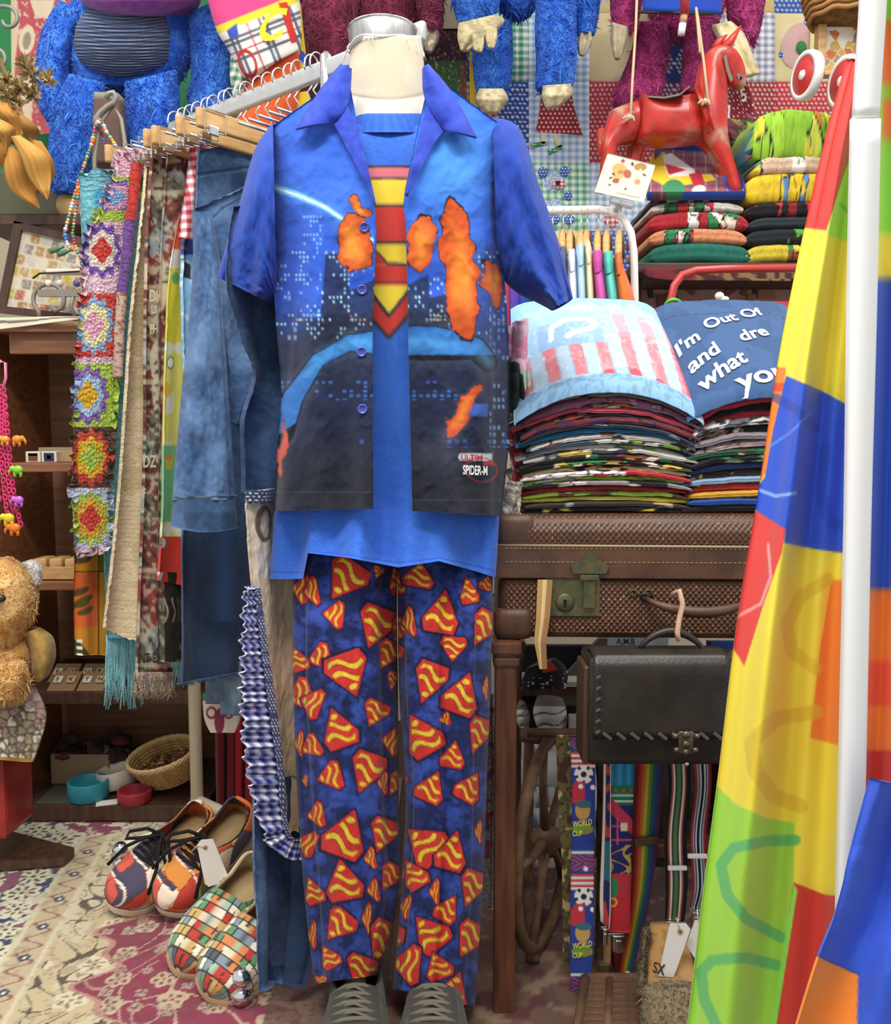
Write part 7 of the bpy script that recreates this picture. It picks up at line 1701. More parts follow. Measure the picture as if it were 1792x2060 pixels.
# pink jester pillow
js = thing('stuffed_jester', 'stuffed toy in pink, yellow, plaid and orange above the clothes rail', 'toy')
def jcol(px, py, U, T):
    q = (px - 438) * .37 + (py - 58) * .93          # across the slanted hem
    c = base(px, '#e2407f'); paint(c, q > -6, '#f6dc2a'); m = q > 10; paint(c, m, '#f4efe4')
    r = (px - 438) * .93 - (py - 58) * .37
    for d in (18, 28, 84, 94, 140, 150): paint(c, m & (np.abs(r - d) < 3), '#4a5468', .8)
    for d in (30, 40, 74): paint(c, m & (np.abs(q - d) < 3), '#4a5468', .8)
    paint(c, m & ((np.abs(r - 58) < 1.2) | (np.abs(q - 58) < 1.2)), '#c8343a'); paint(c, inpoly(px, py, [(456, 62), (476, 46), (480, 70), (466, 78)]), '#3a56c0')
    paint(c, inpoly(px, py, [(560, 6), (578, 4), (598, 84), (586, 88)]), '#d8352c'); paint(c, (np.abs(ell(px, py, 498, 128, 18, 30, -20) - .8) < .25), '#d0342c'); return c
ptube('body', [(404, -70), (418, 0), (436, 62), (462, 105), (486, 152), (508, 164)], [(596, -70), (602, 0), (606, 60), (604, 86), (600, 102), (560, 118)], 2.30, [.07, .08, .085, .08, .07, .04], jcol, parent=js, nf=90, nb=20, nv=160, cap=(True, True), fold=lambda U, T: .006 * np.sin(U * 14) * T)
lettering('letter', 'C', (515, 88), (76, -22), (18, -86), lambda x, y: pts(x, y, 2.205 + .10 * ((x - 545) / 100) ** 2), paintm('#f3e428', .8), js)
ptube('orange_skirt', [(520, 118), (500, 160), (492, 200), (470, 262)], [(600, 96), (604, 150), (600, 200), (585, 262)], 2.32, [.05, .06, .06, .05], lambda px, py, U, T: paint(base(px, '#ec5a22'), fbm(px / 20, py / 20, 3) > .52, '#d8481c', .6), parent=js, nf=30, nb=14, nv=40)
ptube('plaid_trim', [(464, 110), (462, 150), (468, 196)], [(482, 140), (500, 165), (496, 182)], 2.33, [.03, .035, .02], lambda px, py, U, T: gingham(px + py * .4, py, 9, '#3a7a5a', '#f0e8d8'), parent=js, nf=30, nb=10, nv=40)
psheet('yellow_panel', [(586, -40), (594, 60), (590, 110), (600, 150)], [(600, -40), (610, 60), (616, 120), (616, 158)], 2.36, lambda px, py, U, T: paint(base(px, '#f2d21e'), (np.abs(py - 108 - (px - 600)) < 12) | (py < 10), '#4a5ac4'), parent=js, nu=16, nv=60, thick=.008)
psheet('yellow_cloth', [(560, 196), (540, 230), (545, 270)], [(620, 186), (630, 220), (640, 270)], 2.34, parent=js, col=lambda px, py, U, T: paint(base(px, '#ecd22a'), px < 572, '#3a9a7a'), nu=20, nv=20, thick=.01)  # separate yellow cloth, only parented to the jester

# ------------------------------------------------------------------ red wooden horse
HY = 2.20
K = HY / FPX
sk_v = []
def hv_(x, y, r, dy=0.0): sk_v.append((at(x, y, HY + dy), r * K)); return len(sk_v) - 1
i0 = hv_(1330, 245, 44); i1 = hv_(1285, 248, 46); i2 = hv_(1245, 255, 38); i3 = hv_(1385, 240, 44); i4 = hv_(1425, 225, 44); i5 = hv_(1430, 180, 36); i6 = hv_(1428, 140, 30); i7 = hv_(1440, 108, 25); i8 = hv_(1464, 116, 27); i9 = hv_(1480, 150, 22); i10 = hv_(1488, 184, 17)
E = [(i0, i1), (i1, i2), (i0, i3), (i3, i4), (i4, i5), (i5, i6), (i6, i7), (i7, i8), (i8, i9), (i9, i10)]
def leg(root, P, dy):
    p = root
    for (x, y, r) in P:
        q = hv_(x, y, r, dy); E.append((p, q)); p = q
leg(i2, [(1226, 285, 18), (1222, 320, 14), (1216, 352, 11), (1208, 392, 12)], -.03)
leg(i1, [(1278, 290, 22), (1276, 320, 16), (1262, 350, 12), (1256, 396, 12)], .035)
leg(i4, [(1440, 275, 22), (1456, 312, 16), (1470, 345, 12), (1484, 392, 12)], -.03)
leg(i3, [(1424, 285, 18), (1440, 318, 13), (1452, 345, 11), (1460, 392, 11)], .035)
hm = skin_mesh('carved_horse', sk_v, E, 3)
def hcol(co, no):
    n = fbm(co[:, 0] * 22, co[:, 2] * 22 + co[:, 1] * 9, 5); n2 = fbm(co[:, 0] * 60, co[:, 2] * 60, 9)
    c = base(co[:, 0], '#cf2f22'); paint(c, sst(.56, .66, n), '#b0604c', .75); paint(c, sst(.66, .74, n), '#b8a48a', .7); paint(c, sst(.45, .35, n), '#a81f1a', .6); paint(c, n2 > .68, '#8a3a2c', .3); return c
horse = thing('wooden_horse', 'glossy red carved wooden horse hanging from tan strings', 'toy horse')
color_mesh(hm, hcol, 'gloss', 'body', horse)
for (x0, y0, x1, y1, x2, y2, r) in ((1452, 100, 1470, 82, 1490, 52, 9), (1436, 100, 1446, 84, 1462, 70, 8)):
    MB().tube([at(x0, y0, HY - .01), at(x1, y1, HY - .012), at(x2, y2, HY - .012)], [r * K, r * K * .9, .002], 10, c='#cf2f22').build('ear', None, horse, True, vc='gloss')
M_BRIDLE = mat('bridle_grey', '#6a625a', .5)
for P in ([(1438, 124), (1450, 108), (1470, 94), (1478, 90)], [(1458, 112), (1464, 140), (1472, 162), (1486, 148)], [(1484, 148), (1490, 160), (1492, 150)]):
    MB().strip([at(x, y, HY - .052) for x, y in P], (.003, 0, .003), (0, .004, 0)).build('bridle_strap', M_BRIDLE, horse)
MB().strip([at(x, y, HY - .02 - .01 * k) for k, (x, y) in enumerate(((1298, 202), (1330, 204), (1360, 198), (1380, 182)))], (0, .03, .004), (0, 0, .004)).build('saddle', M_BRIDLE, horse)
MB().tube([at(1210, 262, HY), at(1212, 300, HY - .01), at(1220, 330, HY - .005)], [.012, .014, .006], 8, c='#b8382a').build('tail', None, horse, True, vc='gloss')
M_STRING = mat('jute_string', '#d2b78a', .9, bump=(700, .5))
for P in ([(1268, 240), (1272, 160), (1279, 50), (1282, -40)], [(1424, 205), (1416, 130), (1404, 40), (1400, 16)], [(1408, 106), (1404, 60), (1400, 16)]):
    MB().tube([at(x, y, HY - .058 + .03 * k) for k, (x, y) in enumerate(P)], .0032, 7).build('string', M_STRING, horse, True)
for (x, y) in ((1266, 236), (1418, 204)):
    b = MB(); 
    for k in range(4): b.tube([at(x - 6 + k * 4, y - 3, HY - .062), at(x - 14 + k * 8, y + 4 + (k % 2) * 4, HY - .064)], .0028, 6)
    b.ball(at(x, y, HY - .062), .007); b.build('string_knot', M_STRING, horse, True)

# ------------------------------------------------------------------ upper right shelf with folded shirts
RS = 2.10
M_SHELF = mat('shelf_plank', '#5a3a2a', .6, c2='#3f2a20', vscale=6, stretch=(1, 12, 12))
b = MB(); pbox(b, 1276, 528, 1760, 548, RS, .42, bev=.003); sh = b.build('wall_shelf', M_SHELF); tag(sh, 'dark wooden shelf board carrying the folded festive and cartoon shirts', 'shelf')
pbox(MB(), 1272, 548, 1287, 800, RS + .10, .03).build('shelf_upright', M_SHELF, sh); pbox(MB(), 1700, 548, 1715, 800, RS + .10, .03).build('shelf_upright', M_SHELF, sh)
RSZ = at(1400, 528, RS).z
o = psheet('printed_runner', [(1290, 540), (1300, 556), (1340, 564)], [(1600, 540), (1600, 556), (1590, 566)], RS - .012, lambda px, py, U, T: paint(paint(base(px, '#7a2a34'), px > 1400, '#8a6a44'), vnoise(px / 12, py / 6, 3) > .6, '#4a2a2a'), nu=60, nv=10, thick=.003); tag(o, 'dark red and brown cloth runner under the edge of the upper shelf', 'cloth')
def fold2(cx, w, y0, y1, lb, col, pal, seed, sag=.008, tilt=.0, dx=0):
    z0 = at(cx, y1, RS + .03).z; z1 = at(cx, y0, RS + .03).z
    o = folded('folded_shirt', lb, xat(cx, RS + .03), w, RS + .03, .28, z0, (z1 - z0), (z1 - z0) * 1.1, sag, tilt, col, pal, seed, 'folded shirts on the upper shelf', dx=dx, nx=90)
    o['category'] = 'shirt'; return o
fold2(1400, .235, 488, 526, 'dark green fleece folded directly on the shelf under the festive shirts', '#1f6a5a', None, 61)
fold2(1395, .228, 458, 487, 'folded peach and green festive shirt with white zigzag above the green fleece', '#d98a5c', ['#2a8a54', '#e8e4dc', '#d98a5c', '#2a8a54', '#c8343a'], 62)
fold2(1396, .230, 424, 457, 'folded red festive shirt with white and green figures in the shelf stack', '#b82a30', ['#f0ece4', '#2f8a4a', '#b82a30', '#e8d8c0'], 63)
fold2(1392, .215, 404, 423, 'thin folded white and red festive shirt above the red one', '#d8d0c4', ['#c8343a', '#2f7a44', '#e8e0d0'], 64)
fold2(1392, .21, 386, 403, 'folded charcoal shirt with a plaid edge under the draped plaid shirt', '#2e3236', ['#7a4a48', '#cfc8bc', '#2e3236'], 65)
def santa(px, py, U, T):
    c = base(px, '#2f55b8'); m = inpoly(px, py, [(1290, 330), (1340, 300), (1460, 310), (1490, 380), (1330, 410), (1300, 400)])
    pl = base(px, '#8a4a58'); paint(pl, (np.floor(px / 7) % 2 == 0), '#4a4a78', .5); paint(pl, (np.floor(py / 7) % 2 == 0), '#c8606a', .4); paint(pl, (np.abs(px % 22 - 11) < 1), '#e0d0b0', .6); c[m] = pl[m]
    paint(c, inpoly(px, py, [(1305, 330), (1335, 305), (1350, 325), (1360, 350), (1430, 350), (1440, 362), (1345, 378), (1310, 360)]), '#f2cf28'); paint(c, inpoly(px, py, [(1332, 312), (1350, 308), (1395, 340), (1400, 352), (1345, 356), (1338, 336)]), '#f0ece6'); paint(c, inpoly(px, py, [(1338, 330), (1360, 335), (1380, 342), (1345, 352)]), '#c8283a'); paint(c, inpoly(px, py, [(1385, 350), (1410, 346), (1418, 370), (1396, 376)]), '#c8283a'); paint(c, ell(px, py, 1355, 385, 24, 24) < 1, '#3a8a5a'); paint(c, ell(px, py, 1405, 382, 14, 9, -20) < 1, '#efe9e0')
    paint(c, inpoly(px, py, [(1440, 310), (1475, 340), (1500, 400), (1470, 395), (1450, 350)]), '#2f55b8'); return c
def sY(px, py, U, T): return RS + .02 + .20 * (1 - T) ** 1.1 + 0 * px
o = psheet('draped_plaid_shirt', [(1330, 300), (1305, 340), (1298, 380), (1302, 404)], [(1450, 305), (1472, 340), (1492, 375), (1498, 402)], sY, santa, nu=90, nv=60, fold=lambda U, T: .008 * np.sin(U * 7) + .012 * (fbm(U * 4, T * 4, 3) - .5), thick=.02); tag(o, 'blue and plaid shirt with yellow panel draped on top of the festive stack', 'shirt', 'folded shirts on the upper shelf')
lime = ['#8fc22e', '#a8d83a', '#e8d03a', '#3aa0c8', '#8fc22e', '#c8742c', '#d8e04a']
fold2(1580, .215, 490, 524, 'folded yellow and green print shirt at the foot of the cartoon stack', '#d0b82c', ['#3a8a4a', '#e0c83a', '#8a4a2a', '#2a2a2a'], 71)
fold2(1585, .22, 458, 489, 'folded black shirt with a green patch, second above the shelf', '#20282a', ['#20282a', '#5aa83a', '#c8503a', '#20282a', '#20282a'], 72)
fold2(1585, .215, 434, 457, 'plain folded black shirt between the green patch and red print shirts', '#2a3436', None, 73)
fold2(1580, .215, 404, 433, 'folded red and black print shirt under the yellow shirt', '#8a2024', ['#1c1a1c', '#c83034', '#1c1a1c'], 74)
fold2(1578, .215, 346, 403, 'thick folded yellow shirt with blue and dark circles', '#e4bf22', ['#e4bf22', '#e4bf22', '#5a8ac0', '#e4bf22', '#4a4438'], 75)
fold2(1590, .205, 312, 345, 'folded white, peach and green print shirt above the yellow shirt', '#d8b494', ['#efe4d4', '#2f9a54', '#d8b494', '#c83a3a', '#e8cf3a'], 76)
fold2(1586, .21, 216, 311, 'large bunched lime green and yellow print shirt on top of the cartoon stack', '#8fc22e', lime, 77, sag=.02)
o = psheet('mottled_scarf', [(1462, 250), (1466, 300), (1480, 350)], [(1515, 235), (1520, 300), (1515, 355)], RS + .22, lambda px, py, U, T: paint(paint(base(px, '#4a3a2c'), fbm(px / 9, py / 9, 3) > .55, '#8aa03a'), fbm(px / 12, py / 12, 8) > .6, '#8a3a5a'), nu=24, nv=40, fold=lambda U, T: .02 * np.sin(U * 6 + T * 5), thick=.02); tag(o, 'dark mottled green scarf bunched between horse leg and lime shirt', 'scarf')

# pink board with wooden pieces below the shelf
o = psheet('pink_board', [(1288, 550), (1288, 800)], [(1720, 550), (1720, 800)], RS + .26, lambda px, py, U, T: paint(base(px, '#b78a7c'), fbm(px / 50, py / 30, 3) > .5, '#c29888', .6), nu=20, nv=20, thick=.012); tag(o, 'dull pink board standing under the upper shelf', 'board')
for k, (x, y, w, h, r, c_) in enumerate(((1307, 588, 12, 26, -12, '#3a2c2a'), (1330, 605, 22, 26, 0, '#7a4a34'), (1390, 582, 22, 18, 40, '#8a5238'), (1465, 588, 30, 14, -30, '#7a4630'), (1497, 584, 14, 24, 25, '#7a4a34'), (1518, 580, 12, 24, -5, '#2e2424'), (1540, 592, 40, 20, 0, '#a8744a'), (1350, 598, 24, 18, 35, '#8a5a40'), (1508, 602, 16, 20, 0, '#b06a40'))):
    p = at(x, y, RS + .25); o = MB().box(p, (w * .00118, .016, h * .00118), Matrix.Rotation(math.radians(r), 3, 'Y'), bev=.002).build('wooden_piece', paintm(c_, .6))
    tag(o, ['small black block at the left edge of the pink board', 'round-cut brown block beside the black block', 'slanted reddish-brown block above the red rail corner', 'long brown slanted strip behind the skull charm', 'brown diamond block beside the tall black block', 'tall black block beside the brown diamond', 'wide tan block beside the tall black block', 'tilted mid-brown block behind the red rail', 'small orange-brown block below the black block'][k].replace('at the left edge of', 'at the upright end of'), 'wooden block', 'wooden pieces on the pink board')
# red tubular frame with green ring and white charm
M_RED = mat('red_enamel', '#c93a34', .3)
rf = thing('red_clothes_stand', 'red tubular metal clothes stand under the upper shelf', 'stand')
MB().tube([at(x, y, 1.92) for x, y in ((1338, 760), (1342, 660), (1348, 610), (1356, 575), (1372, 553), (1400, 544), (1460, 541), (1700, 538))], .0085, 10).build('top_tube', M_RED, rf, True)
pbox(MB(), 1345, 606, 1700, 622, 1.925, .008).build('cross_plate', M_RED, rf)
MB().tube([at(1700, 538, 1.92), at(1702, 760, 1.92)], .0085, 10).build('end_tube', M_RED, rf, True)
MB().tube([at(1338, 760, 1.92), Vector((at(1338, 760, 1.92).x, 1.92, .0))], .0085, 10).build('leg_tube', M_RED, rf, True); MB().tube([at(1702, 760, 1.92), Vector((at(1702, 760, 1.92).x, 1.92, .0))], .0085, 10).build('leg_tube', M_RED, rf, True)
o = MB().tube([at(1355 + 17 * math.cos(t), 618 + 15 * math.sin(t), 1.90 + .012 * math.sin(t)) for t in np.linspace(0, 2 * math.pi, 22, endpoint=False)], .0042, 8, closed=True).build('green_ring', mat('green_plastic', '#4fc84a', .3), None, True); tag(o, 'bright green plastic ring hooked on the red frame', 'ring')
b = MB(); c0 = at(1447, 596, 1.90); b.ball(c0, (.010, .008, .009)); b.ball(c0 + Vector((.010, -.002, -.006)), (.010, .006, .006)); b.box(c0 + Vector((.002, 0, -.012)), (.018, .008, .010), bev=.002); o = b.build('white_charm', paintm('#eceae6', .4), None, True); tag(o, 'small white figurine on the red frame above the lettered shirt', 'figurine')

# ------------------------------------------------------------------ white rack with plain shirts
WYR = 2.0
wr_ = thing('white_rack', 'white tubular rack with rounded corner holding plain coloured shirts', 'rack')
MB().tube([at(x, y, WYR) for x, y in ((1000, 424), (1100, 423), (1200, 421), (1232, 425), (1254, 440), (1269, 468), (1275, 510), (1277, 600), (1275, 760))], .0085, 12).build('arch_tube', M_WHITE, wr_, True)
p = at(1275, 760, WYR); MB().tube([p, Vector((p.x, p.y, .0))], .0085, 12).build('upright', M_WHITE, wr_, True); p = at(1000, 424, WYR); MB().tube([p, Vector((p.x, p.y, .0))], .0085, 12).build('upright', M_WHITE, wr_, True)
MB().ball(at(1236, 424, WYR), (.014, .014, .016)).build('corner_joint', M_WHITE, wr_, True)
SHW = [('black', '#2c2a30', 1106, 1122, 478, 1112, 1130), ('faded navy', '#4a5a88', 1122, 1140, 500, 1128, 1148), ('white', '#f2f2f0', 1140, 1160, 506, 1142, 1166), ('pale sky blue', '#a8cdec', 1158, 1177, 494, 1162, 1184), ('cream yellow', '#efe2a8', 1176, 1191, 490, 1180, 1200), ('magenta', '#c83f9c', 1190, 1214, 508, 1200, 1230), ('turquoise', '#45bfa8', 1212, 1236, 510, 1222, 1252), ('bright orange', '#ee6a22', 1236, 1254, 512, 1242, 1290)]
for k, (nm, c_, xl, xr, yt, xl2, xr2) in enumerate(SHW):
    r = thing('hanging_shirt', '%s shirt hanging on a wooden hanger on the white rack' % nm, 'shirt', 'plain shirts on the white rack')
    yb = 780; Yk = WYR - .12 + .0 * k
    ptube('shirt_body', [(xl + 4, yt), (xl, yt + 30), (xl + (xl2 - xl) * .6, 600), (xl2, 700), (xl2 + 4, yb)], [(xr - 4, yt - 4), (xr, yt + 24), (xr + (xr2 - xr) * .6, 600), (xr2, 700), (xr2 + 4, yb)], Yk, [.03, .06, .10, .12, .12], lambda px, py, U, T, c_=c_: paint(base(px, c_), fbm(px / 8, py / 40, 3) > .55, '#ffffff', .08), parent=r, nf=20, nb=14, nv=40, cap=(True, False))
    ptube('collar', [(xl + 3, yt - 3), (xl + 1, yt + 18), (xl + 3, yt + 44)], [(xr - 5, yt - 6), (xr - 2, yt + 14), (xr - 1, yt + 36)], Yk - .02, [.03, .05, .055], c_, parent=r, nf=16, nb=12, nv=14, cap=(True, True))
    h = thing('wooden_hanger', 'pale wooden hanger carrying the %s shirt on the white rack' % nm, 'hanger', 'hangers on the white rack')
    xm = (xl + xr) / 2 + (2 if k % 2 else -2)
    MB().tube([at(xm, 421, WYR - .009), at(xm + 3, 418, WYR), at(xm + 2, 426, WYR + .009), at(xm, 440, WYR - .004), at(xm, 470, WYR - .01)], .0014, 6).build('hook', M_CHROME, h, True)
    MB().tube([at(xm - 2, 466, WYR - .02), at(xm - 3, 484, WYR - .07), at(xm - 3, yt + 6, WYR - .13)], [.006, .008, .007], 10).build('arm', M_PALEWOOD, h, True); MB().tube([at(xm - 1, 466, WYR - .02), at(xm + 2, 480, WYR + .06), at(xm + 4, yt + 4, WYR + .14)], [.006, .008, .007], 10).build('arm', M_PALEWOOD, h, True)
for (x0, x1, c_, lb) in ((1010, 1034, '#d8434e', 'red garment edge hanging under the white rack beside the shirt sleeve'), (1032, 1050, '#6a4ac0', 'purple garment edge hanging beside the red one on the white rack'), (1048, 1100, '#2f55c8', 'royal blue garment edge hanging beside the purple one')):
    o = psheet('garment_edge', [(x0 - 4, 520), (x0, 760)], [(x1, 520), (x1 + 4, 760)], WYR - .05, c_, nu=20, nv=30, fold=lambda U, T: .02 * np.sin(U * 7), thick=.01); tag(o, lb, 'garment')
# postcard in a clear clip
def card(px, py, U, T):
    c = base(px, '#f1e8cd')
    for (x, y, rx, ry, r, k) in ((1246, 340, 15, 12, 10, '#dfae5e'), (1243, 352, 12, 14, 0, '#e2b868'), (1253, 324, 4, 4, 0, '#b0443c'), (1248, 346, 6, 4, 0, '#c08a4a'), (1262, 350, 8, 9, 0, '#b8604a'), (1240, 364, 9, 5, 0, '#a85a4a'), (1288, 336, 13, 8, 0, '#b8864a'), (1286, 352, 4, 14, 12, '#e8d8ac'), (1252, 368, 8, 10, 0, '#efe4c4'), (1282, 366, 6, 6, 0, '#d09a5a'), (1234, 350, 4, 2, 40, '#4a4a34'), (1228, 358, 4, 2, -30, '#4a4a34'), (1296, 352, 4, 2, 30, '#4a4a34'), (1272, 330, 3, 4, 0, '#4a4a34'), (1258, 380, 3, 2, 0, '#4a4a34'), (1226, 372, 3, 2, 0, '#4a4a34')): paint(c, ell(px, py, x, y, rx, ry, r) < 1, k, .9)
    paint(c, (pdist(px, py, [(1240, 388), (1285, 398)]) < 1), '#a89a78'); return c
o = psheet('postcard', [(1222, 308), (1209, 346), (1195, 386)], [(1318, 332), (1306, 370), (1294, 408)], 1.96, card, nu=70, nv=60, thick=.002, kind='paper'); tag(o, 'cream postcard with mushroom and fruit drawing clipped to the white rack', 'postcard')
b = MB(); p = at(1250, 408, 1.97); b.box(p, (.05, .02, .014), Matrix.Rotation(math.radians(14), 3, 'Y'), bev=.003); b.tube([p, at(1238, 424, 1.99)], .006, 8); o = b.build('clear_clip', mat('clear_plastic', '#e8eef0', .1, trans=.7), None); tag(o, 'clear plastic clip holding the postcard on the white rack', 'clip')

# ------------------------------------------------------------------ toy wheels, basket and star lamp in the upper right corner
cart = thing('toy_cart', 'wooden toy with red and white wheels beside the colour-block fabric', 'toy')
wrot = Matrix.Rotation(math.radians(-78), 3, 'Z') @ Matrix.Rotation(math.radians(90), 3, 'X')
M_RW = mat('red_toy_paint', '#d8342e', .35)
for (x, y, Yw, s) in ((1622, 152, 2.02, 1.0), (1700, 165, 1.98, 1.06)):
    c0 = at(x, y, Yw); R_ = .050 * s
    w = MB().lathe(c0, [(R_ * .80, -.012), (R_, -.010), (R_ * 1.03, 0), (R_, .008), (R_ * .82, .010), (R_ * .80, .006)], 32, rot=wrot).build('wheel', M_WHITE, cart, True)
    MB().lathe(c0 + wrot @ Vector((0, 0, .0065)), [(R_ * .82, 0), (R_ * .8, .002), (.0002, .003)], 32, rot=wrot).build('wheel_face', M_RW, w, True)
    MB().lathe(c0 + wrot @ Vector((0, 0, .010)), [(R_ * .22, 0), (R_ * .18, .004), (.0002, .005)], 16, rot=wrot).build('hub_cap', M_WHITE, w, True)
c0 = at(1622, 152, 2.02); c1_ = at(1700, 165, 1.98); MB().box((c0 + c1_) / 2 + Vector((.09, .03, -.01)), (.10, .10, .05), bev=.005).build('cart_body', M_PALEWOOD, cart)
bs = thing('rope_basket', 'coiled brown rope basket hanging above the star lamp', 'basket'); ctr = at(1690, 20, 2.35)
MB().lathe(ctr + Vector((0, 0, -.03)), [(.05, 0), (.075, .01), (.085, .05), (.088, .09)], 28).build('shell', mat('coir', '#9a6a3a', .9, c2='#6a4222', vscale=40, bump=(200, .6)), bs, True)
for k in range(5):
    MB().tube([ctr + Vector(((.074 + .004 * k) * math.cos(t), (.074 + .004 * k) * math.sin(t), -.022 + k * .014 + .003 * math.sin(8 * t))) for t in np.linspace(0, 2 * math.pi, 40, endpoint=False)], .006, 6, closed=True).build('rope_coil', mat('coir_rope', '#b07e48', .9, bump=(300, .6)), bs, True)
lp = thing('star_lantern', 'wooden lantern frame with amber star cut-outs below the rope basket', 'lantern')
for (x0, x1, y0, y1) in ((1648, 1660, 36, 150), (1728, 1740, 36, 150), (1648, 1740, 36, 46), (1648, 1740, 140, 150)): pbox(MB(), x0, y0, x1, y1, 2.36, .03, bev=.002).build('frame_bar', M_PALEWOOD, lp)
stc = lambda px, py, U, T: (lambda i_: paint(paint(paint(paint(base(px, '#efe6d0'), i_[0] > .4, '#dcb060'), i_[0] > .62, '#a89a80'), i_[0] > .8, '#e07a4a'), i_[1] < .06, '#f6efe0'))(cell(px / 17, py / 17, 4))
psheet('star_panel', [(1658, 44), (1658, 142)], [(1730, 44), (1730, 142)], 2.38, stc, parent=lp, nu=40, nv=50, thick=.004, kind='paper')
o = psheet('yellow_hanging', [(1630, 28), (1626, 140)], [(1668, 40), (1662, 142)], 2.77, '#eadf98', nu=10, nv=24, thick=.004); tag(o, 'pale yellow cloth edge hanging between the turtle patch and lantern', 'cloth')
# ================================================================== left edge: bouquet, necklace, frame, bear, shelf goods
M_GREYMETAL = mat('grey_iron', '#8c877a', .5, .3)
bq = thing('dried_bouquet', 'dried straw flowers and tan husk leaves hanging over the wall shelf', 'dried flowers')
rng = random.Random(11)
for (x, y) in ((12, 160), (40, 178), (62, 150), (95, 160), (30, 205), (66, 190), (8, 188), (52, 132), (20, 222)):
    c0 = at(x, y, 2.22 + rng.uniform(-.02, .02)); b = MB()
    for k in range(36):
        d = Vector((rng.gauss(.2, .7), rng.gauss(-.5, .5), rng.gauss(0, .7))).normalized(); s = d.cross(Vector((rng.random(), rng.random(), rng.random()))).normalized() * .0056
        l = rng.uniform(.022, .036); p = c0 + d * .004; m_ = c0 + d * l * .6; t = c0 + d * l
        b.add([p - s * .5, p + s * .5, m_ + s, m_ - s, t], [(0, 1, 2, 3), (3, 2, 4)], rng.choice(['#b39a66', '#cdb684', '#9a8252', '#bfa878']))
    b.ball(c0, .008, '#8a7040', 8, 6); b.build('flower_head', None, bq, vc='paper')
for (L, R, c_) in (([(-20, 215), (10, 240), (30, 280)], [(0, 200), (34, 235), (42, 282)], '#c98d3c'), ([(-20, 260), (5, 275), (10, 310)], [(-10, 235), (18, 262), (12, 312)], '#d09a4a'), ([(14, 300), (14, 340), (30, 385), (80, 420)], [(24, 292), (46, 335), (56, 380), (82, 420)], '#cd8f3e'), ([(22, 275), (48, 315), (66, 360), (95, 402)], [(40, 272), (80, 312), (90, 352), (97, 402)], '#d69c48'), ([(60, 280), (70, 320), (72, 370), (70, 390)], [(84, 285), (94, 325), (94, 360), (74, 392)], '#c08238'), ([(-20, 280), (-5, 320), (20, 350)], [(0, 270), (16, 310), (22, 352)], '#bd8136'), ([(36, 232), (50, 260), (60, 285)], [(48, 232), (66, 262), (64, 288)], '#a8783c')):
    R = [(x + (13 if 0 < k < len(R) - 1 else 0), y) for k, (x, y) in enumerate(R)]; L = [(x - (6 if 0 < k < len(L) - 1 else 0), y) for k, (x, y) in enumerate(L)]
    psheet('husk_leaf', L, R, 2.20 + rng.uniform(-.02, .02), lambda px, py, U, T, c_=c_: paint(paint(base(px, c_), np.abs(np.sin(U * 14)) < .25, '#a86c28', .35), T > .85, '#8a5420', .4), parent=bq, nu=14, nv=30, fold=lambda U, T: .008 * np.sin(U * math.pi * 1.5) + .016 * np.sin(T * 5 + U), thick=.001, kind='paper')
MB().tube([at(0, 120, 2.24), at(30, 200, 2.22), at(28, 290, 2.22)], .006, 8).build('stem_bundle', paintm('#7a5c34', .9), bq, True)
sc = thing('scroll_bracket', 'grey wrought iron scroll bracket on the green wall cloth', 'bracket')
def spiral(x, y, r, n, Y, flip=1, t0=0): return [at(x + flip * r * (1 - k / n * .72) * math.cos(t0 + k / n * 4.6), y + r * (1 - k / n * .72) * math.sin(t0 + k / n * 4.6), Y) for k in range(n + 1)]
MB().tube([at(-40, 10, 2.30)] + spiral(14, 40, 27, 20, 2.30, 1, -1.6), .005, 8).build('scroll', M_GREYMETAL, sc, True); MB().tube([at(-40, 90, 2.30)] + spiral(-8, 122, 24, 18, 2.30, 1, -1.6), .005, 8).build('scroll', M_GREYMETAL, sc, True)
MB().tube([at(-40, -40, 2.30), at(-40, 140, 2.30)], .007, 8).build('bar', M_GREYMETAL, sc, True)
hk = thing('iron_hook_stand', 'grey metal hook stand in front of the blue plush carrying the necklace', 'stand')
MB().tube([at(x, y, 2.16) for x, y in ((190, 250), (193, 238), (202, 226), (216, 214), (230, 206), (234, 194), (228, 186), (218, 188), (214, 198))], .0065, 8).build('hook', M_GREYMETAL, hk, True)
MB().tube([at(x, y, 2.17) for x, y in ((192, 440), (190, 320), (200, 250), (228, 210), (244, 240), (258, 330), (262, 440))], .0055, 8).build('legs', M_GREYMETAL, hk, True)
o = psheet('brown_box', [(205, 200), (200, 340)], [(252, 202), (258, 340)], 2.28, lambda px, py, U, T: paint(base(px, '#6a5048'), py < 210, '#8a8478'), nu=10, nv=20, thick=.05); tag(o, 'brown box standing behind the iron hook between the plush legs', 'box')
nk = thing('bead_necklace', 'multicoloured glass bead necklace with green bottle charms on the iron hook', 'necklace')
bm_ = MB().ball((0, 0, 0), .0042, None, 8, 6); beadme = {}
BC = ['#e8742a', '#d03a3a', '#3a8ad0', '#e8c43a', '#4aa05a', '#d8d4e0', '#b0508a', '#38a8a8', '#f0a050']
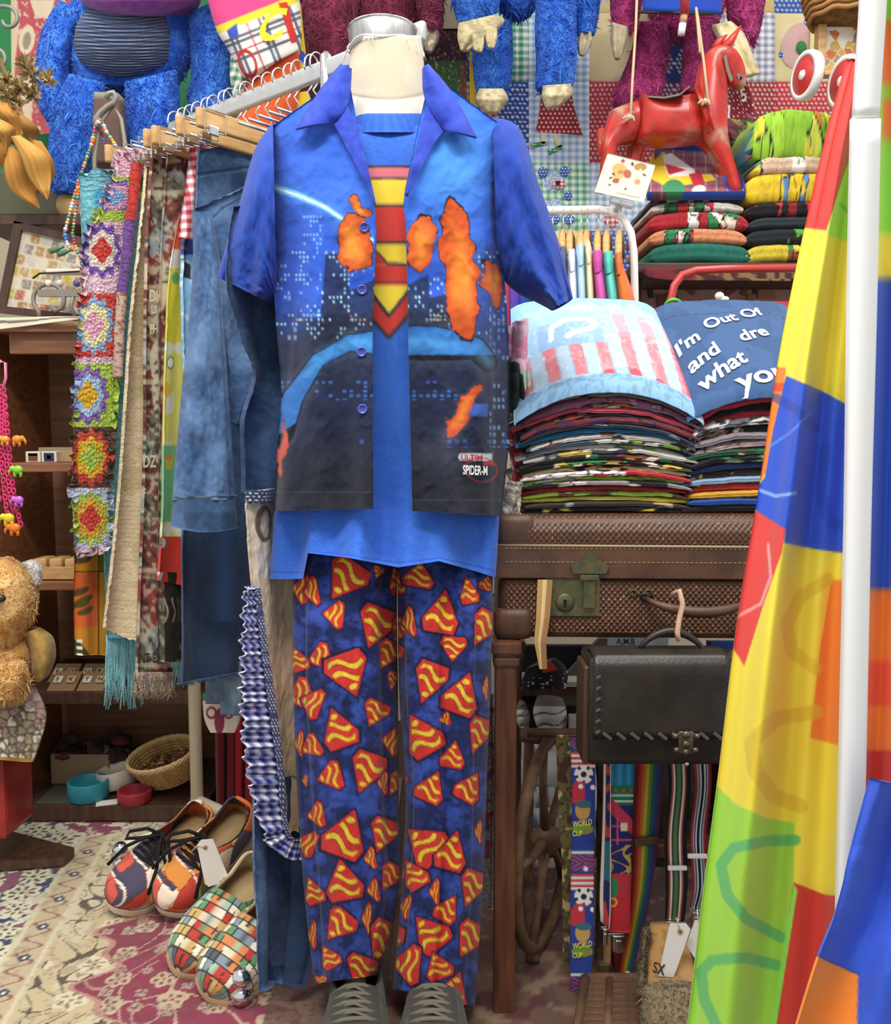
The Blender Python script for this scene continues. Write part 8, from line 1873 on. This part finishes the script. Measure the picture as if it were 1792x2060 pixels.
def bead_line(P, Y, step):
    P = np.array(P, float); d = np.r_[0, np.cumsum(np.hypot(*np.diff(P, axis=0).T))]
    for k, s in enumerate(np.arange(0, d[-1], step)):
        x = np.interp(s, d, P[:, 0]); y = np.interp(s, d, P[:, 1]); c_ = rng.choice(BC)
        if c_ not in beadme:
            b = MB(); b.ball((0, 0, 0), .0044, None, 8, 6); o = b.build('bead', mat('glass_' + c_, c_, .12), nk, True); beadme[c_] = o.data
        else:
            o = bpy.data.objects.new('bead', beadme[c_]); COL.objects.link(o); o.parent = nk
        p = at(x, y, Y); CENTER[o] = p; o.location = p; s_ = rng.uniform(.75, 1.35); o.scale = (s_, s_, s_)
bead_line([(192, 252), (186, 285), (172, 325), (160, 360), (150, 395), (139, 435), (130, 468), (136, 492), (146, 505)], 2.157, 6.6)
bead_line([(158, 365), (156, 400), (150, 440), (146, 470), (150, 490), (158, 512), (166, 528)], 2.15, 6.6); bead_line([(192, 252), (192, 240), (196, 236), (206, 248), (214, 265), (226, 282), (236, 300)], 2.16, 6.6); bead_line([(200, 256), (208, 280), (212, 300)], 2.18, 6.6)
for (x, y) in ((112, 502), (128, 508)): MB().tube([at(x - 12, y + 4, 2.08), at(x, y, 2.08), at(x + 8, y - 3, 2.08), at(x + 16, y - 6, 2.08)], [.0065, .0065, .004, .003], 10).build('bottle_charm', mat('bottle_glass', '#6a9a78', .1, trans=.4), nk, True)
MB().ball(at(198, 248, 2.15), .009).build('clasp', M_CHROME, nk, True)

# stamp picture frame
fr_ = thing('stamp_picture', 'brown wooden frame of postage stamps leaning on the cabinet top', 'picture frame')
O = [(28, 444), (212, 488), (186, 648), (-8, 628)]; I = [(42, 462), (198, 500), (176, 634), (10, 616)]
for k in range(4):
    a, b_, c_, d_ = O[k], O[(k + 1) % 4], I[(k + 1) % 4], I[k]
    MB().prism([at(x, y, 2.30) for x, y in (a, b_, c_, d_)], (0, .02, 0)).build('frame_side', M_DARKWOOD, fr_)
def stamps(px, py, U, T):
    q = U * 7.4; r = T * 6.6; i = np.floor(q + (np.floor(r) % 2) * .4); j = np.floor(r); fu = q + (j % 2) * .4 - i; fv = r - j; h = vnoise(i * 3.3 + .5, j * 4.1 + .5, 3)
    c = base(px, '#d9cdb0'); z = (fu > .08) & (fu < .92) & (fv > .08) & (fv < .92)
    for k, cc_ in enumerate(('#a88258', '#c09a68', '#8f8a7c', '#b88a5a', '#c8bfae', '#b86a50', '#c8b04a')): paint(c, z & (h > .15 + k * .1) & (h <= .25 + k * .1), cc_)
    paint(c, z & (fbm(px / 4, py / 4, 3) > .58), '#e6dcc4', .6); return c
psheet('stamp_sheet', [I[0], I[3]], [I[1], I[2]], 2.31, stamps, parent=fr_, nu=70, nv=70, thick=.003, kind='paper')
ms = thing('iron_candle_cart', 'miniature iron scroll stand with a white roofed cart by the stamp frame', 'ornament')
MB().tube([at(80, 645, 2.24)] + [at(98 + 31 * math.cos(t), 602 + 31 * math.sin(t), 2.24) for t in np.linspace(2.3, 6.9, 20)] + [at(112, 626, 2.24), at(100, 616, 2.24)], .0058, 8).build('scroll', M_GREYMETAL, ms, True)
MB().tube([at(148, 596, 2.24), at(142, 616, 2.24), at(152, 640, 2.24)], .005, 8).build('scroll', M_GREYMETAL, ms, True)
pbox(MB(), 75, 582, 185, 596, 2.235, .01).build('bar', M_GREYMETAL, ms); pbox(MB(), 92, 540, 165, 550, 2.24, .03, bev=.002).build('roof', paintm('#e4ddcc', .6), ms)
MB().tube([at(66, 560, 2.24), at(80, 550, 2.24), at(165, 546, 2.24)], .0025, 6).build('wire', M_DARKMETAL, ms, True)
for (x, c_) in ((98, '#e8dcc8'), (120, '#d8c8b4'), (154, '#5a5a8a')): MB().ball(at(x, 570, 2.24), .009).build('wheel_bead', paintm(c_, .4), ms, True)
o = psheet('striped_runner', [(-40, 640), (-40, 668)], [(168, 636), (162, 642)], 2.095, lambda px, py, U, T: paint(paint(base(px, '#e8e2c4'), np.abs(T - .35 - .1 * np.sin(px / 30)) < .13, '#8a7a6a'), T > .86, '#f0ecd0'), nu=50, nv=16, fold=lambda U, T: .008 * np.sin(U * 9), thick=.003); tag(o, 'cream and brown striped cloth over the front edge of the cabinet top', 'cloth')
b = MB(); pbox(b, -60, 345, 150, 432, 2.42, .12, bev=.004); o = b.build('storage_box', paintm('#5a5a40', .7)); tag(o, 'olive storage box on the wall shelf under the husk leaves', 'box')
ptube('foot', [(120, 390), (112, 412), (120, 431)], [(150, 390), (175, 405), (172, 431)], 2.36, [.03, .04, .035], '#c49a62', nf=16, nb=12, nv=14, cap=(True, True), kind='satin', parent=pA)

# pink chain with elephants
pk_ = thing('pink_charm_chain', 'bright pink plastic chain necklace with elephant charms in front of the cabinet', 'necklace')
CYY = 1.80; M_PINK = mat('pink_plastic', '#ec2f70', .2)
MB().tube([at(x, y, CYY) for x, y in ((-12, 740), (2, 726), (11, 730), (12, 760), (5, 785))], .003, 8).build('cord', mat('pink_cord', '#ec7a98', .4), pk_, True)
lm = None
def chain(P):
    global lm
    P = np.array(P, float); d = np.r_[0, np.cumsum(np.hypot(*np.diff(P, axis=0).T))]
    for k, s in enumerate(np.arange(0, d[-1], 8.5)):
        p = at(np.interp(s, d, P[:, 0]), np.interp(s, d, P[:, 1]), CYY + (k % 2) * .004)
        if lm is None:
            o = MB().tube([(.0036 * math.cos(t), 0, .0056 * math.sin(t)) for t in np.linspace(0, 2 * math.pi, 12, endpoint=False)], .0017, 6, closed=True).build('link', M_PINK, pk_, True); lm = o.data
        else: o = bpy.data.objects.new('link', lm); COL.objects.link(o); o.parent = pk_
        CENTER[o] = p; o.location = p; o.rotation_euler = (0, .2 * math.sin(k * 2.1), (k % 2) * 1.3)
chain([(8, 785), (14, 850), (20, 920), (28, 990), (38, 1040), (42, 1055)]); chain([(3, 780), (4, 850), (2, 920), (8, 980), (14, 1030), (26, 1050)]); chain([(-6, 800), (-4, 880), (-8, 960), (0, 1010)]); chain([(10, 800), (8, 870), (14, 940), (20, 1000), (30, 1035)])
def eleph(x, y, c_, s=1.0, flip=1):
    c0 = at(x, y, CYY - .012); b = MB(); b.ball(c0, (.010 * s, .006 * s, .0085 * s)); b.ball(c0 + Vector((flip * .010 * s, 0, .002 * s)), (.006 * s, .005 * s, .006 * s))
    for dx in (-.006, .005): b.tube([c0 + Vector((dx * s, 0, -.003)), c0 + Vector((dx * s, 0, -.014 * s))], .003 * s, 8)
    b.tube([c0 + Vector((flip * .013 * s, 0, .002)), c0 + Vector((flip * .017 * s, 0, -.004 * s)), c0 + Vector((flip * .017 * s, 0, -.010 * s))], [.003 * s, .0024 * s, .0018 * s], 8)
    b.build('elephant_charm', mat('charm_' + c_, c_, .25), pk_, True)
for a_ in ((34, 884, '#f28a24', 1.0, 1), (10, 884, '#f2a02a', .9, -1), (36, 945, '#8fd42a', 1.05, -1), (38, 1006, '#c860cf', 1.0, -1), (18, 1042, '#f4d020', 1.15, -1), (30, 1062, '#f47a20', 1.15, -1)): eleph(*a_)

# teddy bear on a floral cloth
tb_ = thing('teddy_bear', 'golden long-haired teddy bear with white ear sitting on the floral cloth', 'plush toy')
TB1, TB2 = '#d99f50', '#f2cd88'; TY_ = 1.86
def bp_(nm, L, R, Y, b, n, s): o = ptube(nm, L, R, Y, b, lambda px, py, U, T: paint(base(px, TB1), fbm(px / 12, py / 12, s) > .5, TB2, .7), parent=tb_, nf=24, nb=16, nv=36, cap=(True, True), kind='fur'); fur_on(o, n, .024, TB1, TB2, o, seed=s, width=.0014); return o
bp_('head', [(-110, 1140), (-130, 1210), (-100, 1280), (-60, 1305)], [(20, 1124), (62, 1165), (66, 1230), (36, 1300)], TY_, [.05, .09, .09, .05], 5200, 3)
bp_('trunk', [(-130, 1290), (-140, 1340), (-120, 1410)], [(48, 1270), (66, 1320), (52, 1385)], TY_ + .03, [.06, .09, .08], 4000, 4)
bp_('leg', [(-40, 1340), (-30, 1380), (-30, 1405)], [(44, 1335), (52, 1370), (46, 1404)], TY_ - .09, [.04, .05, .04], 2600, 6)
ptube('arm_pad', [(46, 1275), (60, 1310), (64, 1355), (76, 1374)], [(74, 1264), (100, 1285), (106, 1325), (92, 1362)], TY_ + .01, [.03, .045, .045, .03], lambda px, py, U, T: paint(base(px, '#b08a3a'), fbm(px / 9, py / 9, 3) > .5, '#c29a48'), parent=tb_, nf=24, nb=14, nv=24, cap=(True, True), kind='fur')
er = ptube('ear', [(44, 1134), (48, 1160), (64, 1184)], [(62, 1128), (80, 1140), (80, 1172)], TY_ + .02, [.015, .02, .015], '#e8e4dc', parent=tb_, nf=18, nb=12, nv=18, cap=(True, True), kind='fur'); fur_on(er, 500, .014, '#e8e4dc', '#d8d4cc', er, seed=8, width=.0012)
MB().ball(at(0, 1204, TY_ - .10), (.012, .008, .009)).build('nose', paintm('#3a2a20', .3), tb_, True)
def flo(px, py, U, T):
    c = base(px, '#6a5a40'); i_, b = cell(px / 17, py / 17, 3); paint(c, b > .16, '#a89a7c'); paint(c, (b > .2) & (i_ > .55), '#dcd4c0'); paint(c, (b > .22) & (i_ < .22), '#b58a90'); paint(c, fbm(px / 5, py / 5, 4) > .6, '#4a4430', .5); paint(c, ell(px, py, 75, 1402, 26, 24) < 1, '#a07f80', .6); paint(c, T > .95, '#b0843c'); return c
o = psheet('floral_cloth', [(-120, 1392), (-120, 1460), (-120, 1520)], [(70, 1378), (94, 1440), (68, 1532)], lambda px, py, U, T: 1.80 + .10 * (1 - T) ** 2 + 0 * px, flo, nu=80, nv=80, fold=lambda U, T: .012 * np.sin(U * 12) * T, thick=.004); tag(o, 'beige floral tapestry cloth under the golden teddy bear', 'cloth')
b = MB(); pbox(b, -200, 1440, 14, 1690, 1.84, .13, bev=.01); o = b.build('red_satin_box', mat('red_satin', '#b5281e', .3, c2='#7e1712', vscale=9)); tag(o, 'red satin covered box under the floral cloth and bear', 'box')
b = MB(); pp = [on_floor(x, y, .012) for x, y in ((-60, 1694), (30, 1690), (150, 1722), (128, 1742), (0, 1752), (-60, 1752))]; b.prism(pp, (0, 0, .02)); o = b.build('wooden_plinth', M_DARKWOOD); tag(o, 'low dark wooden plinth lying on the rug below the red box', 'plinth')

# shelf goods
def goods(nm, lb, cat, x, w, d, h, sz, Y, c_, grp=None, pic=None):
    X = xat(x, Y); o = MB().box((X, Y, sz + h / 2 + .0005), (w, d, h), bev=.0015).build(nm, paintm(c_, .7)); tag(o, lb, cat, grp)
    if pic:
        for (dx, dz, ww, hh, pc) in pic: MB().box((X + dx, Y - d / 2 - .0008, sz + h / 2 + dz), (ww, .001, hh), bev=0).build('picture', paintm(pc, .8), o)
    return o
z = SZ[0]
goods('match_box', 'small white box with red and yellow picture on the cabinet shelf', 'box', 74, .036, .05, .026, z, 2.18, '#dcd2b8', None, [(0, 0, .022, .018, '#7a4434'), (0, .006, .022, .006, '#e0b83a')]); goods('match_box', 'small white box with dark picture and white heart shape on the shelf', 'box', 106, .036, .05, .026, z, 2.18, '#dcd4c4', None, [(0, 0, .024, .020, '#3a2f50'), (0, 0, .009, .009, '#eae6ec')])
goods('tan_box', 'plain tan box beside the two small picture boxes', 'box', 138, .05, .06, .028, z, 2.21, '#b89868'); goods('grey_box', 'flat grey-beige box behind the picture boxes', 'box', 118, .09, .04, .034, z, 2.3, '#bdb093')
z = SZ[1]; tr = thing('wooden_tray', 'pale wooden tray holding rubber stamp blocks on the cabinet shelf', 'tray')
X0 = xat(130, 2.2); MB().box((X0, 2.2, z + .006), (.17, .10, .008)).build('tray_base', M_PALEWOOD, tr); MB().box((X0, 2.148, z + .018), (.17, .008, .030), bev=.001).build('tray_front', M_PALEWOOD, tr); MB().box((X0, 2.252, z + .018), (.17, .008, .030), bev=.001).build('tray_back', M_PALEWOOD, tr)
for k in range(4):
    o = MB().box((X0 - .058 + k * .038, 2.195, z + .031), (.031, .06, .040), bev=.004).build('stamp_block', M_PALEWOOD, None, True); tag(o, 'wooden stamp block in the pale tray, %s counted from the bear' % ORD[k], 'stamp', 'stamp blocks in the tray')
z = SZ[2]
for r_, (y_, ww) in enumerate(((2.165, .105), (2.24, .105))):
    for c2_, x in enumerate((112, 172)):
        X = xat(x, y_) ; nmv = ('front', 'back')[r_] + (' bear-side', ' fringe-side')[c2_]
        rt = thing('letter_rack', '%s wooden letter tile rack on the lower cabinet shelf' % nmv, 'tile rack', 'letter tile racks')
        MB().prism([(X - .033, y_ - .03, z + .001), (X - .033, y_ + .03, z + .001), (X - .033, y_ + .03, z + .034)], (.066, 0, 0)).build('rack_block', mat('rack_wood', '#86643e', .6), rt)
        for k in range(2):
            xx = X - .016 + k * .032; s = ('SKTN', 'EOUR')[r_][c2_ * 2 + k]; rot = Matrix.Rotation(math.radians(29), 3, 'X'); cen = Vector((xx, y_ + .0, z + .021))
            t = MB().box(cen, (.020, .022, .005), rot, bev=.001).build('letter_tile', paintm(('#c8bfa8', '#b59a78')[k], .7), rt)
            V, F = glyphs(s, True); P = [cen + rot @ Vector((v[0] * .017 - .006, v[1] * .017 - .006, .0032)) for v in V]; me = bpy.data.meshes.new('letter'); me.from_pydata([tuple(p) for p in P], [], F); link_mesh('letter', me, paintm('#3a2a24', .8), t, False)
o = ptube('lime_pouch', [(194, 1372), (192, 1390)], [(214, 1372), (216, 1390)], 2.18, [.012, .015], '#b8bf2a', nf=12, nb=8, nv=6, cap=(True, True)); tag(o, 'small lime green pouch at the end of the letter racks', 'pouch')
z = SZ[3]
def tin(nm, lb, x, r, h, Y, c_, tilt=0, top='#000000'):
    rot = Matrix.Rotation(math.radians(tilt), 3, 'Y'); X = xat(x, Y); rt = thing(nm, lb, 'tin'); lift = abs(math.sin(math.radians(tilt))) * r
    MB().lathe((X, Y, z + .001 + lift), [(r * .94, 0), (r, .003), (r, h - .003), (r * .95, h), (r * .86, h - .002), (r * .84, h - .012)], 28, rot=rot).build('bowl', paintm(c_, .5), rt, True); return rt
tin('teal_tin', 'round teal tin on the bottom shelf in front of the carton', 152, .050, .046, 2.18, '#1f8f9e'); tin('white_tin', 'round white tin leaning beside the wicker basket', 216, .050, .046, 2.24, '#d2c8b4', -10); tin('red_tin', 'low red tin under the white tin', 248, .042, .030, 2.16, '#a3202c')
ct = thing('paper_carton', 'open beige carton of dark odds and ends on the bottom shelf', 'box'); X0 = xat(150, 2.31)
for (dx, dy, sx, sy) in ((0, -.05, .15, .004), (0, .05, .15, .004), (-.075, 0, .004, .10), (.075, 0, .004, .10)): MB().box((X0 + dx, 2.32 + dy, z + .040), (sx, sy, .078)).build('carton_side', paintm('#8f7c5c', .8), ct)
b = MB()
for k in range(26): b.ball((X0 + rng.uniform(-.06, .10), 2.32 + rng.uniform(-.04, .05), z + .055 + rng.uniform(0, .055)), (rng.uniform(.012, .028), .02, rng.uniform(.010, .022)), rng.choice(['#3a2a24', '#4a3028', '#6a2a2c', '#2a221e', '#9a8a70']), 8, 6)
b.build('contents', None, ct, True, vc='cloth')['kind'] = 'stuff'
o = MB().box((xat(188, 2.14), 2.145, z + .0015), (.05, .03, .002), Matrix.Rotation(.3, 3, 'Z')).build('paper_slip', paintm('#e6e2d6', .8)); tag(o, 'white paper slip on the front edge of the bottom shelf', 'paper')
o = MB().box((xat(120, 2.18), 2.2, z + .001), (.16, .12, .002)).build('grey_sheet', paintm('#5a564a', .8)); tag(o, 'grey card sheet under the teal tin', 'card')
bk_ = thing('wicker_basket', 'oval wicker basket of dried petals leaning on the bottom shelf', 'basket'); X0 = xat(322, 2.21); rotb = Matrix.Rotation(math.radians(-14), 3, 'Y') @ Matrix.Rotation(math.radians(22), 3, 'X')
def bpt(r, t, zz): return Vector((X0, 2.23, z + .040)) + rotb @ Vector((r * .088 * math.cos(t), r * .060 * math.sin(t), zz))
M_WK = mat('wicker', '#c79a58', .7, c2='#a5763c', vscale=60)
for k in range(8): MB().tube([bpt(.78 + .03 * k + .012 * math.sin(24 * t + k * math.pi), t, .002 + k * .0085) for t in np.linspace(0, 2 * math.pi, 96, endpoint=False)], .0050, 6, closed=True).build('wicker_row', M_WK, bk_, True)
for k in range(3): MB().tube([bpt(1.02 + .02 * math.cos(10 * t + k * 2.1), t, .072 + .004 * math.sin(10 * t + k * 2.1)) for t in np.linspace(0, 2 * math.pi, 90, endpoint=False)], .0042, 6, closed=True).build('rim_braid', mat('pale_wicker', '#e0bd82', .7), bk_, True)
MB().add([bpt(.8, t, .004) for t in np.linspace(0, 2 * math.pi, 30, endpoint=False)], [tuple(range(30))]).build('basket_floor', M_WK, bk_)
b = MB()
for k in range(150):
    t = rng.uniform(0, 6.28); r = math.sqrt(rng.random()) * .82; b.ball(bpt(r, t, .030 + rng.uniform(0, .012)), (rng.uniform(.004, .009), .005, .004), rng.choice(['#a8743a', '#c08a4a', '#8a5a34', '#d8b078', '#b04a30', '#6a5a3a']), 6, 4)
b.build('petals', None, bk_, True, vc='cloth')['kind'] = 'stuff'
settle_roots()
